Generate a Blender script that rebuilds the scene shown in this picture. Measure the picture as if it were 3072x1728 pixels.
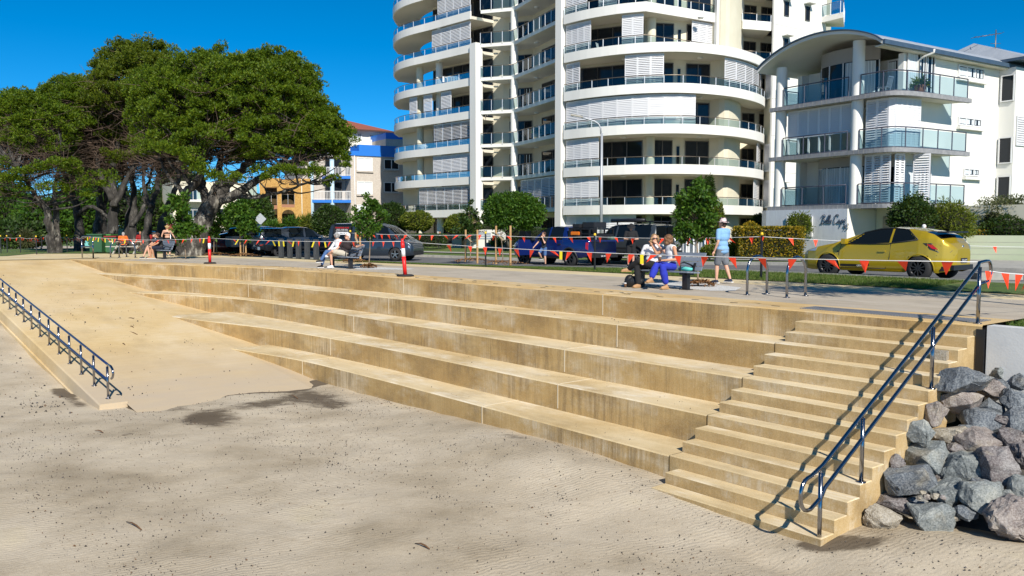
import bpy, bmesh, math, random
import numpy as np
from mathutils import Vector, Matrix, noise as mnoise
R = math.radians
for o in list(bpy.data.objects): bpy.data.objects.remove(o)
SC = bpy.context.scene
COL = SC.collection
random.seed(7); rng = np.random.default_rng(7)
# ------------------------------------------------ camera, sky, sun, exposure
CH = 1.45; FPX = 2545.0; CXP, CYP = 1536.0, 864.0; TILT = math.atan(176/FPX)
cam_d = bpy.data.cameras.new('camera'); cam = bpy.data.objects.new('camera', cam_d); COL.objects.link(cam)
cam_d.sensor_width = 36.0; cam_d.lens = 36.0*FPX/3072.0; cam_d.clip_start = .1; cam_d.clip_end = 3000
cam.location = (0, 0, CH); cam.rotation_euler = (math.pi/2-TILT, 0, 0)
SC.camera = cam
SUN_AZ = (.27, -.9629); SUN_EL = R(37)
W = bpy.data.worlds.new('World'); SC.world = W; W.use_nodes = True
wn = W.node_tree; bgn = wn.nodes['Background']
sky = wn.nodes.new('ShaderNodeTexSky'); sky.sky_type = 'NISHITA'; sky.sun_disc = False
sky.sun_elevation = SUN_EL; sky.sun_rotation = math.atan2(SUN_AZ[0], SUN_AZ[1])
sky.air_density = .6; sky.dust_density = 0; sky.ozone_density = 10; sky.altitude = 0
hs = wn.nodes.new('ShaderNodeHueSaturation'); hs.inputs['Saturation'].default_value = 1.2; hs.inputs['Hue'].default_value = .487
wn.links.new(sky.outputs[0], hs.inputs['Color']); wn.links.new(hs.outputs[0], bgn.inputs['Color'])
bgn.inputs['Strength'].default_value = .102
sl = bpy.data.lights.new('sun', 'SUN'); sun = bpy.data.objects.new('sun', sl); COL.objects.link(sun)
sl.energy = 5.0; sl.angle = R(.53); sl.color = (1.0, .94, .84)
sv = Vector((SUN_AZ[0]*math.cos(SUN_EL), SUN_AZ[1]*math.cos(SUN_EL), math.sin(SUN_EL)))
sun.rotation_euler = sv.to_track_quat('Z', 'Y').to_euler(); sun.location = sv*60
vs = SC.view_settings; vs.view_transform = 'Standard'; vs.look = 'None'; vs.exposure = .3; vs.gamma = 1; vs.use_curve_mapping = False
SC.cycles.max_bounces = 6; SC.cycles.diffuse_bounces = 3; SC.cycles.glossy_bounces = 3; SC.cycles.transparent_max_bounces = 12
SC.cycles.use_adaptive_sampling = True
try: SC.cycles.use_denoising = True
except Exception: pass
# ------------------------------------------------ picture geometry -> world
def ray(u, v):
    x = (u-CXP)/FPX; y = -(v-CYP)/FPX
    return np.array([x, math.cos(TILT)+y*math.sin(TILT), -math.sin(TILT)+y*math.cos(TILT)])
def pz(u, v, z=0.0):
    d = ray(u, v); k = (z-CH)/d[2]; return np.array([d[0]*k, d[1]*k, z])
def py(u, v, Y):
    d = ray(u, v); k = Y/d[1]; return np.array([d[0]*k, Y, CH+d[2]*k])
def xy(u, v, Y):
    p = py(u, v, Y); return (float(p[0]), float(p[1]))
P0 = np.array([7.082, 12.864]); EV = np.array([.6345, -.7729]); NV = np.array([-.7729, -.6345])
def F(s, q, z=0.0):                      # s: along the terrace away to the left, q: out towards the sand
    p = P0 - EV*s + NV*q; return (float(p[0]), float(p[1]), float(z))
def SQ(x, y):
    r = np.array([x, y])-P0; return float(-r@EV), float(r@NV)
def smooth_interp(pts, s, w=1.2):
    xs, ys = [p[0] for p in pts], [p[1] for p in pts]
    return float(np.mean([np.interp(s+d, xs, ys) for d in np.linspace(-w, w, 9)]))
def sst(a, b, x):
    t = min(1, max(0, (x-a)/(b-a))); return t*t*(3-2*t)
# ------------------------------------------------ materials
def nmat(name):
    m = bpy.data.materials.new(name); m.use_nodes = True
    nt = m.node_tree; return m, nt, nt.nodes['Principled BSDF']
def N(nt, t, **k):
    n = nt.nodes.new(t)
    for a, b in k.items(): setattr(n, a, b)
    return n
def ramp(nt, fac, stops):
    r = N(nt, 'ShaderNodeValToRGB'); e = r.color_ramp.elements
    while len(e) < len(stops): e.new(.5)
    for i, (p, c) in enumerate(stops): e[i].position = p; e[i].color = (*c, 1)
    nt.links.new(fac, r.inputs[0]); return r.outputs[0]
def mixc(nt, fac, a, b, blend='MIX'):
    m = N(nt, 'ShaderNodeMix', data_type='RGBA', blend_type=blend)
    for sock, v in ((m.inputs[0], fac), (m.inputs[6], a), (m.inputs[7], b)):
        if hasattr(v, 'is_linked'): nt.links.new(v, sock)
        elif isinstance(v, (int, float)): sock.default_value = v
        else: sock.default_value = (*v, 1)
    return m.outputs[2]
def noisef(nt, scale, detail=5, stretch=(1, 1, 1), world=True, rot=(0, 0, 0), rough=.55):
    mp = N(nt, 'ShaderNodeMapping'); mp.inputs['Scale'].default_value = stretch
    if any(rot):
        m0 = N(nt, 'ShaderNodeMapping'); m0.inputs['Rotation'].default_value = rot
        nt.links.new(N(nt, 'ShaderNodeNewGeometry').outputs['Position'], m0.inputs[0]); nt.links.new(m0.outputs[0], mp.inputs[0])
    elif world: nt.links.new(N(nt, 'ShaderNodeNewGeometry').outputs['Position'], mp.inputs[0])
    else: nt.links.new(N(nt, 'ShaderNodeTexCoord').outputs['Object'], mp.inputs[0])
    n = N(nt, 'ShaderNodeTexNoise'); n.inputs['Scale'].default_value = scale; n.inputs['Detail'].default_value = detail; n.inputs['Roughness'].default_value = rough
    nt.links.new(mp.outputs[0], n.inputs['Vector']); return n.outputs['Fac']
def bumpn(nt, b, h, strength, dist=.02):
    k = N(nt, 'ShaderNodeBump'); k.inputs['Strength'].default_value = strength; k.inputs['Distance'].default_value = dist
    nt.links.new(h, k.inputs['Height']); nt.links.new(k.outputs[0], b.inputs['Normal'])
def math2(nt, op, a, b, clamp=False):
    m = N(nt, 'ShaderNodeMath', operation=op); m.use_clamp = clamp
    for i, v in enumerate((a, b)):
        if hasattr(v, 'is_linked'): nt.links.new(v, m.inputs[i])
        else: m.inputs[i].default_value = v
    return m.outputs[0]
def M(name, c, rough=.6, metal=0.0, c2=None, scale=6, stretch=(1, 1, 1), bump=0, bscale=40, world=False, spec=.5, lo=.35, hi=.65, coat=0):
    m, nt, b = nmat(name)
    b.inputs['Base Color'].default_value = (*c, 1); b.inputs['Roughness'].default_value = rough; b.inputs['Metallic'].default_value = metal
    b.inputs['Specular IOR Level'].default_value = spec
    if coat: b.inputs['Coat Weight'].default_value = coat; b.inputs['Coat Roughness'].default_value = .04
    if c2 is not None:
        f = noisef(nt, scale, 6, stretch, world)
        nt.links.new(ramp(nt, f, [(lo, c), (hi, c2)]), b.inputs['Base Color'])
    if bump: bumpn(nt, b, noisef(nt, bscale, 5, stretch, world), bump)
    return m
def leafmat(name, cols, trans=.3):
    m, nt, b = nmat(name)
    g = N(nt, 'ShaderNodeNewGeometry')
    k = len(cols); c = ramp(nt, g.outputs['Random Per Island'], [(i/(k-1), cc) for i, cc in enumerate(cols)])
    f = noisef(nt, 1.3, 3, world=True)
    c = mixc(nt, math2(nt, 'MULTIPLY', f, .55), c, cols[0])
    nt.links.new(c, b.inputs['Base Color']); b.inputs['Roughness'].default_value = .55; b.inputs['Specular IOR Level'].default_value = .3
    t = N(nt, 'ShaderNodeBsdfTranslucent'); nt.links.new(mixc(nt, .5, c, (.25, .32, .02)), t.inputs[0])
    mx = N(nt, 'ShaderNodeMixShader'); mx.inputs[0].default_value = trans
    nt.links.new(b.outputs[0], mx.inputs[1]); nt.links.new(t.outputs[0], mx.inputs[2])
    nt.links.new(mx.outputs[0], nt.nodes['Material Output'].inputs[0]); return m
def glassmat(name, tint, gloss=.16, refl=(.9, .95, 1)):
    m, nt, b = nmat(name); nt.nodes.remove(b)
    t = N(nt, 'ShaderNodeBsdfTransparent'); t.inputs[0].default_value = (*tint, 1)
    g = N(nt, 'ShaderNodeBsdfGlossy'); g.inputs['Roughness'].default_value = .03; g.inputs[0].default_value = (*refl, 1)
    fr = N(nt, 'ShaderNodeFresnel'); fr.inputs[0].default_value = 1.5
    mx = N(nt, 'ShaderNodeMixShader'); nt.links.new(math2(nt, 'ADD', math2(nt, 'MULTIPLY', fr.outputs[0], .4), gloss, True), mx.inputs[0])
    nt.links.new(t.outputs[0], mx.inputs[1]); nt.links.new(g.outputs[0], mx.inputs[2])
    nt.links.new(mx.outputs[0], nt.nodes['Material Output'].inputs[0]); return m
E_ROT = math.atan2(EV[1], EV[0])
def concrete(name, stops, streak, sk=.35, pale=(.62, .55, .42), palek=.6, bump=.25, big=.7, dark=(.19, .118, .038), darkamt=.5, fine=.1, drip=0.0, dust=False):
    """stained tan concrete: broad blotches, fine run-down or trowel streaks, pale bloom and dark grime"""
    m, nt, b = nmat(name)
    rot = (0, 0, -E_ROT)
    a = noisef(nt, big, 8, rot=rot, stretch=(.7, 1, 1.3), rough=.62); c = ramp(nt, a, stops)
    st = noisef(nt, 1.0, 4, streak, rot=rot, rough=.6); mid = stops[len(stops)//2][1]
    c = mixc(nt, math2(nt, 'MULTIPLY', ramp(nt, st, [(.38, (0, 0, 0)), (.62, (1, 1, 1))]), sk), c, tuple(x*k for x, k in zip(mid, (.62, .55, .42))))
    st2 = noisef(nt, 1.0, 4, tuple(x*2.1 for x in streak), rot=rot, rough=.6)
    pm = math2(nt, 'MULTIPLY', ramp(nt, st2, [(.40, (.25, .25, .25)), (.62, (1, 1, 1))]), ramp(nt, noisef(nt, big*1.5, 7, rot=rot, stretch=(.6, 1, 1.3), rough=.65), [(.50, (0, 0, 0)), (.62, (1, 1, 1))]))
    c = mixc(nt, math2(nt, 'MULTIPLY', pm, palek), c, pale)
    gm = ramp(nt, noisef(nt, big*1.9, 8, rot=rot, stretch=(.6, 1, 1.2), rough=.68), [(.50, (0, 0, 0)), (.66, (1, 1, 1))])
    c = mixc(nt, math2(nt, 'MULTIPLY', gm, darkamt), c, dark)
    if drip:
        d = math2(nt, 'MULTIPLY', ramp(nt, noisef(nt, 1.0, 6, (9, 9, .55), rot=rot, rough=.7), [(.46, (0, 0, 0)), (.6, (1, 1, 1))]), ramp(nt, noisef(nt, .9, 4, rot=rot, stretch=(.7, 1, .8)), [(.46, (0, 0, 0)), (.58, (1, 1, 1))]))
        c = mixc(nt, math2(nt, 'MULTIPLY', d, drip), c, (.20, .125, .042))
    fn = noisef(nt, 55, 3); c = mixc(nt, fine, c, ramp(nt, fn, [(.3, (.1, .08, .05)), (.7, (1, .95, .85))]))
    if dust:                                        # wind-blown sand lying over the foot of the slab
        d = N(nt, 'ShaderNodeVectorMath', operation='DOT_PRODUCT'); nt.links.new(N(nt, 'ShaderNodeNewGeometry').outputs['Position'], d.inputs[0]); d.inputs[1].default_value = (-EV[0], -EV[1], 0)
        sv_ = math2(nt, 'SUBTRACT', d.outputs['Value'], float(-P0@EV)); mr = N(nt, 'ShaderNodeMapRange'); nt.links.new(sv_, mr.inputs[0]); mr.inputs[1].default_value = 20.5; mr.inputs[2].default_value = 14.8
        c = mixc(nt, math2(nt, 'MULTIPLY', mr.outputs[0], math2(nt, 'ADD', noisef(nt, 1.1, 8, rot=rot, stretch=(1.5, .5, 1)), .38), True), c, (.49, .40, .29))
    nt.links.new(c, b.inputs['Base Color']); b.inputs['Roughness'].default_value = .88; b.inputs['Specular IOR Level'].default_value = .25
    bumpn(nt, b, noisef(nt, 24, 7, rot=rot, stretch=(1, 1, .5)), bump, .012); return m
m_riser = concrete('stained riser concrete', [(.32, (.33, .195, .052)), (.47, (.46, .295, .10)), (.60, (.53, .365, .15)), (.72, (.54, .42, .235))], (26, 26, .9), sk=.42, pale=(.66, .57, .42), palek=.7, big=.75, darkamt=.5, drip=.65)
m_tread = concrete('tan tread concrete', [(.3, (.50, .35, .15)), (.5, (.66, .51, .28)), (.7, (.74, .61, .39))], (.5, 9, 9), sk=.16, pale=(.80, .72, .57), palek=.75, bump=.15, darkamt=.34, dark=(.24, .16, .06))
m_ramp = concrete('broomed ramp concrete', [(.3, (.52, .35, .14)), (.5, (.65, .47, .22)), (.72, (.71, .56, .33))], (7, .22, 7), sk=.16, pale=(.74, .62, .45), palek=.35, bump=.2, big=.32, darkamt=.28, dark=(.26, .17, .07), dust=True)
m_lip = concrete('orange tan lip concrete', [(.3, (.50, .315, .105)), (.5, (.62, .42, .17)), (.7, (.63, .48, .26))], (.4, 6, 6), sk=.15, bump=.12, darkamt=.22, dark=(.24, .16, .07))
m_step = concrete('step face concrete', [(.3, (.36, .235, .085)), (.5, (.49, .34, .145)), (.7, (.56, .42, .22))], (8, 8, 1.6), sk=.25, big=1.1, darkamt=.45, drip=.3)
m_tanpath = concrete('sandy path concrete', [(.3, (.56, .43, .22)), (.5, (.64, .51, .28)), (.7, (.67, .56, .35))], (.3, 4, 3), sk=.10, bump=.08, darkamt=.10)
m_greypath = concrete('weathered grey concrete', [(.3, (.37, .31, .235)), (.5, (.45, .385, .30)), (.7, (.50, .44, .35))], (.3, 6, 3), sk=.25, pale=(.55, .50, .42), palek=.4, bump=.1, dark=(.20, .18, .15), darkamt=.42)
m_kerb = M('kerb concrete', (.30, .29, .26), .9, c2=(.42, .40, .35), scale=3, world=True, bump=.3)
m_asphalt = M('road asphalt', (.10, .10, .105), .9, c2=(.16, .155, .15), scale=1.2, world=True, bump=.3, bscale=60)
m_wallgrey = M('grey precast wall', (.54, .55, .55), .85, c2=(.66, .66, .64), scale=1.6, world=True, bump=.15, bscale=30)
m_white = M('white render', (.80, .785, .735), .75, c2=(.73, .715, .665), scale=.5, stretch=(1, 1, .25), world=True, bump=.04)
m_bcwall = M('cool white render', (.60, .62, .66), .85, c2=(.68, .70, .73), scale=2.2, stretch=(3, 3, .5), world=True, bump=.5, bscale=14)
m_cream = M('cream render', (.74, .69, .54), .8, c2=(.68, .63, .48), scale=.6, world=True)
m_soffit = M('soffit paint', (.66, .62, .53), .85)
m_shut = M('white louvre paint', (.68, .68, .69), .5)
m_shutb = M('shutter frame', (.70, .70, .70), .45)
m_dglass, _nt, _b = nmat('dark window glass'); _b.inputs['Base Color'].default_value = (.012, .016, .022, 1); _b.inputs['Roughness'].default_value = .04; _b.inputs['Specular IOR Level'].default_value = .35
m_alu = M('bronze aluminium', (.16, .145, .13), .4, .6)
m_walu = M('white window frame', (.72, .72, .72), .4)
m_post = M('silver post', (.62, .62, .62), .35, .6)
m_rail = M('bronze handrail', (.22, .18, .14), .35, .7)
m_bglass = glassmat('balustrade glass', (.46, .58, .60), .03)
m_bglass2 = glassmat('clear balustrade glass', (.55, .70, .75), .04)
m_navy = M('dark violet rail paint', (.055, .058, .085), .35)
m_tile = M('grey slab tiles', (.22, .225, .235), .7, c2=(.30, .30, .31), scale=5, world=True)
m_curt = M('pale curtain', (.55, .62, .66), .9, c2=(.72, .76, .78), scale=9, stretch=(3, 3, .05), world=True)
m_steel = M('brushed stainless', (.32, .32, .34), .15, 1.0)
m_blue = M('blue rail sleeve', (.012, .035, .12), .3, .2)
m_black = M('black paint', (.012, .012, .014), .4)
m_dark = M('dark void', (.008, .008, .009), .9)
m_rubber = M('tyre rubber', (.018, .018, .019), .8)
m_wood = M('treated timber stake', (.36, .20, .08), .8, c2=(.46, .29, .13), scale=6, stretch=(6, 6, .6), bump=.3)
m_boll = M('charcoal timber bollard', (.03, .034, .038), .7, c2=(.06, .065, .07), scale=8, stretch=(5, 5, .5), bump=.4)
m_red = M('signal red plastic', (.75, .015, .015), .45)
m_refl = M('reflective white', (.72, .74, .78), .35)
m_flag = M('orange pennant', (.90, .055, .012), .6); m_flagy = M('yellow tape', (.80, .66, .02), .6)
m_cord = M('white cord', (.75, .75, .75), .7)
m_skin = M('skin', (.56, .30, .20), .6, c2=(.62, .36, .25), scale=9); m_skint = M('tanned skin', (.46, .22, .12), .6, c2=(.52, .27, .16), scale=9)
def cloth(n, c, k=.8): return M(n, c, .9, c2=tuple(x*k for x in c), scale=14, bump=.25, bscale=30)
# ------------------------------------------------ mesh helpers
def tag(o, label=None, cat=None, group=None, kind=None):
    if label: o['label'] = label
    if cat: o['category'] = cat
    if group: o['group'] = group
    if kind: o['kind'] = kind
    return o
def thing(name, loc, label, cat, group=None, rz=0):
    o = bpy.data.objects.new(name, None); COL.objects.link(o); o.location = loc; o.rotation_euler = (0, 0, rz); o.empty_display_size = .2
    return tag(o, label, cat, group)
def rootloc(p):
    v = Vector((0, 0, 0))
    while p is not None: v += p.location; p = p.parent
    return v
class MB:
    def __init__(s): s.v = []; s.f = []; s.m = []; s.sm = []; s.mi = 0; s.smooth = False
    def add(s, vs_, fs, smooth=None):
        k = len(s.v); s.v += [tuple(map(float, p)) for p in vs_]
        for f in fs: s.f.append(tuple(i+k for i in f)); s.m.append(s.mi); s.sm.append(s.smooth if smooth is None else smooth)
        return s
    def hexa(s, p): return s.add(p, [(3, 2, 1, 0), (4, 5, 6, 7), (0, 1, 5, 4), (1, 2, 6, 5), (2, 3, 7, 6), (3, 0, 4, 7)])
    def box(s, c, d, rz=0, mat=None):
        x, y, z = d[0]/2, d[1]/2, d[2]/2; ca, sa = math.cos(rz), math.sin(rz); P = []
        for zz in (-z, z):
            for (a, b) in ((-x, -y), (x, -y), (x, y), (-x, y)):
                v = Vector((a, b, zz))
                if mat is not None: v = mat @ v
                else: v = Vector((a*ca-b*sa, a*sa+b*ca, zz))
                P.append((c[0]+v.x, c[1]+v.y, c[2]+v.z))
        return s.hexa(P)
    def bar(s, a, b, w, h, up=(0, 0, 1)):
        a, b = Vector(a), Vector(b); d = (b-a).normalized(); u = Vector(up); r = d.cross(u)
        if r.length < 1e-4: r = d.cross(Vector((1, 0, 0)))
        r.normalize(); u = r.cross(d); P = []
        for p in (a, b):
            for (x, y) in ((-1, -1), (1, -1), (1, 1), (-1, 1)): P.append(p+r*(x*w/2)+u*(y*h/2))
        return s.hexa(P)
    def tube(s, pts, r, n=8, caps=True, sq=(1, 1)):
        pts = [Vector(p) for p in pts]; rs = r if hasattr(r, '__len__') else [r]*len(pts)
        V = []; Fc = []; pr = None
        for i, p in enumerate(pts):
            t = (pts[min(i+1, len(pts)-1)]-pts[max(i-1, 0)])
            if t.length < 1e-9: t = Vector((0, 0, 1))
            t.normalize()
            if pr is None:
                a = Vector((0, 0, 1)) if abs(t.z) < .9 else Vector((1, 0, 0)); pr = t.cross(a).normalized()
            else:
                pr = pr-t*pr.dot(t); pr = pr.normalized() if pr.length > 1e-6 else t.orthogonal().normalized()
            q = t.cross(pr)
            for k in range(n):
                an = 2*math.pi*k/n; V.append(p+pr*(math.cos(an)*rs[i]*sq[0])+q*(math.sin(an)*rs[i]*sq[1]))
        for i in range(len(pts)-1):
            for k in range(n): Fc.append((i*n+k, i*n+(k+1) % n, (i+1)*n+(k+1) % n, (i+1)*n+k))
        if caps: Fc.append(tuple(range(n-1, -1, -1))); Fc.append(tuple(range((len(pts)-1)*n, len(pts)*n)))
        return s.add(V, Fc, True)
    def lathe(s, prof, n=20, c=(0, 0, 0), axis='z'):
        V = []; Fc = []
        for (r, z) in prof:
            for k in range(n):
                a = 2*math.pi*k/n; x, y = r*math.cos(a), r*math.sin(a)
                p = (x, y, z) if axis == 'z' else (x, z, y) if axis == 'y' else (z, x, y)
                V.append((p[0]+c[0], p[1]+c[1], p[2]+c[2]))
        for i in range(len(prof)-1):
            for k in range(n): Fc.append((i*n+k, i*n+(k+1) % n, (i+1)*n+(k+1) % n, (i+1)*n+k))
        return s.add(V, Fc, True)
    def ball(s, c, r, n=10, mat=None):
        rr = r if hasattr(r, '__len__') else (r, r, r); V = []; Fc = []; m = n//2+1
        for i in range(m+1):
            th = math.pi*i/m
            for k in range(n):
                a = 2*math.pi*k/n; v = Vector((rr[0]*math.sin(th)*math.cos(a), rr[1]*math.sin(th)*math.sin(a), rr[2]*math.cos(th)))
                if mat is not None: v = mat @ v
                V.append((c[0]+v.x, c[1]+v.y, c[2]+v.z))
        for i in range(m):
            for k in range(n): Fc.append((i*n+k, (i+1)*n+k, (i+1)*n+(k+1) % n, i*n+(k+1) % n))
        return s.add(V, Fc, True)
    def prism(s, poly, z0, z1):
        n = len(poly); V = [(p[0], p[1], z0) for p in poly]+[(p[0], p[1], z1) for p in poly]
        a = sum(poly[i][0]*poly[(i+1) % n][1]-poly[(i+1) % n][0]*poly[i][1] for i in range(n))
        if a < 0: V = V[:n][::-1]+V[n:][::-1]
        return s.add(V, [tuple(range(n-1, -1, -1)), tuple(range(n, 2*n))]+[(i, (i+1) % n, n+(i+1) % n, n+i) for i in range(n)], False)
    def ribbon(s, pts, z0, z1, th=0.0, off=(0, 0)):
        """upright wall along a plan polyline; th = thickness"""
        pts = [Vector((p[0], p[1])) for p in pts]
        if th == 0:
            for a, b in zip(pts[:-1], pts[1:]): s.add([(a.x, a.y, z0), (b.x, b.y, z0), (b.x, b.y, z1), (a.x, a.y, z1)], [(0, 1, 2, 3)])
            return s
        o = offset_line(pts, th/2); i = offset_line(pts, -th/2)
        return s.prism([(p.x, p.y) for p in o]+[(p.x, p.y) for p in reversed(i)], z0, z1)
    def build(s, name, mats, parent=None, smooth_angle=None):
        me = bpy.data.meshes.new(name); L = rootloc(parent)
        me.from_pydata([(p[0]-L.x, p[1]-L.y, p[2]-L.z) for p in s.v], [], s.f)
        for m in (mats if isinstance(mats, (list, tuple)) else [mats]): me.materials.append(m)
        me.polygons.foreach_set('material_index', s.m); me.polygons.foreach_set('use_smooth', s.sm); me.update()
        o = bpy.data.objects.new(name, me); COL.objects.link(o)
        if parent is not None: o.parent = parent
        return o
def offset_line(pts, d):
    out = []; n = len(pts)
    for i in range(n):
        a = pts[max(i-1, 0)]; b = pts[i]; c = pts[min(i+1, n-1)]; ns = []
        for p, q in ((a, b), (b, c)):
            t = q-p
            if t.length > 1e-6: t.normalize(); ns.append(Vector((-t.y, t.x)))
        m = sum(ns, Vector((0, 0))); m.normalize(); k = 1/max(.35, m.dot(ns[0])); out.append(b+m*(d*k))
    return out
def offp(pts, d): return [(p.x, p.y) for p in offset_line([Vector(p[:2]) for p in pts], d)]
def grid_obj(name, P, mat, nu, nv, parent=None, smooth=True):
    P = np.asarray(P, dtype=np.float32).reshape(-1, 3); me = bpy.data.meshes.new(name)
    i = np.arange(nu*nv).reshape(nu, nv); q = np.stack([i[:-1, :-1], i[1:, :-1], i[1:, 1:], i[:-1, 1:]], -1).reshape(-1, 4)
    a, b, c = P[q[0, 0]], P[q[0, 1]], P[q[0, 2]]
    if np.cross(b-a, c-a)[2] < 0: q = q[:, ::-1]
    fast_mesh(me, P, q, smooth); me.materials.append(mat)
    o = bpy.data.objects.new(name, me); COL.objects.link(o)
    if parent is not None: o.parent = parent
    return o
def fast_mesh(me, V, Q, smooth=False):
    nq, k = Q.shape
    me.vertices.add(len(V)); me.vertices.foreach_set('co', np.asarray(V, np.float32).ravel())
    me.loops.add(nq*k); me.loops.foreach_set('vertex_index', np.ascontiguousarray(Q, np.int32).ravel())
    me.polygons.add(nq); me.polygons.foreach_set('loop_start', np.arange(0, nq*k, k, dtype=np.int32))
    me.polygons.foreach_set('use_smooth', np.full(nq, smooth)); me.update(calc_edges=True); me.validate()
def copy_tree(o, parent=None):
    c = o.copy(); COL.objects.link(c); c.parent = parent
    for ch in list(o.children): copy_tree(ch, c)
    return c
def text_mesh(txt, size, mat, name, parent, M4, extrude=.004, align='CENTER', shear=0):
    cu = bpy.data.curves.new(name, 'FONT'); cu.body = txt; cu.size = size; cu.extrude = extrude; cu.align_x = align; cu.shear = shear
    t = bpy.data.objects.new(name, cu); COL.objects.link(t); dg = bpy.context.evaluated_depsgraph_get()
    me = bpy.data.meshes.new_from_object(t.evaluated_get(dg)); bpy.data.objects.remove(t); bpy.data.curves.remove(cu)
    me.transform(M4); L = rootloc(parent); me.transform(Matrix.Translation(-L)); me.materials.clear(); me.materials.append(mat)
    o = bpy.data.objects.new(name, me); COL.objects.link(o); o.parent = parent; return o
def face_matrix(org, right, up=(0, 0, 1)):
    r = Vector(right).normalized(); u = Vector(up).normalized(); n = r.cross(u)
    return Matrix(((r.x, u.x, n.x, org[0]), (r.y, u.y, n.y, org[1]), (r.z, u.z, n.z, org[2]), (0, 0, 0, 1)))
# ================================================================ terraces, stair, ramp, promenade, ground
QK = {0: [(-60, 0), (16, .05), (20, .2), (25.5, .7), (30.7, 2.2), (34.5, 3.3), (38, 3.85), (40.3, 4.1), (60, 4.3)],
      1: [(-9, .92), (14, .95), (18, 1.1), (23, 1.5), (26.7, 2.2), (28.9, 2.8), (32.5, 3.65), (35.5, 4.1), (36.5, 4.25), (40, 4.6)],
      2: [(-9, 1.84), (19, 1.87), (23.7, 2.05), (26.3, 2.8), (28, 3.55), (29.6, 4.3), (31, 4.8)],
      3: [(-9, 2.76), (13, 2.78), (15.4, 2.9), (19, 3.25), (21.9, 4.0), (24.5, 4.45), (26, 4.7)],
      4: [(-9, 3.68), (11, 3.68), (15.4, 3.8), (18.7, 4.45), (20, 4.75)]}
TIP = [40.6, 36.3, 29.6, 24.5, 18.7]
def q_(k, s): return smooth_interp(QK[k], s)
TBP = [(-60, 0), (10, 0), (20, .5), (27, 2.0), (37, 2.6), (43, 3.7), (50, 4.6), (60, 5), (200, 5)]
def TB(s): return smooth_interp(TBP, s, 3)
def ramp_z(s, q=6.0):
    z = -2.0*(40.3-s)/21.6
    if z > 0: z = 0.0
    if q < 4.3: z -= .12*(4.3-q)*min(1, max(0, (40.3-s)/4))
    return z
m_joint = M('pale joint filler', (.62, .54, .40), .9)
terr = thing('seating_terrace', F(2.9, 2, 0), 'curving tier of five broad stained tan concrete seats stepping down to the sand', 'terrace')
for k in range(5):
    s0 = -.1 if k == 0 else 2.9; b = MB(); ns = int((TIP[k]-s0)/.35); z = -.5*k; V = []; rows = []
    for i in range(ns+1):
        s = s0+(TIP[k]-s0)*i/ns; qf = q_(k, s); qb = qf-1.25 if k == 0 else q_(k-1, s)-.05
        if i == ns: qb = min(qb, qf-.05)
        zb = z-.72
        if k == 4: zb = -2.9
        rows.append([F(s, qb, z), F(s, qf-.02, z), F(s, qf, z-.02), F(s, qf, zb)])
    P = [p for r in rows for p in r]; n = 4
    b.mi = 0; b.add(P, [(i*n, (i+1)*n, (i+1)*n+1, i*n+1) for i in range(ns)]+[(i*n+1, (i+1)*n+1, (i+1)*n+2, i*n+2) for i in range(ns)], False)
    b.mi = 1; b.add(P, [(i*n+2, (i+1)*n+2, (i+1)*n+3, i*n+3) for i in range(ns)], False)
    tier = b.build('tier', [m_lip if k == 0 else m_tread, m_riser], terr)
    for v in tier.data.polygons: v.use_smooth = False
    for sj in ({0: [7.9, 16.2, 25], 1: [6.6, 15.5, 24], 2: [7.2, 16], 3: [6.4, 15.4], 4: [7.6, 15.2]}[k]):
        q = q_(k, sj); p = F(sj, q, 0); a = math.atan2(EV[1], EV[0])
        j = MB(); j.box((p[0], p[1], z-.24), (.022, .012, .46), a)
        pm = F(sj, q-.5, z+.002); j.box(pm, (.022, .9, .006), a)
        j.build('joint', m_joint, terr)
for i in range(24):
    s = .9+i*.95; p = F(s, q_(0, s)-.42, .003); MB().box(p, (.17, .035, .006), E_ROT).build('drain_slot', m_dark, terr)
stair = thing('staircase', F(1.45, 2, 0), 'straight flight of tan concrete steps beside the rock pile', 'staircase')
for k in range(1, 15):
    z = -k/6.0; qa, qb = .305*(k-1), .305*k; s1 = 2.9 if k < 13 else 2.72; b = MB()
    dq = .0; a, c = F(0, qa, 0), F(s1, qa, 0); d, e = F(s1, qb, 0), F(0, qb, 0); ch = .012
    P = []
    for (pt, zz) in ((a, z), (c, z), (d, z), (e, z)): P.append((pt[0], pt[1], z-.9 if k < 14 else z-.5))
    for pt in (a, c, d, e): P.append((pt[0], pt[1], z))
    b.mi = 1; b.add(P, [(3, 2, 1, 0), (0, 1, 5, 4), (1, 2, 6, 5), (2, 3, 7, 6), (3, 0, 4, 7)])
    b.mi = 0; b.add(P, [(4, 5, 6, 7)])
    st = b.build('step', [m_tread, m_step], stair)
    bm = bmesh.new(); bm.from_mesh(st.data); bmesh.ops.remove_doubles(bm, verts=bm.verts, dist=1e-5); bmesh.ops.recalc_face_normals(bm, faces=bm.faces)
    eds = [e2 for e2 in bm.edges if all(abs(v.co.z+rootloc(stair).z-z) < 1e-3 for v in e2.verts)]
    bmesh.ops.bevel(bm, geom=eds, offset=.012, segments=2, affect='EDGES', profile=.5); bm.to_mesh(st.data); bm.free()
# checker of tactile pins at the stair head
m_tac = M('tactile pin metal', (.34, .35, .38), .4, .6)
tac = MB()
for i in range(62):
    for j in range(10):
        p = F(.12+i*.05, -.3-j*.055, .004); tac.box((p[0], p[1], .008), (.032, .03, .012), E_ROT)
tag(tac.build('tactile_strip', m_tac), 'grey tactile paving studs along the head of the stairs', 'tactile paving')
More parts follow.
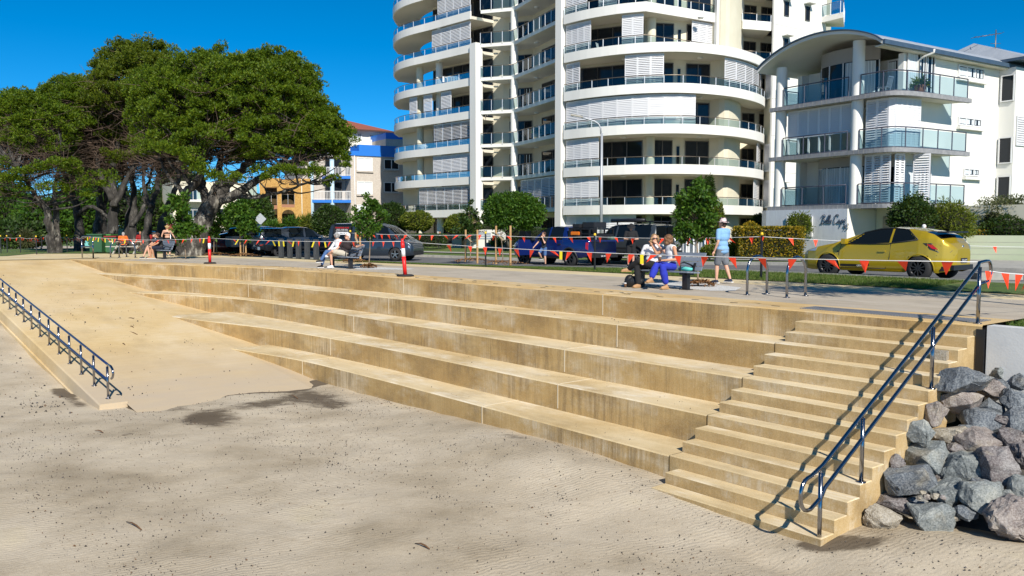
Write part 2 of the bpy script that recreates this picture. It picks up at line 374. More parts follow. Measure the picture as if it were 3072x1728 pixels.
# ramp
S = np.linspace(10, 41, 63); Q = np.array([1.6, 2.4, 3.2, 3.9, 4.3, 5, 6, 7, 8, 8.45])
P = [[F(s, q, ramp_z(s, q)) for q in Q] for s in S]
tag(grid_obj('ramp', P, m_ramp, len(S), len(Q), smooth=False), kind='structure')
b = MB(); ns = 64
rows = []
for i in range(ns+1):
    s = 14.35+(62-14.35)*i/ns; z = ramp_z(s)+.045; rows.append([F(s, 8.42, z-.3), F(s, 8.42, z), F(s, 8.97, z), F(s, 9.0, z-.03), F(s, 9.02, z-.32), F(s, 9.06, z-.33), F(s, 9.1, z-1.4)])
PP = [p for r in rows for p in r]; n = 7
b.add(PP, [(i*n+j, (i+1)*n+j, (i+1)*n+j+1, i*n+j+1) for i in range(ns) for j in range(n-1)]+[tuple(range(n))])
o = b.build('ramp_kerb', m_ramp); tag(o, kind='structure')
bm = bmesh.new(); bm.from_mesh(o.data); bmesh.ops.recalc_face_normals(bm, faces=bm.faces); bm.to_mesh(o.data); bm.free()
def strip(name, fa, fb, s0, s1, zf, mat, ns=60, nq=2, kind='structure'):
    Sx = np.linspace(s0, s1, ns); P = []
    for s in Sx:
        a, b2 = fa(s), fb(s); P.append([F(s, a+(b2-a)*t, zf(s, t)) for t in np.linspace(0, 1, nq)])
    return tag(grid_obj(name, P, mat, ns, nq, smooth=False), kind=kind)
Z0 = lambda s, t: 0.0
m_grass, _nt, _b = nmat('lawn grass')
_f = noisef(_nt, .9, 7); _c = ramp(_nt, _f, [(.3, (.035, .085, .012)), (.5, (.075, .15, .02)), (.68, (.20, .19, .055))])
_c = mixc(_nt, .35, _c, ramp(_nt, noisef(_nt, 35, 4), [(.3, (.01, .03, .004)), (.7, (.25, .30, .07))]))
_nt.links.new(_c, _b.inputs['Base Color']); _b.inputs['Roughness'].default_value = .95; bumpn(_nt, _b, noisef(_nt, 45, 5), 1.0, .05)
strip('promenade', lambda s: q_(0, s)-1.25, lambda s: -5.5+TB(s), -.1, 38, Z0, m_greypath, 80)
strip('promenade', lambda s: -2.2, lambda s: -5.5, -45, -.1, Z0, m_greypath, 3)
strip('path', lambda s: -5.5+TB(s), lambda s: -7.0+TB(s), -45, 47.5, Z0, m_tanpath, 90)
strip('promenade', lambda s: 8.42 if s > 40.3 else q_(0, s)-1.25, lambda s: -5.5+TB(s), 38, 47.5, Z0, m_tanpath, 40)
strip('promenade', lambda s: 8.42, lambda s: -3, 47.5, 62, lambda s, t: -.004, m_tanpath, 10)
def zr(s): return .02-.24*sst(10, 24, s)
strip('verge', lambda s: -7.0+TB(s), lambda s: -9.3+TB(s), -45, 62, lambda s, t: .02*(1-t)+t*(zr(s)+.10), m_grass, 80, 4)
kb = MB(); Sx = np.linspace(-45, 62, 90); rows = []
for s in Sx:
    t = TB(s); z = zr(s); rows.append([F(s, -9.26+t, z-.1), F(s, -9.27+t, z+.15), F(s, -9.5+t, z+.13), F(s, -9.53+t, z-.1)])
PP = [p for r in rows for p in r]; kb.add(PP, [(i*4+j, i*4+j+1, (i+1)*4+j+1, (i+1)*4+j) for i in range(len(Sx)-1) for j in range(3)])
tag(kb.build('kerb', m_kerb), kind='structure')
strip('road', lambda s: -9.5+TB(s), lambda s: -17.5+TB(s), -45, 75, lambda s, t: zr(s)+.03*math.sin(math.pi*t), m_asphalt, 60, 5)
kb = MB(); rows = []
for s in Sx:
    t = TB(s); z = zr(s); rows.append([F(s, -17.45+t, z-.1), F(s, -17.48+t, z+.13), F(s, -17.75+t, z+.14), F(s, -17.8+t, z-.1)])
PP = [p for r in rows for p in r]; kb.add(PP, [(i*4+j, i*4+j+1, (i+1)*4+j+1, (i+1)*4+j) for i in range(len(Sx)-1) for j in range(3)])
tag(kb.build('kerb', m_kerb), kind='structure')
strip('ground', lambda s: -17.75+TB(s), lambda s: -420, -260, 62, lambda s, t: (zr(s)+.13)*(1-min(1, t*40)), m_grass, 60, 42)
strip('path', lambda s: -20.2+TB(s), lambda s: -21.9+TB(s), -45, 75, lambda s, t: (zr(s)+.13)*.6+.035, m_kerb, 40)
strip('driveway', lambda s: -17.8, lambda s: -28, 1.5, 13, lambda s, t: .155-.10*t, m_kerb, 6)
# left park land falling away
def leftz(y): return -.06-.7*sst(54, 86, y)
gx = np.concatenate([np.linspace(-600, -110, 20), np.linspace(-100, -18, 60)]); gy = np.concatenate([np.linspace(40, 120, 60), np.linspace(130, 700, 12)])
def leftmask(x, y):
    s, q = SQ(x, y); z = leftz(y)
    if s < 61.8 and q > -17.5: z -= .35
    if q > 9 and s > 30: z = min(z, -.1-.25*(q-9))
    if s < 40: z = -1.2
    return z
tag(grid_obj('ground', [[(x, y, leftmask(x, y)) for y in gy] for x in gx], m_grass, len(gx), len(gy)), kind='structure')
def poly_obj(name, pts, mat, kind='structure'):
    b = MB(); b.add(pts, [tuple(range(len(pts)))]); return tag(b.build(name, mat), kind=kind)
pp = [(-49, 62.5), (-36, 63), (-34.5, 67), (-40, 79), (-51, 110), (-66, 110), (-60, 78)]
poly_obj('path', [(x, y, leftz(y)+.05) for x, y in pp], m_greypath)
gl = [F(41, -3, 0), F(47.5, -2.0, 0), F(46.3, 9, 0), F(60, 9, 0), F(66, -9, 0), F(44, -7, 0)]
poly_obj('lawn', [(p[0], p[1], .012) for p in (F(46.4, 8.4), F(52, 8.4), F(66, 3), F(66, -10), F(46, -10), F(46.4, -3.6), F(51.8, 3.5), F(47.6, 5.6))], m_grass)
# right retaining wall with lawn on top
rw = MB(); a = F(-.16, .02); c = F(-9, .02); d = F(-9, -.24); e = F(-.16, -.24); rw.prism([a[:2], c[:2], d[:2], e[:2]], -2.7, .0)
tag(rw.build('retaining_wall', m_wallgrey), 'smooth grey concrete retaining wall above the rock pile', 'wall')
gp = MB(); a = F(-.02, .06); c = F(-.14, .06); d = F(-.14, -.3); e = F(-.02, -.3); gp.prism([a[:2], c[:2], d[:2], e[:2]], -2.7, -.06)  # black strip filling the gap beside the wall
tag(gp.build('gap_strip', m_black), 'black strip filling the gap between the stairs and the grey wall', 'joint strip')
strip('lawn', lambda s: -.24, lambda s: -2.2, -14, -.35, lambda s, t: -.015+.05*math.sin(math.pi*t), m_grass, 12, 6)
# sand
def sand_z(s, q):
    z = -2.47+.02*math.sin(s*.8+q*.6)+.014*math.sin(q*2.1-s*.37)
    z += .21*math.exp(-((s-4.6)/2.6)**2-((q-4.2)/1.3)**2)+.10*math.exp(-((s-9)/3)**2-((q-4)/.9)**2)
    z += .10*math.exp(-((s+1.4)/1.6)**2-((q-3.3)/.8)**2)
    z += .24*math.exp(-((s+3.4)/2.2)**2-((q-2.7)/.8)**2)
    z -= .10*math.exp(-((s-.05)/.8)**2-((q-5.0)/.3)**2)
    if q > 8.8:
        t = max(-2.47, ramp_z(s)-.36-.02*math.sin(s*1.3)); z = max(z, z+(t+2.47)*math.exp(-max(0, q-9.6)/14))
    z += .018*mnoise.fractal(Vector((s*1.4, q*1.4, 0)), 1, 2, 4)
    return z
Sx = np.concatenate([np.arange(-16, 40, .11), np.arange(40, 62, .5)]); Qx = np.concatenate([np.arange(1.6, 9.0, .1), np.arange(9.02, 17, .12), np.arange(17, 60, 3)])
P = np.array([[F(s, q, sand_z(s, q)) for q in Qx] for s in Sx])
m_sand, nt, b = nmat('beach sand')
c = ramp(nt, noisef(nt, .55, 7), [(.30, (.27, .215, .14)), (.45, (.42, .35, .25)), (.60, (.51, .435, .325)), (.74, (.54, .46, .31))])
c = mixc(nt, ramp(nt, noisef(nt, 2.6, 8, rough=.7, stretch=(1, 2.6, 1)), [(.52, (0, 0, 0)), (.75, (.6, .6, .6))]), c, (.34, .265, .17))
c = mixc(nt, math2(nt, 'MULTIPLY', ramp(nt, noisef(nt, 16, 9, rough=.8), [(.56, (0, 0, 0)), (.68, (1, 1, 1))]), ramp(nt, noisef(nt, .45, 4), [(.38, (.05, .05, .05)), (.6, (.75, .75, .75))])), c, (.20, .145, .09))
c = mixc(nt, .16, c, ramp(nt, noisef(nt, 90, 2), [(.35, (.18, .14, .10)), (.65, (.85, .75, .6))]))
at = N(nt, 'ShaderNodeAttribute', attribute_name='wet')
wm = math2(nt, 'MULTIPLY', at.outputs['Fac'], math2(nt, 'MULTIPLY', noisef(nt, 2.6, 9, rough=.8, stretch=(1, 2.2, 1)), 1.55)); wm = ramp(nt, wm, [(.44, (0, 0, 0)), (.72, (1, 1, 1))])
c = mixc(nt, math2(nt, 'MULTIPLY', wm, .86), c, (.085, .062, .04))
nt.links.new(c, b.inputs['Base Color']); b.inputs['Roughness'].default_value = .92; b.inputs['Specular IOR Level'].default_value = .2
wv = N(nt, 'ShaderNodeTexWave'); wv.inputs['Scale'].default_value = 4.2; wv.inputs['Distortion'].default_value = 7; wv.inputs['Detail'].default_value = 3; wv.inputs['Detail Scale'].default_value = 1.2
mp = N(nt, 'ShaderNodeMapping'); mp.inputs['Rotation'].default_value = (0, 0, R(62)); nt.links.new(N(nt, 'ShaderNodeNewGeometry').outputs['Position'], mp.inputs[0]); nt.links.new(mp.outputs[0], wv.inputs['Vector'])
rip = math2(nt, 'MULTIPLY', wv.outputs['Fac'], ramp(nt, noisef(nt, .5, 2), [(.42, (0, 0, 0)), (.6, (1, 1, 1))]))
hh = math2(nt, 'ADD', math2(nt, 'MULTIPLY', rip, .35), math2(nt, 'ADD', noisef(nt, 14, 8, rough=.7), math2(nt, 'MULTIPLY', noisef(nt, 3, 6), 1.6)))
bumpn(nt, b, hh, .4, .028)
sand = grid_obj('sand', P, m_sand, len(Sx), len(Qx)); tag(sand, kind='structure')
wet = np.zeros(len(Sx)*len(Qx), np.float32); PX = P.reshape(-1, 3); ii = np.array([[s, q] for s in Sx for q in Qx])
for (u, v, ru, rv, k) in [(640, 1262, 110, 26, 1), (780, 1215, 90, 16, 1), (930, 1190, 110, 18, 1.1), (1000, 1215, 80, 16, .9), (610, 1240, 60, 20, .8), (530, 1225, 50, 12, .8), (380, 1305, 25, 9, 1), (250, 1345, 30, 8, .7), (1560, 1345, 60, 12, .7), (2270, 1500, 90, 22, .7), (2540, 1640, 130, 22, 1.5), (2460, 1640, 60, 14, 1), (1400, 1500, 90, 12, .4), (240, 1170, 60, 14, .9), (60, 1045, 90, 8, 1.0), (150, 1030, 60, 7, .8), (1520, 1330, 80, 10, .6), (820, 1170, 140, 9, .8), (2150, 1560, 90, 12, .5), (1800, 1520, 60, 8, .4), (300, 1430, 120, 16, .45), (90, 1330, 80, 12, .5), (1250, 1420, 160, 14, .4)]:
    a = pz(u, v, -2.45); bx = pz(u+ru, v, -2.45); by = pz(u, v-rv, -2.45); rx = abs(bx[0]-a[0]); ry = abs(by[1]-a[1])
    wet += k*np.exp(-((PX[:, 0]-a[0])/rx)**2-((PX[:, 1]-a[1])/ry)**2).astype(np.float32)
sb = np.exp(-((ii[:, 0]-14.15-.12*np.sin(ii[:, 1]*2.3))/.30)**2)*((ii[:, 1] > 3.5) & (ii[:, 1] < 8.5)); wet += 2.6*sb.astype(np.float32)
sb = np.exp(-((ii[:, 1]-9.2)/.25)**2)*((ii[:, 0] > 15) & (ii[:, 0] < 17.5)); wet += .9*sb.astype(np.float32)
att = sand.data.attributes.new('wet', 'FLOAT', 'POINT'); att.data.foreach_set('value', np.clip(wet, 0, 2.6))
fl = MB(); fl.add([(-900, -300, -2.9), (900, -300, -2.9), (900, 900, -2.9), (-900, 900, -2.9)], [(0, 1, 2, 3)]); tag(fl.build('seabed', m_sand), kind='structure')
# dark flecks of weed, bark and leaf litter on sand and ramp
def debris(name, n, mats, region, zfun, size, clumps=40, kind='stuff', dens=None):
    V = []; Fc = []; mi = []
    cl = [(random.uniform(*region[0]), random.uniform(*region[1]), random.uniform(.15, .9)) for _ in range(clumps)]
    for i in range(n):
        if random.random() < .55: c0 = random.choice(cl); s, q = random.gauss(c0[0], c0[2]*1.4), random.gauss(c0[1], c0[2]*.5)
        else: s, q = random.uniform(*region[0]), random.uniform(*region[1])
        if not (region[0][0] < s < region[0][1] and region[1][0] < q < region[1][1]): continue
        if dens and not dens(s, q): continue
        p = F(s, q, zfun(s, q)); sz = size[0]*(size[1]/size[0])**(random.random()**2.2); a = random.uniform(0, 6.28); el = random.uniform(.3, 1); k = len(V); m = 5
        for j in range(m):
            t = a+j*6.28/m; r = sz*random.uniform(.6, 1.1); x, y = r*math.cos(t-a), r*el*math.sin(t-a)
            V.append((p[0]+x*math.cos(a)-y*math.sin(a), p[1]+x*math.sin(a)+y*math.cos(a), p[2]+.004+random.uniform(0, .35)*sz))
        V.append((p[0], p[1], p[2]+.01+sz*.7)); Fc += [(k+j, k+(j+1) % m, k+m) for j in range(m)]; mi += [random.choices(range(len(mats)), [5]+[1]*(len(mats)-1))[0]]*m
    me = bpy.data.meshes.new(name); me.from_pydata(V, [], Fc)
    for m in mats: me.materials.append(m)
    me.polygons.foreach_set('material_index', mi); o = bpy.data.objects.new(name, me); COL.objects.link(o); return tag(o, kind=kind)
dm = [M('dark weed', (.035, .028, .024), .8), M('brown bark bits', (.13, .065, .028), .8), M('grey shell bits', (.10, .09, .085), .7)]
debris('debris', 12000, dm, ((-4, 14.2), (2.2, 11.6)), sand_z, (.004, .019), 140, dens=lambda s, q: q > 4.35 or (s > 2.8 and q > 3.75) or (s < -.1 and q > 3))
debris('debris', 900, dm, ((14.3, 30), (9.3, 14)), sand_z, (.012, .05), 25)
debris('debris', 260, dm, ((14.6, 36), (4.5, 8.3)), lambda s, q: ramp_z(s, q)+.003, (.008, .04), 14)
debris('debris', 160, dm, ((3, 24), (.1, 3.5)), lambda s, q: (-.5*(1+int(max(0, q)/.92)))+.003, (.006, .022), 12, dens=lambda s, q: .1 < (q/.92-int(q/.92))*.92 < .8 and s < 15)
tw = MB()
for s, q, L in [(21.5, 6.2, .9), (22.6, 6.0, .35), (24, 5.6, .5), (20.2, 6.9, .3), (12, 9.5, .4), (6, 10.5, .5), (3, 8, .3), (12.6, 5.2, .5)]:
    zf = (lambda a, b2: ramp_z(a, b2)) if s > 14.5 and q < 8.4 else sand_z
    a = random.uniform(0, 1); tw.tube([(*F(s+L*t*math.cos(a), q+L*t*math.sin(a)*.3)[:2], zf(s, q)+.015+.03*math.sin(t*3)) for t in (0, .3, .6, 1)], [.008, .012, .01, .004], 5)
tag(tw.build('twigs', dm[1]), kind='stuff')
# grass blades on the near lawn and the verges
def blades(name, n, fn, hgt, mat):
    V = np.zeros((n*3, 3), np.float32)
    for i in range(n):
        p = fn(); a = random.uniform(0, 6.28); w = .006+.004*random.random(); h = hgt*random.uniform(.5, 1.3); lx, ly = random.gauss(0, h*.5), random.gauss(0, h*.5)
        V[i*3] = (p[0]+w*math.cos(a), p[1]+w*math.sin(a), p[2]); V[i*3+1] = (p[0]-w*math.cos(a), p[1]-w*math.sin(a), p[2]); V[i*3+2] = (p[0]+lx, p[1]+ly, p[2]+h)
    me = bpy.data.meshes.new(name); fast_mesh(me, V, np.arange(n*3).reshape(n, 3)); me.materials.append(mat)
    o = bpy.data.objects.new(name, me); COL.objects.link(o); return tag(o, kind='stuff')
m_blade = leafmat('grass blade', [(.045, .10, .012), (.09, .17, .02), (.17, .22, .05), (.26, .23, .09)], .35)
blades('grass', 9000, lambda: F(random.uniform(-4, -.3), random.uniform(-2.2, -.25), .0), .06, m_blade)
def vg():
    s = random.uniform(4, 30); t = random.random(); return F(s, -7.0+TB(s)-2.3*t+random.gauss(0, .06), .02*(1-t)+t*(zr(s)+.10))
blades('grass', 60000, vg, .055, m_blade)
# ---------------------------------------------------------------- handrails
def arc(c, r, a0, a1, n=8): return [(c[0]+r*math.cos(a0+(a1-a0)*i/n), c[1]+r*math.sin(a0+(a1-a0)*i/n)) for i in range(n+1)]
hr = thing('handrail', F(.05, 2, -1), 'tall double stainless handrail with looped ends down the wide stairs', 'handrail')
SLP = -.5464; zt = lambda q: .93+SLP*(q+.16)
up = [(-.42, .95)]+[]
top = [(-.16, zt(-.16))]
loopA = [(-.14, .94), (-.38, .96)]+[(-.46-.12*math.sin(t)*1.0, .80+.16*math.cos(t)) for t in np.linspace(.1, math.pi-.1, 9)]+[(-.38, .63), (-.16, .61)]
loopB = [(4.18, zt(4.18)), (4.44, zt(4.18)-.09)]+[(4.50+.16*math.sin(t), zt(4.18)-.30+.20*math.cos(t)) for t in np.linspace(.1, math.pi-.1, 9)]+[(4.44, zt(4.18)-.50), (4.2, zt(4.18)-.40), (4.12, zt(4.12)-.33)]
full = [(-.14, zt(-.14)-.33)]+loopA[::-1][1:]
line = loopA[::-1]+[(q, zt(q)) for q in np.linspace(-.1, 4.12, 12)]+loopB+[(q, zt(q)-.33) for q in np.linspace(4.0, -.10, 12)]
b = MB(); b.tube([F(.05, q, z) for q, z in line], .0255, 12); b.build('rail', m_steel, hr)
for q, zb in [(-.165, 0), (1.33, -5/6), (3.24, -11/6), (4.22, -2.6)]:
    b = MB(); b.tube([F(.05, q, zb), F(.05, q, zt(q)-.06)], .028, 12); b.tube([F(.05, q, zt(q)-.06), F(.05, q, zt(q))], .009, 8)
    if zb > -2.5: b.tube([F(.05, q, zb), F(.05, q, zb+.012)], .062, 16)
    b.build('post', m_steel, hr)
rh = thing('handrail', F(20, 8.7, -2), 'long low handrail with blue sleeved rails along the ramp edge', 'handrail')
b = MB(); qh = 8.72; zz = lambda s: ramp_z(s)+.045
pts = [(s, zz(s)+.78) for s in np.linspace(40, 14.7, 20)]
b.tube([F(s, qh, z) for s, z in pts], .026, 10)
b.build('rail', m_blue, rh)
b = MB(); b.tube([F(s, qh, z) for s, z in [(14.7, zz(14.7)+.78), (14.45, zz(14.7)+.77), (14.32, zz(14.7)+.72), (14.27, zz(14.7)+.62), (14.33, zz(14.7)+.54), (14.43, zz(14.7)+.50)]], .026, 10); b.build('hook', m_steel, rh)
b = MB(); b.tube([F(s, qh, zz(s)+.42) for s in np.linspace(40, 14.8, 20)], .024, 10); b.build('rail', m_blue, rh)
s = 14.75
while s < 40:
    b = MB(); p0 = F(s, qh, zz(s)); p1 = F(s, qh, zz(s)+.72); b.tube([p0, p1], .027, 10); b.tube([p1, F(s, qh, zz(s)+.77)], .009, 6); b.tube([p0, F(s, qh, zz(s)+.012)], .06, 12); b.build('post', m_steel, rh); s += 1.21
# ---------------------------------------------------------------- rocks
m_rk = []
for nme, c1, c2, c3 in [('blue grey boulder', (.022, .029, .042), (.070, .092, .118), (.24, .27, .29)), ('pale green boulder', (.055, .072, .08), (.155, .18, .18), (.35, .36, .32)), ('pinkish boulder', (.09, .07, .068), (.23, .185, .165), (.40, .355, .32)), ('tan boulder', (.20, .16, .11), (.34, .29, .21), (.42, .38, .31)), ('dark maroon boulder', (.035, .026, .028), (.11, .085, .085), (.27, .25, .24))]:
    m, nt, b = nmat(nme); c = ramp(nt, noisef(nt, 3.2, 9, rough=.68), [(.3, c1), (.5, c2), (.7, c3)])
    c = mixc(nt, ramp(nt, noisef(nt, 2.2, 5), [(.56, (0, 0, 0)), (.68, (.55, .55, .55))]), c, (.34, .29, .19))
    c = mixc(nt, .25, c, ramp(nt, noisef(nt, 48, 3), [(.35, (.02, .02, .025)), (.65, (.62, .62, .6))]))
    nt.links.new(c, b.inputs['Base Color']); b.inputs['Roughness'].default_value = .8; bumpn(nt, b, noisef(nt, 11, 10, rough=.75), .9, .03); m_rk.append(m)
def rock(name, c, size, seed, mat, rot=0, lump=False):
    rr = random.Random(seed); bm = bmesh.new()
    npt = 60 if lump else 19
    for i in range(npt):
        v = Vector((rr.gauss(0, 1), rr.gauss(0, 1), rr.gauss(0, 1))).normalized(); k = rr.uniform(.80, 1.15)
        p = 2.35; d = (abs(v.x)**p+abs(v.y)**p+abs(v.z)**p)**(1/p); v = v/d*k; bm.verts.new((v.x*size[0], v.y*size[1], v.z*size[2]))
    h = bmesh.ops.convex_hull(bm, input=bm.verts); bmesh.ops.delete(bm, geom=[g for g in h['geom_interior'] if isinstance(g, bmesh.types.BMVert)], context='VERTS')
    bmesh.ops.dissolve_limit(bm, angle_limit=R(16), verts=bm.verts, edges=bm.edges)
    bmesh.ops.bevel(bm, geom=list(bm.edges), offset=min(size)*.035, segments=1, affect='EDGES', clamp_overlap=True)
    bmesh.ops.triangulate(bm, faces=bm.faces); bmesh.ops.subdivide_edges(bm, edges=bm.edges, cuts=3, use_grid_fill=True)
    amp = min(size)*(.18 if lump else .11); fr = 1.6/max(size)
    for v in bm.verts:
        q = v.co*fr+Vector((seed*3.1, seed*1.7, 0)); v.co += v.normal*(amp*mnoise.fractal(q*1.9, .75, 2.2, 6))
    bmesh.ops.rotate(bm, verts=bm.verts, matrix=Matrix.Rotation(rot, 3, 'Z')); bm.normal_update()
    me = bpy.data.meshes.new(name); bm.to_mesh(me); bm.free(); me.materials.append(mat); me.polygons.foreach_set('use_smooth', [False]*len(me.polygons))
    o = bpy.data.objects.new(name, me); COL.objects.link(o); o.location = c; return o
def pile_z(q): return min(-.74-.5*q, -.7)
def pile_pt(u, v):
    d = ray(u, v)
    for k in np.arange(7, 18, .02):
        p = np.array([0, 0, CH])+d*k; s, q = SQ(p[0], p[1])
        if p[2] < max(pile_z(q), -2.46): return p, k
    return p, k
RK = [(680, 425, 122, 74, 0, 'largest dark blue boulder at the top of the pile beside the stairs'), (885, 382, 84, 50, 1, 'pale grey green boulder on the pile right under the grey wall'), (890, 338, 60, 22, 0, 'flat slab of rock peeping over the pale boulder under the wall'), (985, 355, 24, 34, 0, 'small dark rock against the wall at the picture edge'), (965, 432, 55, 45, 0, 'blue grey rock with wave pattern below the wall at the edge'), (820, 470, 66, 50, 2, 'brown mottled rock under the pale green boulder'), (670, 535, 98, 56, 2, 'flat pinkish slab below the largest dark blue boulder'), (822, 562, 62, 48, 0, 'upright blue rock right of the flat pinkish slab'), (945, 540, 72, 72, 0, 'big square blue boulder at the right picture edge'), (955, 622, 74, 54, 0, 'grey blue boulder with white flecks below the square one'), (545, 602, 78, 58, 2, 'rose grey rock tucked against the middle steps'), (750, 632, 118, 66, 0, 'long blue grey boulder in the middle of the pile'), (452, 692, 62, 62, 1, 'pale speckled grey rock leaning on the steps'), (605, 712, 86, 78, 3, 'brown square faced boulder near the middle steps'), (775, 732, 108, 70, 2, 'cream topped boulder in the centre of the pile'), (925, 722, 76, 52, 4, 'maroon and grey boulder right of the cream topped one'), (985, 730, 24, 30, 2, 'small pink stone beside the maroon boulder'), (465, 812, 106, 84, 1, 'big green grey boulder touching the lower steps'), (690, 872, 106, 84, 1, 'smooth faced pale boulder at the pile centre with a bright top'), (842, 880, 94, 110, 4, 'tall dark boulder with a brown underside'), (968, 815, 56, 62, 4, 'dark grey boulder cut off by the right edge of the view'), (390, 945, 134, 98, 0, 'very big charcoal boulder at the foot of the steps'), (600, 997, 88, 86, 1, 'pointed grey boulder in front of the charcoal one'), (795, 1032, 114, 88, 1, 'boulder with a yellow lichen patch near the sand'), (978, 985, 46, 74, 1, 'grey green boulder low at the right edge'), (315, 1065, 88, 54, 4, 'flat dark rock behind the tan wedge'), (255, 1142, 94, 82, 3, 'tan wedge shaped rock on the sand beside the lowest step'), (510, 1128, 118, 78, 1, 'blocky grey rock on the sand carrying small stones'), (690, 1112, 58, 38, 0, 'low blue grey rock behind the brick fragment'), (555, 927, 38, 25, 2, 'small flat pink stone wedged between boulders'), (505, 925, 24, 32, 3, 'small tan stone beside the charcoal boulder'), (935, 1135, 120, 92, 2, 'crumbly pink sandstone lump half buried in sand'), (560, 962, 26, 18, 3, 'small buff chip under the wedged pink stone'), (715, 985, 36, 20, 3, 'thin buff stone above the lichen boulder'), (905, 1030, 30, 40, 1, 'narrow grey stone between the lichen boulder and the edge'), (640, 1142, 24, 15, 3, 'little buff pebble at the foot of the pile'), (780, 360, 36, 34, 0, 'dark wedge of rock between the two top boulders'), (880, 458, 46, 40, 0, 'shadowed rock behind the brown mottled one'), (700, 700, 55, 40, 0, 'shadowed grey stone under the long blue boulder'), (640, 800, 60, 50, 4, 'dark stone under the brown boulder'), (900, 640, 55, 45, 4, 'shadowed rock left of the flecked boulder'), (770, 960, 60, 45, 0, 'dark rock beneath the tall boulder'), (330, 850, 40, 40, 4, 'dark stone wedged against the lower steps'), (420, 1060, 60, 40, 0, 'dark stone behind the blocky grey rock')]
for i, (cx, cy, w, h, mi, lab) in enumerate(RK):
    u, v = 2500+cx/1.751, 900+cy/1.751; p, k = pile_pt(u, v+h/1.751*.35)
    while SQ(p[0], p[1])[0] > -.78*w*k/FPX/1.751-.04 and k > 6: k -= .03; p = np.array([0, 0, CH])+ray(u, v+h/1.751*.35)*k
    sc = k/FPX/1.751
    sx, sz = w*sc*1.16, h*sc*1.2; c = p+np.array([0, .0, sz*.22])+ray(u, v)*.15
    tag(rock('boulder', c, (sx, (sx+sz)*.55, sz), i+11, m_rk[mi], random.uniform(-.3, .3), lump=(i == 31)), lab, 'rock', 'rocks heaped beside the stairs')
for i, (cx, cy, w) in enumerate([(465, 1047, 20), (488, 1068, 20), (530, 1064, 22), (570, 1074, 19), (447, 1078, 15)]):
    u, v = 2500+cx/1.751, 900+cy/1.751; p, k = pile_pt(u, v+26); sc = k/FPX/1.751
    tag(rock('stone', p+np.array([0, 0, .20]), (w*sc, w*sc, w*sc*.8), 90+i, m_rk[2 if i % 2 else 3], 0), ['small buff', 'small reddish', 'largest of the pinkish', 'flat pink', 'tiny brown'][i]+' stone lying on the blocky grey rock', 'stone', 'little stones on the grey rock')
bp = pz(2500+675/1.751, 900+1137/1.751, -2.42)
bb = MB(); bb.box((bp[0], bp[1], bp[2]+.04), (.12, .07, .07), .5); tag(bb.build('brick_fragment', M('orange brick', (.48, .17, .05), .85)), 'orange brick fragment on the sand below the rocks', 'brick')
bp = F(.22, .66, -.5); bb = MB(); bb.box((bp[0], bp[1], -.43), (.19, .15, .14), E_ROT+.1); tag(bb.build('loose_block', m_rk[3]), 'small square brown block left on the third step', 'block')
rb = MB(); Sx = np.linspace(-.02, -9, 30); Qx = np.linspace(.05, 3.2, 24)
tag(grid_obj('rubble', [[F(s, q, max(-2.8, pile_z(q)-.5)+.1*mnoise.noise(Vector((s*2, q*2, 3)))) for q in Qx] for s in Sx], M('dark rubble', (.10, .09, .075), .95, c2=(.05, .047, .045), scale=7, bump=1, bscale=8), 30, 24), kind='stuff')
for i in range(26):     # rocks of the pile beyond the picture edge
    s, q = random.uniform(-7.5, -4.2), random.uniform(.4, 3); w = random.uniform(.28, .5)
    p = F(s, q, pile_z(q)); tag(rock('boulder', p, (w, w*.8, w*.7), 200+i, m_rk[i % 5], random.uniform(0, 3)), 'grey boulder further along the pile under the wall', 'rock', 'rocks heaped beside the stairs')
# ================================================================ apartment tower
def seg_at_u(poly, u, v=500):
    """point where the sight line through column u meets a plan polyline"""
    d = ray(u, v); t = d[0]/d[1]; best = None
    for a, b in zip(poly[:-1], poly[1:]):
        fa, fb = a[0]-t*a[1], b[0]-t*b[1]
        if fa*fb <= 0 and fa != fb:
            k = fa/(fa-fb); p = (a[0]+(b[0]-a[0])*k, a[1]+(b[1]-a[1])*k)
            if best is None or p[1] < best[1]: best = p
    return best if best else min(poly, key=lambda p: abs(p[0]-t*p[1]))
def sub_line(poly, u0, u1, v=500, n=10):
    return [seg_at_u(poly, u0+(u1-u0)*i/n, v) for i in range(n+1)]
def resample(poly, n):
    P = [Vector(p[:2]) for p in poly]; L = [0]
    for a, b in zip(P[:-1], P[1:]): L.append(L[-1]+(b-a).length)
    out = []
    for i in range(n+1):
        d = L[-1]*i/n; j = max(0, min(len(P)-2, int(np.searchsorted(L, d))-1)); k = (d-L[j])/max(1e-6, L[j+1]-L[j]); p = P[j].lerp(P[j+1], k); out.append((p.x, p.y))
    return out
def length(poly): return sum((Vector(b[:2])-Vector(a[:2])).length for a, b in zip(poly[:-1], poly[1:]))
def curve(poly, n=24):
    P = [Vector((p[0], p[1])) for p in poly]; out = []
    for i in range(len(P)-1):
        p0, p1, p2, p3 = P[max(i-1, 0)], P[i], P[i+1], P[min(i+2, len(P)-1)]; m = max(2, n//(len(P)-1))
        for j in range(m):
            t = j/m; q = .5*((2*p1)+(p2-p0)*t+(2*p0-5*p1+4*p2-p3)*t*t+(3*p1-p0-3*p2+p3)*t**3); out.append((q.x, q.y))
    out.append((P[-1].x, P[-1].y)); return out
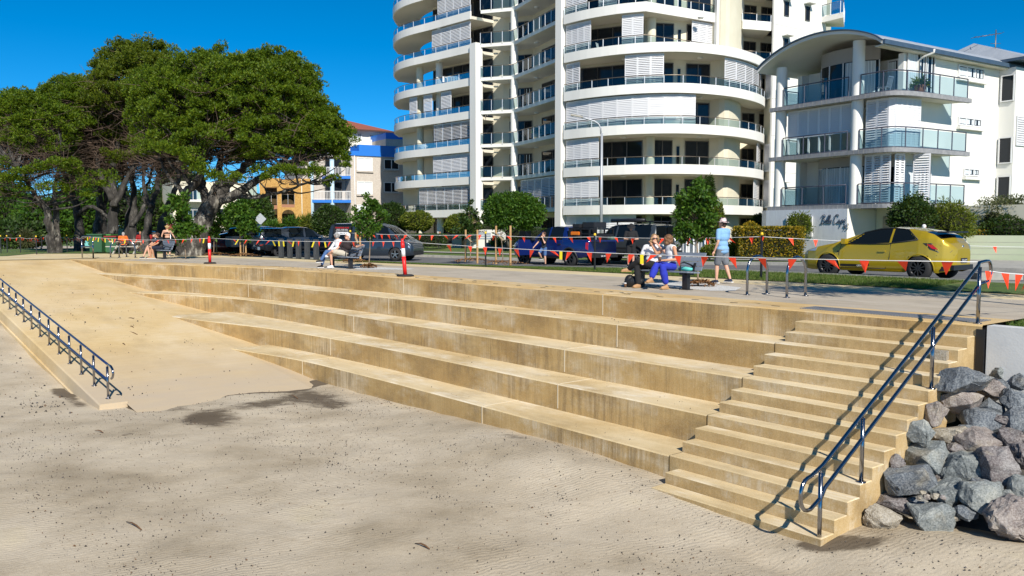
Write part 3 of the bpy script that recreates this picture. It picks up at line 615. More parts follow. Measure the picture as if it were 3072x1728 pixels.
def shutter(parent, a, b, z0, z1, open_=.45, name='shutter_panel', pitch=.125):
    a, b = Vector((a[0], a[1], 0)), Vector((b[0], b[1], 0)); d = b-a; w = d.length; d.normalize(); nrm = Vector((d.y, -d.x, 0)); m = MB(); fw = .07
    if nrm.y > 0: nrm = -nrm
    for x in (fw/2, w-fw/2): p = a+d*x; m.bar((p.x, p.y, z0), (p.x, p.y, z1), .05, fw, up=d)
    for z in (z0+.05, z1-.05): m.bar(a+d*fw+Vector((0, 0, z)), b-d*fw+Vector((0, 0, z)), .05, .1)
    n = max(3, int((z1-z0-.2)/pitch)); c = math.cos(open_); s_ = math.sin(open_); hw = pitch*.57
    for i in range(n):
        z = z0+.1+(z1-z0-.2)*(i+.5)/n; p = a+d*fw; q = b-d*fw; o = nrm*(hw*s_); zz = hw*c
        A = [p-o+Vector((0, 0, z+zz)), q-o+Vector((0, 0, z+zz)), q+o+Vector((0, 0, z-zz)), p+o+Vector((0, 0, z-zz))]
        A2 = [x+nrm*.014 for x in A]; m.hexa([A[0], A[1], A[2], A[3], A2[0], A2[1], A2[2], A2[3]])
    return m.build(name, m_shut, parent)
def shutters(parent, poly, n, z0, z1, **k):
    P = resample(poly, n)
    for a, b in zip(P[:-1], P[1:]): shutter(parent, a, b, z0, z1, **k)
def balustrade(parent, poly, z0, h=.98, sp=1.15, glass=None, frame=None, rail=None, round_rail=True, low=False):
    L = length(poly); n = max(1, round(L/sp)); g = MB(); P = [Vector((p[0], p[1])) for p in poly]
    g.ribbon(poly, z0+.06, z0+h-.07); ob = g.build('balustrade', glass or m_bglass, parent)
    r = MB(); r.tube([(p.x, p.y, z0+h) for p in P], .032, 6)
    if low: r.tube([(p.x, p.y, z0+.05) for p in P], .028, 6)
    r.build('handrail', rail or m_rail, ob); m = MB(); global POSTN
    for p in resample(poly, n):
        if POSTN.setdefault(parent.name, 0) < 97:
            POSTN[parent.name] += 1; w = MB(); w.bar((p[0], p[1], z0-.05), (p[0], p[1], z0+h), .045, .045); w.build('post', frame or m_post, ob)
        else: m.bar((p[0], p[1], z0-.05), (p[0], p[1], z0+h), .045, .045)
    if m.v: tag(m.build('posts', frame or m_post, ob), kind='stuff')
    return ob
def window(parent, a, b, z0, z1, n=2, frame=None, glass=None, name='window', fw=.06, curtain=0):
    a, b = Vector((a[0], a[1], 0)), Vector((b[0], b[1], 0)); d = (b-a); w = d.length; d.normalize(); nr = Vector((d.y, -d.x, 0))
    if nr.y > 0: nr = -nr
    m = MB(); m.hexa([*( (p.x, p.y, z) for z in (z0, z1) for p in (a+nr*.03, b+nr*.03, b-nr*.02, a-nr*.02))])
    o = m.build(name, glass or m_dglass, parent); f = MB()
    for i in range(n+1): p = a+d*(w*i/n)+nr*.05; f.bar((p.x, p.y, z0), (p.x, p.y, z1), .06, fw, up=d)
    for z in (z0+fw/2, z1-fw/2): f.bar(a+nr*.045+Vector((0, 0, z)), b+nr*.045+Vector((0, 0, z)), .05, fw)
    f.build('frame', frame or m_alu, o)
    if curtain:
        c = MB(); k = int(w/.09)
        for i in range(k):
            if (i*7 % k)/k < curtain or i < k*curtain: p = a+d*(w*(i+.5)/k)+nr*(.034+.008*(i % 2)); c.bar((p.x, p.y, z0+.1), (p.x, p.y, z1-.1), .01, .085, up=d)
        if c.v: c.build('curtain', m_curt, o)
    return o
POSTN = {}
FZ = lambda k: 2.6+2.95*k
NF = 8
tower = thing('apartment_tower', (8, 75, 0), 'tall white apartment tower with curved balconies, glass balustrades and louvre shutters', 'apartment tower')
def P2(l): return [xy(*a) for a in l]
LW = curve(P2([(1414, 540, 77.6), (1350, 545, 79.8), (1290, 550, 82), (1235, 555, 84), (1203, 560, 85.8), (1188, 562, 87.8), (1187, 562, 90), (1200, 560, 93)]), 28)
MIDA = P2([(1443, 450, 76.9), (1541, 450, 75.9)]); MIDB = P2([(1541, 450, 75.9), (1673, 430, 68.0)])
RBs = P2([(1692, 500, 67.2), (1760, 500, 65.5), (1850, 500, 64.0), (1950, 500, 63.1), (2050, 500, 63.0), (2133, 500, 63.8), (2200, 500, 65.1), (2255, 500, 67.2), (2284, 500, 69.4), (2290, 500, 71.5)])
RB = curve(RBs, 40)
RBu = curve(P2([(1692, 200, 67.2), (1760, 200, 65.5), (1850, 200, 64.0), (1935, 180, 63.2)]), 16)+P2([(2146, 160, 66.6)])
BK = Vector((-NV[0], -NV[1]))
def push(poly, d, vec=BK): return [(p[0]+vec.x*d, p[1]+vec.y*d) for p in poly]
LWi = [seg for seg in push(sub_line(LW, 1414, 1236, 540, 6), 2.6)]
cor_l = LWi[-1]
RBi = push(P2([(1692, 500, 67.0), (1950, 500, 63.6), (2138, 500, 64.6)]), 2.2, Vector((.1, 1)))
RBc = curve([RBi[-1]]+P2([(2170, 500, 66.0), (2200, 500, 67.2), (2217, 500, 68.8)]), 10)
MIi = [push([MIDA[0]], 2.6)[0], push([MIDA[1]], 2.4)[0]]; MIj = push(MIDB, 2.3)
wallR = P2([(2312, 300, 69.5), (2468, 300, 73.4)])
rec = P2([(2217, 400, 71.6), (2312, 400, 72.8)])
ztop = FZ(NF)
# solid core behind the balconies
core = MB()
poly = [LWi[-1]]+LWi[::-1][1:]+[MIi[0], MIi[1], MIj[0], MIj[1], RBi[0], RBi[1], RBi[2]]+RBc[1:]+[rec[0], rec[1]]
back = [(31, 84), (12, 103), (-8, 101)]
core.prism(poly+[wallR[0], wallR[1]]+back, 0.0, ztop); core.build('wall', m_cream, tower)
# white wall facing the park on the right, with its hooded windows
wb = MB(); wo = offp(wallR, -.16); wb.prism([wallR[0], wallR[1], wo[1], wo[0]], 0, ztop); 
wb.build('wall', m_white, tower)
dw = (Vector(wallR[1])-Vector(wallR[0])).normalized(); nw = Vector((dw.y, -dw.x))
for k in range(NF):
    z = FZ(k)
    jm = MB(); a = Vector(wallR[0])+nw*.162; b_ = Vector(wallR[1])+nw*.162; jm.bar((a.x, a.y, z+.55), (b_.x, b_.y, z+.55), .012, .03); jm.build('joint', M('wall joint', (.42, .42, .40), .9) if k == 0 else bpy.data.materials['wall joint'], tower)
    for t in (.22, .62):
        c = Vector(wallR[0])+dw*(t*length(wallR))+nw*.15; a, b_ = c-dw*.27, c+dw*.27
        w_ = window(tower, a, b_, z+1.35, z+2.55, 1, m_alu, m_bglass and m_dglass, name='window')
        h = MB(); cc = c+nw*.3; h.box((cc.x, cc.y, z+2.72), (.95, .62, .07), math.atan2(dw.y, dw.x)); h.build('window_hood', m_white, w_)
# floors
def slabpoly(outer, depth=4.5, vec=BK): return list(outer)+push(list(outer)[::-1], depth, vec)
def band(name, poly, z0, z1, mat, depth=3.4, vec=BK, inner=.18):
    m = MB(); m.prism(slabpoly(poly, depth, vec), z0, z0+.26); o = m.build('floor_slab', m_soffit, tower)
    f = MB(); op = [Vector(p) for p in poly]; A = offset_line(op, .0); 
    f.ribbon(poly, z0-.02, z1, .16); f.build('fascia', mat, o); return o
wcyc = 0
for k in range(-1, NF):
    z = FZ(k); zc = FZ(k+1); fl = z+.30 if k >= 0 else .05
    up5 = k >= 5
    # ---- left wing
    if k >= 0:
        poly = LW
        band('floor_slab', LW, z, z+.68, m_white, 3.2)
        balustrade(tower, offp(LW, .0), z+.62, .62, 1.7)
    # glazing on the inner wall
    zg = min(zc-.12, fl+2.45)
    la, lb = LWi[0], LWi[-1]
    L = [LWi[0], LWi[2], LWi[4], LWi[6]]
    for i in range(3): window(tower, Vector(L[i]).lerp(Vector(L[i+1]), .03), Vector(L[i]).lerp(Vector(L[i+1]), .97), fl, zg, 2)
    # ---- middle bay
    if k >= 0:
        for pl, dp in ((MIDA, 2.8), (MIDB, 2.6)):
            m = MB(); m.prism(slabpoly(pl, dp), z+.28, z+.58); m.build('floor_slab', m_white if pl is MIDA else m_white, tower)
            balustrade(tower, offp(resample(pl, 4), -.08), z+.58, .95, 1.1)
    a, b_ = Vector(MIi[0]), Vector(MIi[1]); window(tower, a.lerp(b_, .22), a.lerp(b_, .93), fl, zg, 3, curtain=.25 if k in (1, 3) else 0)
    a, b_ = Vector(MIj[0]), Vector(MIj[1]); window(tower, a.lerp(b_, .22), a.lerp(b_, .99), fl, zg, 3)
    # ---- right bay
    if k >= 0:
        if k < 5:
            band('floor_slab', RB, z, z+.68, m_white, 3.0, Vector((.0, 1)))
            ends = RB if k < 4 else RB
            if k < 4: balustrade(tower, offp(RB, -.02), z+.62, .64, 1.45)
            else: balustrade(tower, RBu, z+.62, .64, 1.3)
        else:
            band('floor_slab', RBu, z, z+.68, m_white, 3.0, Vector((0, 1))); balustrade(tower, RBu, z+.62, .64, 1.3)
    r0, r1, r2 = (Vector(p) for p in RBi)
    window(tower, r0.lerp(r1, .02), r0.lerp(r1, .40), fl, zg, 2); window(tower, r0.lerp(r1, .40), r0.lerp(r1, .93), fl, zg, 3)
    window(tower, r1.lerp(r2, .06), r1.lerp(r2, .38), fl, zg, 2); window(tower, r1.lerp(r2, .60), r1.lerp(r2, .98), fl, zg, 2)
    m = MB(); pc = r1.lerp(r2, .48); m.box((pc.x, pc.y-.04, fl+1.0), (.22, .12, 2.0)); m.build('door_sidelight', m_dglass, tower)
    rr0, rr1 = Vector(rec[0]), Vector(rec[1])
    window(tower, rr0.lerp(rr1, .08), rr0.lerp(rr1, .45), fl, zg-.1, 2); window(tower, rr0.lerp(rr1, .62), rr0.lerp(rr1, .98), fl, zg-.1, 2)
    if k >= 4:                       # recessed balconies between curved wall and flat wall
        pl = P2([(2226, 100, 68.6), (2312, 100, 69.35)]); m = MB(); m.prism(slabpoly(pl, 3.4, Vector((.1, 1))), z, z+.26); o = m.build('floor_slab', m_soffit, tower)
        m = MB(); m.ribbon(pl, z-.02, z+.68, .16); m.build('fascia', m_white, o); balustrade(tower, pl, z+.62, .62, 1.2)
    if k == 4 or k == 5 or k == 3:   # round ceiling lights
        pass
# columns and piers
def pier(u, Y, w, z0, z1, v=450):
    c = xy(u, v, Y); m = MB(); m.box((c[0], c[1], (z0+z1)/2), (w, w*.9, z1-z0), E_ROT); m.build('pier', m_white, tower)
pier(1429, 77.15, .88, 0, FZ(5)+.66); pier(1682, 67.7, .68, 0, ztop)
for u, Y, v, z1 in ((1543, 76.2, 450, ztop), (1262, 84.6, 540, FZ(5)), (1320, 82.6, 540, FZ(5)), (1950, 65.2, 500, ztop), (1388, 80.2, 640, 2.7)):
    c = xy(u, v, Y); m = MB(); m.tube([(c[0], c[1], 0), (c[0], c[1], z1)], .34, 16, caps=False); m.build('column', m_cream if u > 1900 or u < 1300 else m_white, tower)
cw = curve(P2([(2146, 120, 66.3), (2175, 120, 66.8), (2203, 120, 68.2), (2222, 120, 70.5), (2226, 120, 72.5)]), 16)
m = MB(); m.ribbon(cw, FZ(4)+.5, ztop, .3); m.build('wall', m_white, tower)
m = MB(); m.ribbon(RBc, 0, FZ(4)+.3, .1); m.build('wall', m_cream, tower)
m = MB(); m.prism(poly+[wallR[0], wallR[1]]+back, ztop, ztop+.5); m.build('roof', m_white, tower)
# shutters, floor by floor
LWs, RBs2 = offp(LW, -.22), offp(RB, .24); RUs = offp(RBu, .24)
Zs = lambda k: (FZ(k)+.62, FZ(k+1)-.08)
for k, lst in {0: [(1258, 1413, 6)], 1: [(1300, 1413, 4)], 2: [(1303, 1413, 4)], 3: [(1231, 1253, 1), (1273, 1298, 1), (1325, 1355, 1)], 5: [(1299, 1413, 4)], 6: [(1316, 1413, 4)], 7: [(1250, 1360, 4)]}.items():
    for u0, u1, n in lst: shutters(tower, sub_line(LWs, u0, u1, 540), n, *Zs(k), open_=.95 if k in (0, 2) else .5)
for k, lst in {0: [(1698, 1796, 4), (2262, 2286, 1)], 1: [(1698, 1796, 4), (2270, 2287, 1)], 2: [(1698, 2084, 9)], 3: [(1698, 1738, 2), (1872, 1988, 3), (2169, 2284, 6)]}.items():
    for u0, u1, n in lst: shutters(tower, sub_line(RBs2, u0, u1, 500), n, *Zs(k), open_=.6 if k == 3 else .35)
for k, lst in {4: [(1698, 1772, 4), (1865, 1929, 2), (2074, 2140, 3)], 5: [(1698, 1760, 3), (1795, 1850, 2)], 6: [(1698, 1800, 4)], 7: [(1850, 1950, 3)]}.items():
    for u0, u1, n in lst: shutters(tower, sub_line(RUs, u0, u1, 200), n, *Zs(k), open_=.4)
shutters(tower, sub_line(push(resample(MIDB, 6), .25), 1563, 1671, 600), 5, FZ(0)+.6, FZ(1)+.2, open_=.7)
gs = sub_line(push(RB, .6, Vector((0, 1))), 1698, 1908, 640); shutters(tower, gs, 6, .35, FZ(0)-.05, open_=.35)
# projecting corner balcony high on the right
pl = P2([(2462, 20, 73.0), (2530, 20, 71.2), (2534, 20, 74.5)]); m = MB(); m.prism([pl[0], pl[1], pl[2], (wallR[1][0], wallR[1][1]+1)], FZ(5)+1.5, FZ(5)+1.95); m.build('floor_slab', m_white, tower); balustrade(tower, pl, FZ(5)+1.95, .95, .9, rail=m_navy)
# round ceiling lights under the slabs
for k in range(1, 7):
    for (u, Y, v) in ((1320, 81.2, 520), (1488, 78, 480), (1610, 73.5, 440), (1870, 65.6, 500), (2095, 65.0, 500)):
        c = xy(u, v, Y); m = MB(); m.lathe([(0, -.09), (.2, -.09), (.24, 0)], 12, (c[0], c[1], FZ(k)-.01)); m.build('ceiling_light', m_white, tower)

el = P2([(2292, 500, 71.2), (2322, 500, 69.6)])
m = MB(); m.ribbon(el, 0, FZ(4)+.5, .2); m.build('wall', m_cream, tower)
for k in (0, 1, 2, 3):
    if k in (0, 1, 3): shutters(tower, sub_line(offp(el, -.25), 2293, 2308, 500, 2), 1, *Zs(k))
m = MB(); m.ribbon([LWi[-1], xy(1212, 540, 90.5), xy(1212, 540, 97)], 0, FZ(3)+.2, .2); m.build('wall', m_cream, tower)
# ================================================================ low white apartment block with vaulted roof
A = Vector(xy(2340, 483, 49.0)); B = Vector(xy(2568, 483, 44.8)); fd = (B-A).normalized(); bk = Vector((-fd.y, fd.x)); fn = -bk
bc = thing('apartment_block', (A.x+4, A.y+4, 0), 'low white apartment block with a vaulted roof, grey tiled slabs and dark railings', 'apartment block')
SZ = [2.75, 5.55, 8.35]
OUTL = [A-fd*.45+fn*.35, B-fd*.1+fn*.35]
OUTR = curve([B-fd*.1+fn*.35, B+fd*.9+fn*.35, Vector(xy(2665, 480, 43.0)), Vector(xy(2712, 480, 43.0)), Vector(xy(2780, 480, 43.7)), Vector(xy(2903, 480, 45.6))], 25)
def bpr(name, poly, z0, z1, mat, par=bc): m = MB(); m.prism([tuple(p[:2]) for p in poly], z0, z1); return m.build(name, mat, par)
K = B+fd*1.5+bk*1.6
inner = [A-fd*.2+bk*2.6, B+bk*2.6, B+fd*.6+bk*2.2, K]
bpr('wall', [A-fd*.2+bk*2.6, B+bk*2.6, B+fd*1.2+bk*2.6, K+bk*9.1-fd*.2, A-fd*.15+bk*10.9], 2.6, 10.5, m_white)
bpr('wall', [K, K+bk*9.2, K+bk*9.2-fd*.3, K-fd*.3], 0, 10.52, m_white)
bpr('wall', [A-fd*.5+bk*2.0, A-fd*.2+bk*2.0, A-fd*.2+bk*11, A-fd*.5+bk*11], 2.6, 10.4, m_white)
for i, z in enumerate(SZ):
    bpr('floor_slab', [OUTL[0], OUTL[1]]+[Vector(p) for p in OUTR[1:]]+[K+bk*3.5, K, B+bk*2.6, A-fd*.45+bk*2.6], z-.18, z-.02, m_soffit)
    m = MB(); o = [tuple(OUTL[0]), tuple(OUTL[1])]+OUTR[1:]; m.ribbon(o, z-.22, z, .22); f = m.build('slab_edge', m_tile, bc)
    m = MB()
    for p in resample(o, 46): m.bar((p[0]+fn.x*.112, p[1]+fn.y*.112, z-.22), (p[0]+fn.x*.112, p[1]+fn.y*.112, z), .008, .014, up=(fd.x, fd.y, 0))
    m.build('tile_joint', m_kerb, f)
    l = [A+fd*.35+fn*.2, B-fd*.42+fn*.2]; balustrade(bc, [tuple(p) for p in l], z, 1.05, 1.25, m_bglass2, m_navy, m_navy, low=True)
    balustrade(bc, [tuple(A-fd*.3+bk*1.8), tuple(A-fd*.3+fn*.1)], z, 1.05, 1.2, m_bglass2, m_navy, m_navy, low=True)
    r_ = [(p[0], p[1]) for p in offp(OUTR, .14)]; r_ = r_[3:]; balustrade(bc, [tuple(B+fd*.3+fn*.2)]+r_, z, 1.05, 1.25, m_bglass2, m_navy, m_navy, low=True)
for c, zt in ((A, 10.6), (B, 11.2)):
    m = MB(); m.tube([(c.x, c.y, 2.5), (c.x, c.y, zt)], .30, 20, caps=False); m.build('column', m_white, bc)
# curved glazed bays behind the left balconies
bayp = curve([A+fd*.9+bk*2.4, A+fd*1.6+bk*1.5, A+fd*2.8+bk*1.1, A+fd*4.2+bk*1.2, B+bk*1.8], 18)
for i, z in ((0, SZ[0]), (2, SZ[2])):
    m = MB(); m.ribbon(bayp, z, z+2.1, .06); g = m.build('window', m_dglass, bc); f = MB()
    for p in resample(bayp, 5): f.bar((p[0]+fn.x*.05, p[1]+fn.y*.05, z), (p[0]+fn.x*.05, p[1]+fn.y*.05, z+2.1), .05, .05)
    f.build('frame', m_walu, g); cur = MB(); Lp = resample(bayp, 60)
    rngs = ((8, 52),) if i == 0 else ((3, 11), (38, 58))
    for a0, a1 in rngs:
        for j in range(a0, a1): p, q = Lp[j], Lp[j+1]; o = .06+.02*(j % 2); cur.add([(p[0]+fn.x*o, p[1]+fn.y*o, z+.05), (q[0]+fn.x*(.1-.02*(j % 2)), q[1]+fn.y*(.1-.02*(j % 2)), z+.05), (q[0]+fn.x*(.1-.02*(j % 2)), q[1]+fn.y*(.1-.02*(j % 2)), z+2.05), (p[0]+fn.x*o, p[1]+fn.y*o, z+2.05)], [(0, 1, 2, 3)])
        cur.build('curtain', m_curt, g); cur = MB()
    m = MB(); m.ribbon(bayp, z+2.1, z+(2.6 if i == 0 else 2.85), .10); m.build('wall', M('taupe render', (.36, .33, .30), .9) if i == 0 else bpy.data.materials['taupe render'], bc)
# shutters
def sh(l, n, z0, z1, op=.4): shutters(bc, [tuple(p[:2]) for p in l], n, z0, z1, open_=op, pitch=.12)
sh([A+fd*.4+bk*.15, B-fd*.4+bk*.15], 6, SZ[1]+1.0, SZ[2]-.25)
for j in range(7):
    p = A+fd*(.4+j*(length([A, B])-.8)/6)+bk*.2; m = MB(); m.box((p.x, p.y, SZ[1]+.5), (.09, .09, 1.0), E_ROT); m.build('shutter_post', m_walu, bc)
so = offp(OUTR, .42)
sh([B+fd*.45+bk*.12, B+fd*1.0+bk*.12, Vector(so[9])], 2, SZ[1]+.05, SZ[2]-.25, .5)
sh(so[9:21], 6, SZ[1]+.05, SZ[2]-.25, .25)
sh([B+fd*.45+bk*.12, B+fd*1.0+bk*.12, Vector(so[9]), Vector(so[11])], 3, SZ[0]+.05, SZ[1]-.25, .8)
sh(so[14:18], 2, SZ[0]+.05, SZ[1]-.25, .8); sh([Vector(so[19]), Vector(so[19])+bk*.3+fd*.75], 1, SZ[0]+.05, SZ[1]-.25, .8)
# glazing behind right balconies
w0 = B+bk*2.55
window(bc, w0+fd*.0, w0+fd*1.2, SZ[2], SZ[2]+2.1, 2, m_walu, curtain=.35); window(bc, K+bk*.25+fd*.03, K+bk*2.6+fd*.03, SZ[2], SZ[2]+2.3, 3, m_walu, curtain=.3)
window(bc, w0+fd*.0, w0+fd*1.2, SZ[0], SZ[0]+2.1, 2, m_walu); window(bc, K+bk*.25+fd*.03, K+bk*2.6+fd*.03, SZ[0], SZ[0]+2.1, 2, m_walu, curtain=.5)
wl = [tuple(K+fd*.0), tuple(K+bk*9.2)]
for (u0, u1, v0, v1) in ((2874, 2949, 201, 236), (2874, 2941, 354, 379), (2891, 2934, 506, 528)):
    a, b_ = Vector(seg_at_u(wl, u0, v0)), Vector(seg_at_u(wl, u1, v0)); Ym = (a.y+b_.y)/2; z1 = py(u0, v0, Ym)[2]; z0 = py(u0, v1, Ym)[2]
    w_ = window(bc, a, b_, z0, z1, 3, m_walu, curtain=.5); s_ = MB(); c = (a+b_)/2+fd*.1; s_.box((c.x, c.y, z0-.14), ((b_-a).length+.3, .26, .16), math.atan2(bk.y, bk.x)); s_.build('sill', m_white, w_)
k2 = K+bk*9.2
bpr('wall', [k2+fd*.9, k2+bk*9+fd*.9, k2+bk*9-fd*3, k2-fd*3], 0, 10.6, m_white)
for z in (8.7, 5.2, 3.0):
    p = k2+fd*.45+fn*.03; window(bc, k2+fd*.15+fn*.03, k2+fd*.85+fn*.03, z, z+1.5, 1, m_walu)
p = k2+fd*.95+bk*.2; shutter(bc, p+bk*.0, p+bk*1.6, 6.2, 7.9)
# base storey with the name
fb = A-fd*.75+fn*.55; fe = B+fn*.55-fd*.05
bpr('wall', [fb, fe, fe+bk*.3, fb+bk*.3], .0, 2.53, m_bcwall); bpr('wall', [fe-fd*.28+bk*.02, fe+fd*.02, fe+fd*.02+bk*3, fe-fd*.28+bk*3], .0, 2.53, m_white)
bpr('wall', [fb, fb+fd*.3, fb+fd*.3+bk*6, fb+bk*6], 0, 2.53, m_white)
bw = [tuple(fb+fn*.01), tuple(fe+fn*.01)]
a, b_ = Vector(seg_at_u(bw, 2363, 670)), Vector(seg_at_u(bw, 2437, 670)); w_ = window(bc, a, b_, 1.05, 2.15, 1, m_walu, glass=m_curt, fw=.1)
bpr('wall', [fe+fd*.05+bk*2.4, fe+fd*8+bk*2.4, fe+fd*8+bk*2.8, fe+fd*.05+bk*2.8], 0, 2.6, m_cream)
gd = MB(); p0 = fe+fd*.5+bk*2.36; p1 = fe+fd*2.9+bk*2.36; gd.ribbon([tuple(p0), tuple(p1)], .1, 2.15, .06); g = gd.build('garage_door', M('beige garage door', (.42, .34, .25), .6), bc)
pm = MB()
for zz in (.35, .85, 1.35, 1.85):
    for t in (.12, .38, .63, .88): c = p0.lerp(p1, t)+fn*.035; pm.box((c.x, c.y, zz), (.5, .02, .32), E_ROT)
pm.build('door_panels', M('beige door panel', (.37, .30, .22), .6), g)
# vaulted roof
L0 = A-fd*.95; R0 = B+fd*2.0; span = (R0-L0).length; rise = 1.16; prof = []
for i in range(25):
    t = i/24; x = t; z = 10.36+.22*t+rise*(1-(2*t-1)**2)**.82; prof.append((L0+fd*(span*x), z))
m = MB(); V = []; nn = len(prof)
for d in (-.95, 14.0):
    for (p, z) in prof: q = p+bk*d; V.append((q.x, q.y, z))
    for (p, z) in prof: q = p+bk*d; V.append((q.x, q.y, z+.16))
FF = []
for i in range(nn-1): FF += [(i, i+1, 2*nn+i+1, 2*nn+i), (nn+i+1, nn+i, 3*nn+i, 3*nn+i+1), (i+1, i, nn+i, nn+i+1)]
FF += [(0, 2*nn, 3*nn, nn), (nn-1, 2*nn-1, 4*nn-1, 3*nn-1)]
m.add(V, FF, False); roof = m.build('roof', m_white, bc)
bm = bmesh.new(); bm.from_mesh(roof.data); bmesh.ops.recalc_face_normals(bm, faces=bm.faces); bm.to_mesh(roof.data); bm.free()
m_gut = M('blue grey roof steel', (.045, .075, .12), .4, c2=(.06, .095, .14), scale=3)
m = MB()
for i in range(nn-1): (p, z), (q, z2) = prof[i], prof[i+1]; p, q = p+fn*1.0, q+fn*1.0; m.bar((p.x, p.y, z+.2), (q.x, q.y, z2+.2), .12, .06)
m.build('ridge_cap', m_gut, roof)
m = MB(); V = []
for d in (-.93, 14.0):
    for (p, z) in prof: q = p+bk*d; V.append((q.x, q.y, z+.19))
m.add(V, [(i, i+1, nn+i+1, nn+i) for i in range(nn-1)]); m.build('roof_sheet', M('grey roof sheet', (.30, .33, .37), .5, c2=(.36, .39, .43), scale=2), roof)
m = MB(); p = R0+fn*.95+fd*.05; q = R0+bk*14+fd*.05; m.bar((p.x, p.y, 10.70), (q.x, q.y, 10.70), .16, .22); m.build('gutter', m_gut, roof)
bpr('eave', [R0+fn*.9, R0+bk*14, K+bk*13, K+fn*2.4], 10.53, 10.59, m_soffit)
p = K+bk*1.1+fd*.75; m = MB(); m.tube([(p.x+fd.x*.2, p.y+fd.y*.2, 10.65), (p.x+fd.x*.2, p.y+fd.y*.2, 10.5), (p.x-fd.x*.4, p.y-fd.y*.4, 10.35), (p.x-fd.x*.65, p.y-fd.y*.65, 10.2), (p.x-fd.x*.65, p.y-fd.y*.65, 3)], .06, 8); m.build('downpipe', m_white, bc)
b2 = k2+bk*1
bpr('roof', [k2-fd*6+fn*.3, k2+fd*1.5+fn*.3, k2+fd*1.5+bk*10, k2-fd*6+bk*10], 10.9, 11.05, m_gut)
m = MB(); a, b_, c, d = k2-fd*6+fn*.3, k2+fd*1.5+fn*.3, k2+fd*1.5+bk*10, k2-fd*6+bk*10; e1, e2 = (a+b_)/2+bk*1.5, (c+d)/2
m.add([(a.x, a.y, 11.06), (b_.x, b_.y, 11.06), (c.x, c.y, 11.06), (d.x, d.y, 11.06), (e1.x, e1.y, 12.6), (e2.x, e2.y, 12.6)], [(0, 1, 4), (1, 2, 5, 4), (2, 3, 5), (3, 0, 4, 5)]); m.build('roof_sheet', bpy.data.materials['grey roof sheet'], bc)
ant = py(2985, 172, 51); m = MB(); m.tube([(ant[0], ant[1], 11), (ant[0], ant[1], 13.2)], .03, 6); m.tube([(ant[0]-1.3, ant[1], 12.75), (ant[0]+.3, ant[1], 13.0)], .02, 6)
for t in (0, .25, .5, .75, 1): m.tube([(ant[0]-1.3+1.6*t, ant[1]-.3, 12.75+.25*t), (ant[0]-1.3+1.6*t, ant[1]+.3, 12.75+.25*t)], .012, 5)
for z in (11.9, 12.15, 12.4): m.tube([(ant[0]-.3, ant[1], z), (ant[0]+.3, ant[1], z)], .015, 5)
tag(m.build('antenna', m_alu), 'television antenna on the roof of the low white block', 'antenna')
# lettering: script strokes
def script(strokes, org, size, mat, name, par, M4, r=.018):
    m = MB()
    for st in strokes:
        P = curve(st, max(6, 6*len(st))) if len(st) > 2 else st
        m.tube([tuple(M4 @ Vector((org[0]+x*size+.18*y*size, org[1]+y*size, .02))) for x, y in P], r, 6)
    return m.build(name, mat, par)
m_let = M('dark slate lettering', (.035, .05, .085), .5)
t0 = Vector(seg_at_u(bw, 2462, 660)); M4 = face_matrix((t0.x, t0.y, 0), (fd.x, fd.y, 0))
Bc = [[(.1, -.05), (.2, .05), (.27, .9)], [(.0, .7), (.1, .95), (.4, 1.0), (.52, .8), (.3, .55), (.55, .4), (.5, .08), (.2, .0), (.05, .12)]]
def ee(x): return [[(x, .1), (x+.17, .3), (x+.12, .45), (x+.02, .3), (x+.04, .05), (x+.2, .05)]]
def ll(x): return [[(x, .1), (x+.16, .7), (x+.12, 1.0), (x+.03, .7), (x+.02, .1), (x+.14, .03)]]
def aa(x): return [[(x+.2, .4), (x+.05, .4), (x, .12), (x+.1, .02), (x+.2, .2), (x+.22, .42)], [(x+.22, .42), (x+.2, .08), (x+.3, .05)]]
CC = lambda x: [[(x+.5, .8), (x+.42, 1.0), (x+.15, .85), (x, .4), (x+.12, .02), (x+.42, .1), (x+.5, .25)], [(x-.05, .75), (x+.15, 1.02), (x+.35, .98)]]
pp_ = lambda x: [[(x+.06, .42), (x+.03, .1), (x, -.42)], [(x+.05, .3), (x+.2, .43), (x+.24, .2), (x+.12, .02), (x+.03, .1)]]
rr_ = lambda x: [[(x, .05), (x+.05, .42)], [(x+.04, .3), (x+.14, .44), (x+.2, .38)]]
ii_ = lambda x: [[(x+.05, .42), (x+.02, .1), (x+.14, .04)], [(x+.08, .62), (x+.1, .66)]]
st = Bc+ee(.62)+ll(.86)+ll(1.04)+aa(1.22)+CC(1.78)+aa(2.32)+pp_(2.68)+rr_(2.98)+ii_(3.2)
wd = (Vector(seg_at_u(bw, 2543, 660))-t0).length; sz = wd/3.45
script(st, (0, py(2462, 671, t0.y)[2]), sz, m_let, 'name_lettering', bc, M4, .015)
t1 = Vector(seg_at_u(bw, 2529, 690)); M5 = face_matrix((t1.x, t1.y, 0), (fd.x, fd.y, 0))
script([[(.3, .7), (.12, .78), (.05, .55), (.2, .45), (.32, .65), (.28, .3), (.1, 0)], [(.5, .8), (.68, .95), (.75, .75), (.58, .55), (.78, .4), (.68, .1), (.45, .1)]], (0, py(2529, 691, t1.y)[2]), sz*.78, m_let, 'number_lettering', bc, M5, .015)
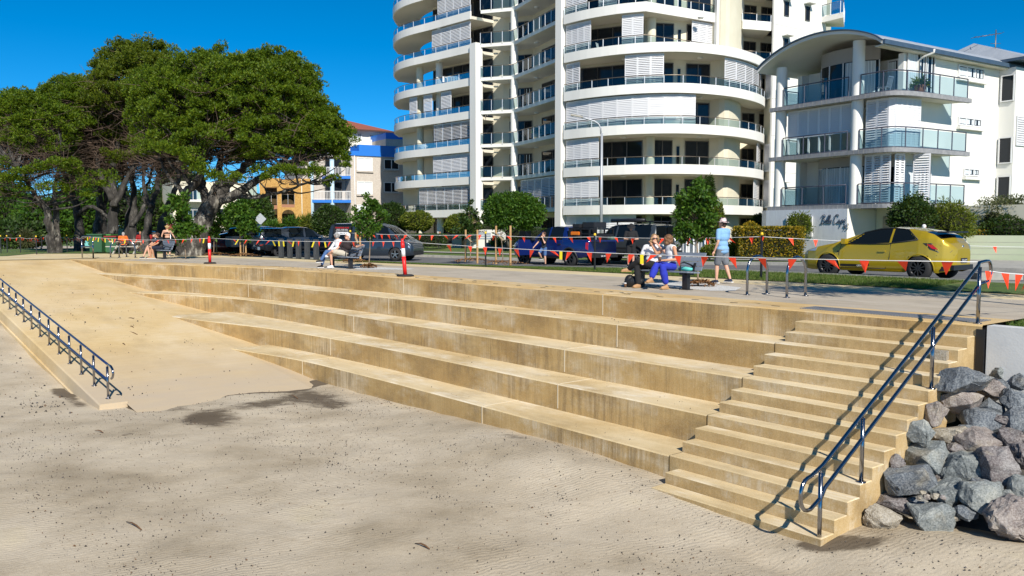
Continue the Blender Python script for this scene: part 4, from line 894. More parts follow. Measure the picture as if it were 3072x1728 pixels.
# ================================================================ buildings to the left
def brick(name, c1, c2, mo, sc=1.0):
    m, nt, b = nmat(name); tc = N(nt, 'ShaderNodeNewGeometry'); sp = N(nt, 'ShaderNodeSeparateXYZ'); nt.links.new(tc.outputs['Position'], sp.inputs[0])
    cb = N(nt, 'ShaderNodeCombineXYZ'); nt.links.new(math2(nt, 'ADD', sp.outputs[0], sp.outputs[1]), cb.inputs[0]); nt.links.new(sp.outputs[2], cb.inputs[1])
    t = N(nt, 'ShaderNodeTexBrick'); nt.links.new(cb.outputs[0], t.inputs[0]); t.inputs['Scale'].default_value = 3.2*sc; t.inputs['Color1'].default_value = (*c1, 1); t.inputs['Color2'].default_value = (*c2, 1); t.inputs['Mortar'].default_value = (*mo, 1); t.inputs['Mortar Size'].default_value = .03
    nt.links.new(mixc(nt, .25, t.outputs['Color'], ramp(nt, noisef(nt, 4, 5), [(.35, c2), (.65, c1)])), b.inputs['Base Color']); b.inputs['Roughness'].default_value = .9; return m
m_bw = brick('cream brick', (.62, .57, .50), (.50, .44, .38), (.34, .30, .27)); m_bo = brick('honey brick', (.60, .37, .11), (.42, .22, .055), (.30, .17, .06))
m_bpar = M('bright blue fascia', (.012, .17, .62), .5); m_rtile, nt, b = nmat('terracotta tile'); nt.links.new(ramp(nt, noisef(nt, 9, 4), [(.3, (.30, .085, .04)), (.7, (.46, .15, .075))]), b.inputs['Base Color'])
w_ = N(nt, 'ShaderNodeTexWave'); w_.inputs['Scale'].default_value = 5; nt.links.new(N(nt, 'ShaderNodeNewGeometry').outputs['Position'], w_.inputs['Vector']); bumpn(nt, b, w_.outputs['Fac'], .6, .05)
m_lblue = M('pale blue paint', (.45, .62, .75), .6)
fa, fe_ = Vector(xy(1052, 560, 98)), Vector(xy(1250, 560, 102)); d1 = (fe_-fa).normalized(); n1 = Vector((d1.y, -d1.x)); bb = thing('brick_apartments', (fa.x, fa.y, 0), 'cream brick apartment block with a bright blue parapet and red tiled roof', 'apartment block')
def on(u, v, line): p = Vector(seg_at_u(line, u, v)); return p, float(py(u, v, p.y)[2])
fl_ = [tuple(fa), tuple(fe_)]; zt = on(1060, 466, fl_)[1]; zp = on(1060, 433, fl_)[1]
bpr('wall', [fa, fe_, fe_-n1*12, fa-n1*12], 0, zt, m_bw, bb); 
m = MB(); a, b_ = fa+n1*.15-d1*.1, fe_+n1*.15; m.add([(a.x, a.y, zt), (b_.x, b_.y, zt), (b_.x, b_.y, zp), (a.x+1.4*d1.x, a.y+1.4*d1.y, zp), (a.x, a.y, zt+.5)], [(0, 1, 2, 3, 4)]); bpr('parapet', [fa+n1*.14+d1*1.0, fe_+n1*.14, fe_-n1*3, fa-n1*3+d1*1.0], zt-.02, zp, m_bpar, bb); bpr('parapet', [fa+n1*.12-d1*.05, fa+n1*.12+d1*1.0, fa-n1*3+d1*1.0, fa-n1*3-d1*.05], zt-.02, zp-.75, m_bpar, bb)
for (u0, u1, rows, cur) in ((1071, 1116, ((472, 512), (544, 583), (614, 655)), 1), (1152, 1195, ((477, 508), (546, 577)), 0)):
    for v0, v1 in rows:
        p, z1 = on(u0, v0, fl_); q, _ = on(u1, v0, fl_); z0 = on(u0, v1, fl_)[1]; w_ = window(bb, p+n1*.02, q+n1*.02, z0, z1, 2, m_walu, glass=m_curt if cur else m_dglass, fw=.09); s_ = MB(); c = (p+q)/2+n1*.08; s_.box((c.x, c.y, z0-.1), ((q-p).length+.2, .2, .14), math.atan2(d1.y, d1.x)); s_.build('sill', m_bw, w_)
p, _ = on(1063, 500, fl_); m = MB(); m.tube([(p.x+n1.x*.08, p.y+n1.y*.08, 0), (p.x+n1.x*.08, p.y+n1.y*.08, zt)], .05, 6); m.build('downpipe', m_walu, bb)
# balconies of the brick block
bl, br = Vector(xy(922, 560, 97.5)), fa; bline = [tuple(bl), tuple(br)]
bpr('wall', [bl-n1*1.9, br-n1*1.9, br-n1*10, bl-n1*10], 0, zt, m_bw, bb)
for v0, vr in ((533, 502), (605, 574)):
    z = on(1040, v0, bline)[1]; zr_ = on(1040, vr, bline)[1]; lx = bl if v0 > 600 else bl.lerp(br, .45)
    bpr('balcony_slab', [lx, br, br-n1*2, lx-n1*2], z-.12, z+.2, m_bpar, bb); r_ = MB(); Lr = (br-lx).length
    r_.bar((lx.x, lx.y, zr_), (br.x, br.y, zr_), .07, .07); r_.bar((lx.x, lx.y, z+.3), (br.x, br.y, z+.3), .05, .05)
    k = int(Lr/.16)
    for i in range(k+1): p = lx.lerp(br, i/k); r_.bar((p.x, p.y, z+.2), (p.x, p.y, zr_), .05, .05)
    r_.build('railing', m_walu, bb); window(bb, br-n1*1.85-d1*2.4, br-n1*1.85-d1*.5, z+.2, z+2.3, 2, m_alu)
    window(bb, bl-n1*1.85+d1*.6, bl-n1*1.85+d1*2.2, z+.2, z+2.3, 2, m_alu)
for u in (937, 999): p = Vector(seg_at_u(bline, u, 580))-n1*.25; m = MB(); m.tube([(p.x, p.y, 0), (p.x, p.y, zt-.5)], .25, 10); m.build('pillar', m_lblue, bb)
# white top storey and tiled hip roof, set back
ta, tb = Vector(xy(985, 410, 108)), Vector(xy(1158, 410, 112)); tl = [tuple(ta), tuple(tb)]; d2 = (tb-ta).normalized(); n2 = Vector((d2.y, -d2.x)); z1 = on(1060, 389, tl)[1]
bpr('wall', [ta, tb, tb-n2*10, ta-n2*10], 6, z1, m_white, bb)
for u0, u1, v0, v1 in ((1052, 1085, 399, 419), (1108, 1150, 405, 425)):
    p, za = on(u0, v0, tl); q, _ = on(u1, v0, tl); window(bb, p+n2*.02, q+n2*.02, on(u0, v1, tl)[1], za, 2, m_walu, curtain=.6)
p, za = on(1103, 424, tl); q, _ = on(1158, 424, tl); r_ = MB(); p, q = p+n2*1.0, q+n2*1.0; r_.bar((p.x, p.y, za), (q.x, q.y, za), .08, .25)
for i in range(16): c = p.lerp(q, i/15); r_.bar((c.x, c.y, za-1), (c.x, c.y, za), .07, .12)
r_.build('railing', m_walu, bb)
ea, eb, ec, ed = ta+n2*.8-d2*.8, tb+n2*.8+d2*.8, tb-n2*11+d2*.8, ta-n2*11-d2*.8; r1, r2 = (ea+ed)/2+d2*4.0, (eb+ec)/2-d2*5.0; zr1 = z1+1.9
m = MB(); m.add([(p.x, p.y, z1) for p in (ea, eb, ec, ed)]+[(p.x, p.y, zr1) for p in (r1, r2)], [(0, 1, 5, 4), (1, 2, 5), (2, 3, 4, 5), (3, 0, 4), (3, 2, 1, 0)]); m.build('roof', m_rtile, bb)
m = MB()
for p, q in ((ea, eb), (eb, ec)): m.bar((p.x, p.y, z1-.08), (q.x, q.y, z1-.08), .15, .18)
m.build('gutter', M('brown gutter', (.07, .03, .02), .6), bb)
qa, qb = Vector(xy(1157, 420, 106)), Vector(xy(1222, 420, 107)); ql = [tuple(qa), tuple(qb)]; zq = on(1170, 417, ql)[1]; bpr('stair_tower', [qa, qb, qb-n2*5, qa-n2*5], 6, zq, m_bw, bb); bpr('parapet', [qa+n2*.05, qb+n2*.05, qb-n2*5, qa-n2*5], zq, zq+.75, m_bpar, bb)
# honey brick block with arches
oa, ob_ = Vector(xy(780, 620, 92)), Vector(xy(934, 620, 93.5)); ol = [tuple(oa), tuple(ob_)]; d3 = (ob_-oa).normalized(); n3 = Vector((d3.y, -d3.x)); oz = on(850, 535, ol)[1]
hb = thing('arched_brick_house', (oa.x, oa.y, 0), 'honey coloured brick flats with arched balcony openings', 'apartment block')
Lu = lambda u: (Vector(seg_at_u(ol, u, 620))-oa).length
zz = lambda v: on(850, v, ol)[1]
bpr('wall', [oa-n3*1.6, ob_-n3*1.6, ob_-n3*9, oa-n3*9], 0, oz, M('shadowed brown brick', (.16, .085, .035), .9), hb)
def xw(x0, x1, z0, z1, mat=m_bo, name='wall'): a, b_ = oa+d3*x0, oa+d3*x1; return bpr(name, [a, b_, b_-n3*.3, a-n3*.3], z0, z1, mat, hb)
X = [Lu(u) for u in (780, 797, 832, 845, 884, 933)]
xw(X[0], X[1], 0, oz); xw(X[2], X[3], 0, oz); xw(X[4], X[5], 0, oz)
xw(X[1], X[2], zz(562), oz); xw(X[1], X[2], zz(628), zz(616), M('terracotta ledge', (.34, .16, .09), .8), 'ledge'); xw(X[3], X[4], zz(622), zz(613), bpy.data.materials['terracotta ledge'], 'ledge')
for vt, vs_, vb in ((562, 579, 540), (629, 646, 622)):
    m = MB(); c = (X[3]+X[4])/2; r = (X[4]-X[3])/2; z_s = zz(vs_); z_t = zz(vb); pts = [(c-r*math.cos(math.pi*i/14), z_s+(zz(vt)-z_s)*math.sin(math.pi*i/14)) for i in range(15)]
    V = []
    for off in (0, -.3):
        for x, z in pts: p = oa+d3*x+n3*off; V.append((p.x, p.y, z))
        for x, z in pts: p = oa+d3*x+n3*off; V.append((p.x, p.y, z_t))
    m.add(V, [(i, i+1, 15+i+1, 15+i) for i in range(14)]+[(i+1, i, 30+i, 30+i+1) for i in range(14)]); m.build('arch', m_bo, hb)
for v in (616, 682):
    for x0, x1 in ((X[1], X[2]), (X[3], X[4])): balustrade(hb, [tuple(oa+d3*x0-n3*.15), tuple(oa+d3*x1-n3*.15)], zz(v), 1.2 if v < 650 else .9, .8)
p = oa+d3*Lu(906)+n3*.06; m = MB(); m.tube([(p.x, p.y, 0), (p.x, p.y, oz)], .05, 6); m.build('downpipe', m_cream, hb)
# pale flats behind the fig trunks
wa, wb_ = Vector(xy(520, 640, 86)), Vector(xy(772, 640, 90)); wl_ = [tuple(wa), tuple(wb_)]; d4 = (wb_-wa).normalized(); n4 = Vector((d4.y, -d4.x)); wz = on(600, 545, wl_)[1]
pf = thing('cream_flats', (wa.x, wa.y, 0), 'cream coloured flats with small balconies seen between the big tree trunks', 'apartment block')
bpr('wall', [wa, wb_, wb_-n4*9, wa-n4*9], 0, wz, m_cream, pf)
for v0, v1 in ((565, 600), (625, 660), (685, 715)):
    for u0, u1 in ((540, 590), (655, 690), (708, 730)):
        p, za = on(u0, v0, wl_); q, _ = on(u1, v0, wl_); window(pf, p+n4*.03, q+n4*.03, on(u0, v1, wl_)[1], za, 2, m_walu)
    p, za = on(535, v1, wl_); q, _ = on(610, v1, wl_); bpr('balcony_slab', [p+n4*1.6, q+n4*1.6, q, p], za-.2, za, m_white, pf); balustrade(pf, [tuple(p+n4*1.55), tuple(q+n4*1.55)], za, 1, 1.2, m_bglass2, m_walu, m_walu)
    p, za = on(735, v1-40, wl_); q, _ = on(772, v1-40, wl_); balustrade(pf, [tuple(p+n4*1.2), tuple(q+n4*1.2)], za, 1, .5, m_bglass2, m_walu, m_walu)
# ================================================================ vegetation
def unit(a): return a/np.maximum(1e-9, np.linalg.norm(a, axis=1, keepdims=True))
def leaf_mesh(name, C, D, L, Wd, mat, parent, quad=False, jit=.6, seed=0):
    """C: leaf base points, D: growth directions, L/Wd: length and width arrays"""
    r = np.random.default_rng(seed); n = len(C); d = unit(D+r.normal(0, jit, (n, 3))); t = unit(np.cross(d, r.normal(0, 1, (n, 3))))
    L = np.broadcast_to(np.asarray(L), (n,))[:, None]*r.uniform(.7, 1.3, (n, 1)); Wd = np.broadcast_to(np.asarray(Wd), (n,))[:, None]
    if quad:
        V = np.stack([C-t*Wd*.5*.4, C+d*L*.5-t*Wd*.5, C+d*L, C+d*L*.5+t*Wd*.5], 1).reshape(-1, 3); Qd = np.arange(4*n).reshape(n, 4)
    else:
        V = np.stack([C-t*Wd*.5, C+t*Wd*.5, C+d*L], 1).reshape(-1, 3); Qd = np.arange(3*n).reshape(n, 3)
    lo = rootloc(parent); V = V-np.array([lo.x, lo.y, lo.z]); me = bpy.data.meshes.new(name); fast_mesh(me, V, Qd); me.materials.append(mat)
    o = bpy.data.objects.new(name, me); COL.objects.link(o); o.parent = parent; return o
def sph(r, n, zmin=-1.0):
    z = r.uniform(zmin, 1, n); a = r.uniform(0, 2*np.pi, n); k = np.sqrt(1-z*z); return np.stack([k*np.cos(a), k*np.sin(a), z], 1)
m_bark, nt, b = nmat('pale grey bark'); c = ramp(nt, noisef(nt, 3.5, 8, (1, 1, .35), rough=.7), [(.36, (.016, .014, .012)), (.52, (.062, .055, .047)), (.68, (.34, .32, .27))])
nt.links.new(c, b.inputs['Base Color']); b.inputs['Roughness'].default_value = .95; bumpn(nt, b, noisef(nt, 9, 8, (1, 1, .3)), 1.0, .05)
m_bark2, nt, b = nmat('dark grey bark'); c = ramp(nt, noisef(nt, 3, 8, (1, 1, .3), rough=.7), [(.35, (.014, .013, .012)), (.55, (.045, .041, .037)), (.72, (.20, .19, .17))])
nt.links.new(c, b.inputs['Base Color']); b.inputs['Roughness'].default_value = .95; bumpn(nt, b, noisef(nt, 9, 8, (1, 1, .3)), 1.0, .05)
m_bark3 = M('brown sapling bark', (.16, .11, .07), .9, c2=(.30, .23, .16), scale=8)
m_twig = M('brown dead twigs', (.075, .048, .034), .95, c2=(.15, .105, .078), scale=3)
m_needle = leafmat('casuarina foliage', [(.034, .072, .004), (.074, .138, .006), (.128, .205, .008), (.21, .27, .010), (.095, .165, .006)], .35)
m_needle2 = leafmat('olive casuarina foliage', [(.040, .072, .004), (.085, .13, .006), (.150, .19, .009), (.21, .24, .013)], .35)
m_leaf = leafmat('glossy broad leaves', [(.018, .055, .006), (.04, .11, .009), (.075, .17, .016), (.14, .25, .024)], .35)
m_leafd = leafmat('dark hedge leaves', [(.010, .028, .006), (.022, .052, .008), (.042, .085, .012), (.08, .13, .02)], .22)
m_leafy = leafmat('yellow green leaves', [(.05, .085, .008), (.10, .14, .012), (.17, .19, .018), (.24, .25, .03)], .3)
m_leafg = leafmat('golden hedge leaves', [(.04, .07, .008), (.20, .17, .01), (.44, .27, .012), (.60, .36, .015)], .25)
m_grey = leafmat('grey green fine leaves', [(.03, .045, .015), (.07, .085, .03), (.13, .14, .06), (.22, .21, .12)], .25)
m_core = M('inner shade of twigs', (.012, .014, .006), 1)  # near-black paints the shade inside the foliage onto a solid core
def wob(pts, amp, seed):
    r = random.Random(seed); P = curve3(pts); return [p+Vector((r.gauss(0, amp), r.gauss(0, amp), r.gauss(0, amp*.4)))*(0 if i == 0 else 1) for i, p in enumerate(P)]
def curve3(poly, m=5):
    P = [Vector(p) for p in poly]; out = []
    for i in range(len(P)-1):
        p0, p1, p2, p3 = P[max(i-1, 0)], P[i], P[i+1], P[min(i+2, len(P)-1)]
        for j in range(m):
            t = j/m; out.append(.5*((2*p1)+(p2-p0)*t+(2*p0-5*p1+4*p2-p3)*t*t+(3*p1-p0-3*p2+p3)*t**3))
    return out+[P[-1]]
def big_tree(name, label, Y, limbs, ells, seed, npads, padr=.56, mat=None, bark=None, group=None, low=(), twigs=420):
    r = np.random.default_rng(seed); rr = random.Random(seed); px = Y/FPX
    b0 = pz(limbs[0][0][0][0], limbs[0][0][0][1], 0) if False else py(limbs[0][0][0][0], limbs[0][0][0][1], Y)
    t = thing(name, (float(b0[0]), Y, 0), label, 'tree', group)
    tips = []; m = MB()
    for pts, r0, r1, dy in limbs:
        P = []; n = len(pts)
        for i, (u, v) in enumerate(pts): q = py(u, v, Y+dy*i/(n-1)); P.append(Vector(q))
        if pts is limbs[0][0] or pts[0][1] > 735: P[0].z = -.12
        C = wob(P, .05, rr.random()); k = len(C); m.tube([tuple(c) for c in C], [(r0+(r1-r0)*(i/(k-1))**.7)*(1.15 if (i == 0 and pts[0][1] > 735) else 1) for i in range(k)], 9); tips += [c for c in C[k//3:]]
    pads = []
    for (u, v, ru, rv, w) in ells:
        c = py(u, v, Y+1.2); a, bz = ru*px, rv*px; n = int(npads*w*1.35)
        d = sph(r, n, -.50); k = r.uniform(.72, 1.0, (n, 1)); k[: n//6] *= .75
        pads.append(np.array([c[0], c[1], c[2]])+d*np.array([a, a*.85, bz])*k)
    for (u, v, dy) in low: pads.append(np.array([py(u, v, Y+dy)]))
    pads = np.concatenate(pads)
    Cs = []; Ds = []
    for p in pads:
        nb = rr.randint(5, 8); s = padr*rr.uniform(.7, 1.25)
        for j in range(nb):
            o = np.array([rr.gauss(0, .42)*s, rr.gauss(0, .42)*s, abs(rr.gauss(0, .34))*s]); rb = s*rr.uniform(.32, .5); dd = sph(r, 62, -.45)
            Cs.append(p+o+dd*rb*np.array([1, 1, .95])*r.uniform(.75, 1.0, (62, 1))); Ds.append(dd+np.array([0, 0, .35]))
    Cs, Ds = np.concatenate(Cs), np.concatenate(Ds)
    crown = leaf_mesh('crown', Cs, Ds, .125, .072, mat or m_needle, t, jit=.45, seed=seed)
    T = np.array([tuple(x) for x in tips])
    tw = MB(); br = MB()
    for i, p in enumerate(pads):
        dist = np.linalg.norm((T-p)*np.array([1, 1, 1.3]), axis=1)+np.where(T[:, 2] > p[2]-.2, 2.5, 0); q = T[int(np.argmin(dist))]; pv, qv = Vector(p)-Vector((0, 0, .15)), Vector(q)
        mid = qv.lerp(pv, .5)+Vector((rr.gauss(0, .25), rr.gauss(0, .25), rr.uniform(-.25, .35))); C = curve3([qv, mid, pv], 4); k = len(C)
        L = (pv-qv).length; r0 = min(.14, .028+.018*L); br.tube([tuple(c) for c in C], [r0+(.012-r0)*j/(k-1) for j in range(k)], 4, caps=False)
    for i in range(twigs):
        p = Vector(pads[rr.randrange(len(pads))]); q = Vector(T[rr.randrange(len(T))]); a = p.lerp(q, rr.uniform(.05, .6)); f = rr.randint(4, 7)
        for j in range(f):
            e = a+Vector((rr.gauss(0, .7), rr.gauss(0, .7), rr.gauss(.25, .45))); mid = a.lerp(e, .5)+Vector((rr.gauss(0, .12), rr.gauss(0, .12), rr.gauss(0, .1))); tw.tube([tuple(a), tuple(mid), tuple(e)], [.022, .014, .005], 3, caps=False)
    for o_, nm, mm in ((m, 'trunk', bark or m_bark), (br, 'branches', m_bark2), (tw, 'dead_twigs', m_twig)):
        if o_.v: ob = o_.build(nm, mm, t)
    return t
GT = 'spreading trees of the park'
big_tree('spreading_tree', 'huge leaning tree with a pale lichen trunk and the broadest dense green crown', 47,
    [([(575, 766), (590, 720), (612, 660), (640, 600), (668, 560)], .72, .42, .4), ([(545, 766), (549, 705), (546, 640), (556, 585), (590, 545), (610, 470)], .42, .16, -.6), ([(650, 590), (690, 545), (735, 500), (790, 420), (810, 340)], .36, .1, 1.5), ([(655, 600), (705, 585), (765, 545), (835, 505), (905, 470), (960, 430)], .34, .08, 1.0), ([(625, 650), (612, 585), (603, 520), (620, 430), (655, 330), (690, 260)], .30, .07, 1.8), ([(668, 560), (660, 480), (700, 400), (730, 300)], .26, .07, 2.5), ([(640, 600), (588, 560), (520, 500), (470, 430)], .2, .06, .6), ([(700, 590), (760, 590), (850, 575), (930, 545)], .17, .05, -1.5), ([(835, 505), (880, 430), (900, 350)], .16, .05, 1.5), ([(556, 585), (500, 520), (470, 440)], .15, .05, .8)],
    [(690, 335, 262, 178, 1.0), (825, 300, 145, 138, .5), (940, 420, 98, 100, .4), (620, 430, 200, 90, .4), (820, 450, 150, 80, .3), (520, 330, 130, 120, .3)], 3, 330,
    low=[(525, 465, -3.0), (545, 478, -3), (565, 490, -3), (590, 505, -3), (610, 520, -3), (635, 535, -3), (500, 455, -3), (480, 452, -3), (540, 462, -3), (575, 470, -3), (800, 535, -2), (830, 525, -2), (860, 520, -2), (880, 515, -2), (900, 525, -2), (925, 515, -2), (945, 530, -2), (960, 520, -1), (680, 545, -2), (710, 540, -2), (770, 520, -1.5), (740, 400, -2), (490, 365, -2.2), (585, 400, -3), (610, 395, -3), (640, 415, -3), (720, 420, -3), (770, 430, -2.5), (800, 440, -2.5), (1030, 480, 0), (1035, 500, 0), (1005, 540, -.5), (985, 555, -.5), (1020, 420, 0)], group=GT, twigs=760)
big_tree('spreading_tree', 'tall dark domed tree rising behind the huge leaning one', 56, [([(335, 752), (338, 690), (342, 620), (335, 540), (350, 440), (400, 320), (430, 230)], .48, .08, 2), ([(342, 620), (380, 540), (430, 440), (480, 330)], .26, .06, 2), ([(338, 600), (300, 520), (290, 430), (320, 300)], .24, .06, 2)], [(430, 290, 165, 155, 1.0)], 5, 250, padr=.64, mat=m_needle2, bark=m_bark2, group=GT)
big_tree('spreading_tree', 'two stemmed tree standing alone at the park end of the promenade', 52, [([(160, 766), (152, 700), (143, 640), (120, 600), (85, 560), (60, 500)], .36, .07, -1), ([(172, 764), (170, 690), (165, 610), (170, 540), (190, 470)], .30, .07, 1), ([(143, 640), (100, 600), (50, 590), (10, 560)], .16, .04, -1)], [(95, 410, 120, 130, 1.0)], 8, 200, low=[(250, 560, -1), (280, 540, -1), (300, 560, -1), (190, 560, -1), (215, 575, -1), (330, 545, -1), (265, 590, -1), (30, 590, -1), (70, 570, -1.5), (5, 580, -1), (60, 530, -2), (90, 520, -2), (120, 505, -2), (150, 500, -2), (180, 495, -2), (200, 510, -2), (20, 545, -2), (0, 535, -2), (40, 540, -2), (140, 570, -2), (110, 515, -2), (230, 520, -1), (-10, 440, 0), (-25, 470, 0), (10, 500, -1), (165, 505, -2), (215, 495, -1.5)], group=GT, twigs=520)
big_tree('spreading_tree', 'straight stemmed tree behind the promenade end with a wide rounded crown', 57, [([(240, 752), (238, 690), (230, 620), (215, 560), (225, 470), (230, 380)], .40, .08, 1), ([(234, 640), (270, 620), (310, 640), (330, 660)], .18, .07, -.5), ([(222, 570), (180, 500), (150, 420)], .2, .05, 1)], [(235, 370, 160, 130, 1.0)], 12, 230, bark=m_bark2, group=GT, mat=m_needle)
big_tree('spreading_tree', 'thick dark trunk next to the green bins under the shared canopy', 60, [([(292, 748), (296, 690), (300, 600), (312, 500), (330, 400)], .44, .1, 2), ([(313, 748), (313, 690), (314, 600), (320, 520)], .26, .1, 2)], [(330, 440, 110, 85, 1.0)], 15, 120, padr=.62, bark=m_bark2, group=GT, mat=m_needle2)
big_tree('spreading_tree', 'forked dark tree behind the bike hoops under the shared canopy', 58, [([(368, 750), (380, 690), (390, 620), (372, 580), (366, 520)], .3, .1, 2), ([(398, 750), (396, 680), (402, 600), (398, 520), (420, 420)], .4, .1, 1), ([(396, 680), (430, 620), (440, 560), (470, 480)], .2, .06, 1)], [(410, 420, 105, 75, 1.0)], 18, 120, padr=.62, bark=m_bark2, group=GT, mat=m_needle2, low=[(345, 470, -2), (370, 480, -2), (330, 485, -2), (455, 470, -2)])
big_tree('spreading_tree', 'slanting dark tree behind the seated pair under the shared canopy', 55, [([(432, 752), (442, 690), (455, 620), (470, 560), (480, 470)], .36, .1, 1), ([(470, 754), (482, 690), (505, 620), (530, 560), (540, 470)], .40, .1, 1), ([(455, 620), (430, 560), (440, 480)], .2, .06, 1)], [(510, 400, 100, 75, 1.0)], 21, 110, padr=.62, bark=m_bark2, group=GT, mat=m_needle)
def bush(name, label, cat, c, rad, mat, n, leaf=(.12, .07), shape='ball', seed=1, group=None, stem=None, lump=.14, core=.86, jit=.8, zmin=-.9, trunkmat=None):
    """leafy shell over a solid core with the inner shade in its colour; c = centre, rad = half sizes"""
    r = np.random.default_rng(seed); t = thing(name, (float(c[0]), float(c[1]), max(0.0, float(c[2]-rad[2])) if stem is None else 0.0), label, cat, group); rad = np.array(rad)
    if shape == 'ball': d = sph(r, n, zmin); nrm = unit(d/rad); k = 1.0
    else:
        d = r.uniform(-1, 1, (n, 3)); ax = r.choice(3, n, p=np.array([rad[1]*rad[2], rad[0]*rad[2], rad[0]*rad[1]])/(rad[1]*rad[2]+rad[0]*rad[2]+rad[0]*rad[1])); sg = np.where(r.random(n) < .5, -1, 1); sg = np.where(ax == 2, 1, sg); d[np.arange(n), ax] = sg; nrm = np.zeros((n, 3)); nrm[np.arange(n), ax] = sg
        ang = shape if isinstance(shape, float) else 0.0
    f = np.array([mnoise.noise(Vector(x*np.array([2.2, 2.2, 2.2])+seed)) for x in d]); g = np.array([mnoise.noise(Vector(x*5.5+seed*2)) for x in d])
    P = d*rad*(1+lump*(f+.5*g))[:, None]*r.uniform(core, 1.03, (n, 1))
    if shape != 'ball':
        ca, sa = math.cos(ang), math.sin(ang); Rm = np.array([[ca, sa, 0], [-sa, ca, 0], [0, 0, 1]]); P = P@Rm; nrm = nrm@Rm
    leaf_mesh('foliage', P+np.array(c), nrm+np.array([0, 0, .25]), leaf[0], leaf[1], mat, t, quad=True, jit=jit, seed=seed)
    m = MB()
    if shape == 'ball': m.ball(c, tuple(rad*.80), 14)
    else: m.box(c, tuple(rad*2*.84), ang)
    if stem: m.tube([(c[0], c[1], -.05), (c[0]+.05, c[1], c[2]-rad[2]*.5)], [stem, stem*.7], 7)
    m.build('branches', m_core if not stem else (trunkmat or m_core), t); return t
def at(u, v, Y): return py(u, v, Y)
def bpx(name, label, cat, u0, u1, v0, v1, Y, mat, n, depth=None, **k):
    a, b_ = py(u0, v0, Y), py(u1, v1, Y); c = (a+b_)/2; rx, rz = abs(b_[0]-a[0])/2, abs(a[2]-b_[2])/2; return bush(name, label, cat, c, (rx, depth or rx*.9, rz), mat, n, **k)
# clipped shrubs and hedges in front of the tower
bpx('clipped_shrub', 'dark clipped rounded shrub behind the van roof', 'shrub', 938, 1042, 618, 712, 66, m_leafd, 5200, leaf=(.16, .1), seed=3)
bpx('clipped_shrub', 'dark clipped rounded shrub before the brick corner, right of the slim street tree', 'shrub', 1132, 1222, 610, 712, 66, m_leafd, 5200, leaf=(.16, .1), seed=4)
bpx('clipped_shrub', 'dome shaped yellow green shrub with a browned side', 'shrub', 1204, 1298, 634, 694, 65, m_leafy, 4200, leaf=(.14, .09), seed=5, stem=.12)
bpx('clipped_shrub', 'dome shaped yellow green shrub behind the letterbox wall', 'shrub', 1336, 1440, 642, 704, 65, m_leafy, 4400, leaf=(.14, .09), seed=6, stem=.12)
def hedge(label, u0, u1, v0, v1, Y, mat, n, dep=1.0, seed=1, ang=None, leaf=(.1, .065)):
    a, b_ = py(u0, v0, Y), py(u1, v1, Y); c = (a+b_)/2; return bush('hedge', label, 'hedge', c, (abs(b_[0]-a[0])/2, dep, abs(a[2]-b_[2])/2), mat, n, leaf=leaf, shape=ang if ang is not None else 0.0001, seed=seed, lump=.06, core=.93, jit=.9)
hedge('low dark clipped hedge between the van and the letterbox wall', 1180, 1335, 704, 742, 63, m_leafd, 6000, 1.0, 8, -.12)
hedge('dark hedge above the letterbox wall', 1420, 1500, 676, 700, 67, m_leafd, 2500, .8, 9)
hedge('clipped dark hedge beside the white pier of the tower', 1532, 1574, 680, 740, 63, m_leafd, 3200, 1.0, 10)
hedge('small hedge behind the blue ute bonnet', 1576, 1640, 688, 740, 62, m_leafd, 3000, 1.0, 11)
hedge('clipped hedge seen over the dark ute', 700, 900, 686, 735, 74, m_leafd, 5000, 1.2, 12)
hedge('box hedge with golden tips in front of the low white block', 2212, 2388, 684, 775, 42.5, m_leafg, 16000, 1.35, 13, -.10, (.09, .06))
bush('shrub', 'rounded golden shrub on top of the box hedge', 'shrub', at(2250, 690, 45), (.45, .45, .42), m_leafg, 1500, leaf=(.09, .06), seed=14)
bpx('shrub', 'wispy green shrub in front of the pale blue window', 'shrub', 2362, 2432, 640, 712, 46, m_leafy, 2600, leaf=(.16, .05), seed=15, lump=.4, core=.55, stem=.06)
bpx('shrub', 'wide dark glossy bush behind the yellow car', 'shrub', 2676, 2800, 592, 735, 38, m_leafd, 8000, leaf=(.13, .08), seed=16, lump=.3, core=.6)
bpx('shrub', 'feathery bright bush right of the dark glossy one', 'shrub', 2775, 2915, 608, 735, 39, m_leafy, 7000, leaf=(.2, .045), seed=17, lump=.35, core=.5)
bpx('shrub', 'large mixed bush with pale twiggy tips at the picture edge', 'shrub', 2930, 3110, 590, 730, 41, m_grey, 9000, leaf=(.16, .05), seed=18, lump=.4, core=.5)
bpx('shrub', 'dark low bush under the pale twiggy one', 'shrub', 2945, 3110, 650, 745, 40, m_leafd, 5000, leaf=(.12, .08), seed=19, lump=.2)
hedge('line of low golden shrubs on top of the pale green wall', 2840, 3010, 694, 709, 40.2, m_leafg, 3000, .5, 20)
bpx('shrub', 'dark shrub beside the tower entrance', 'shrub', 2255, 2310, 645, 690, 60, m_leafd, 1800, leaf=(.14, .1), seed=21, lump=.3)
bpx('shrub', 'low shrub of white flowers behind the thin street tree', 'shrub', 2104, 2170, 735, 775, 40, m_leafy, 2200, leaf=(.08, .06), seed=22, lump=.3)
bpx('shrub', 'spiky yellow green plant at the end of the box hedge', 'shrub', 2190, 2225, 725, 775, 43, m_leafy, 900, leaf=(.3, .05), seed=23, lump=.4, core=.3)
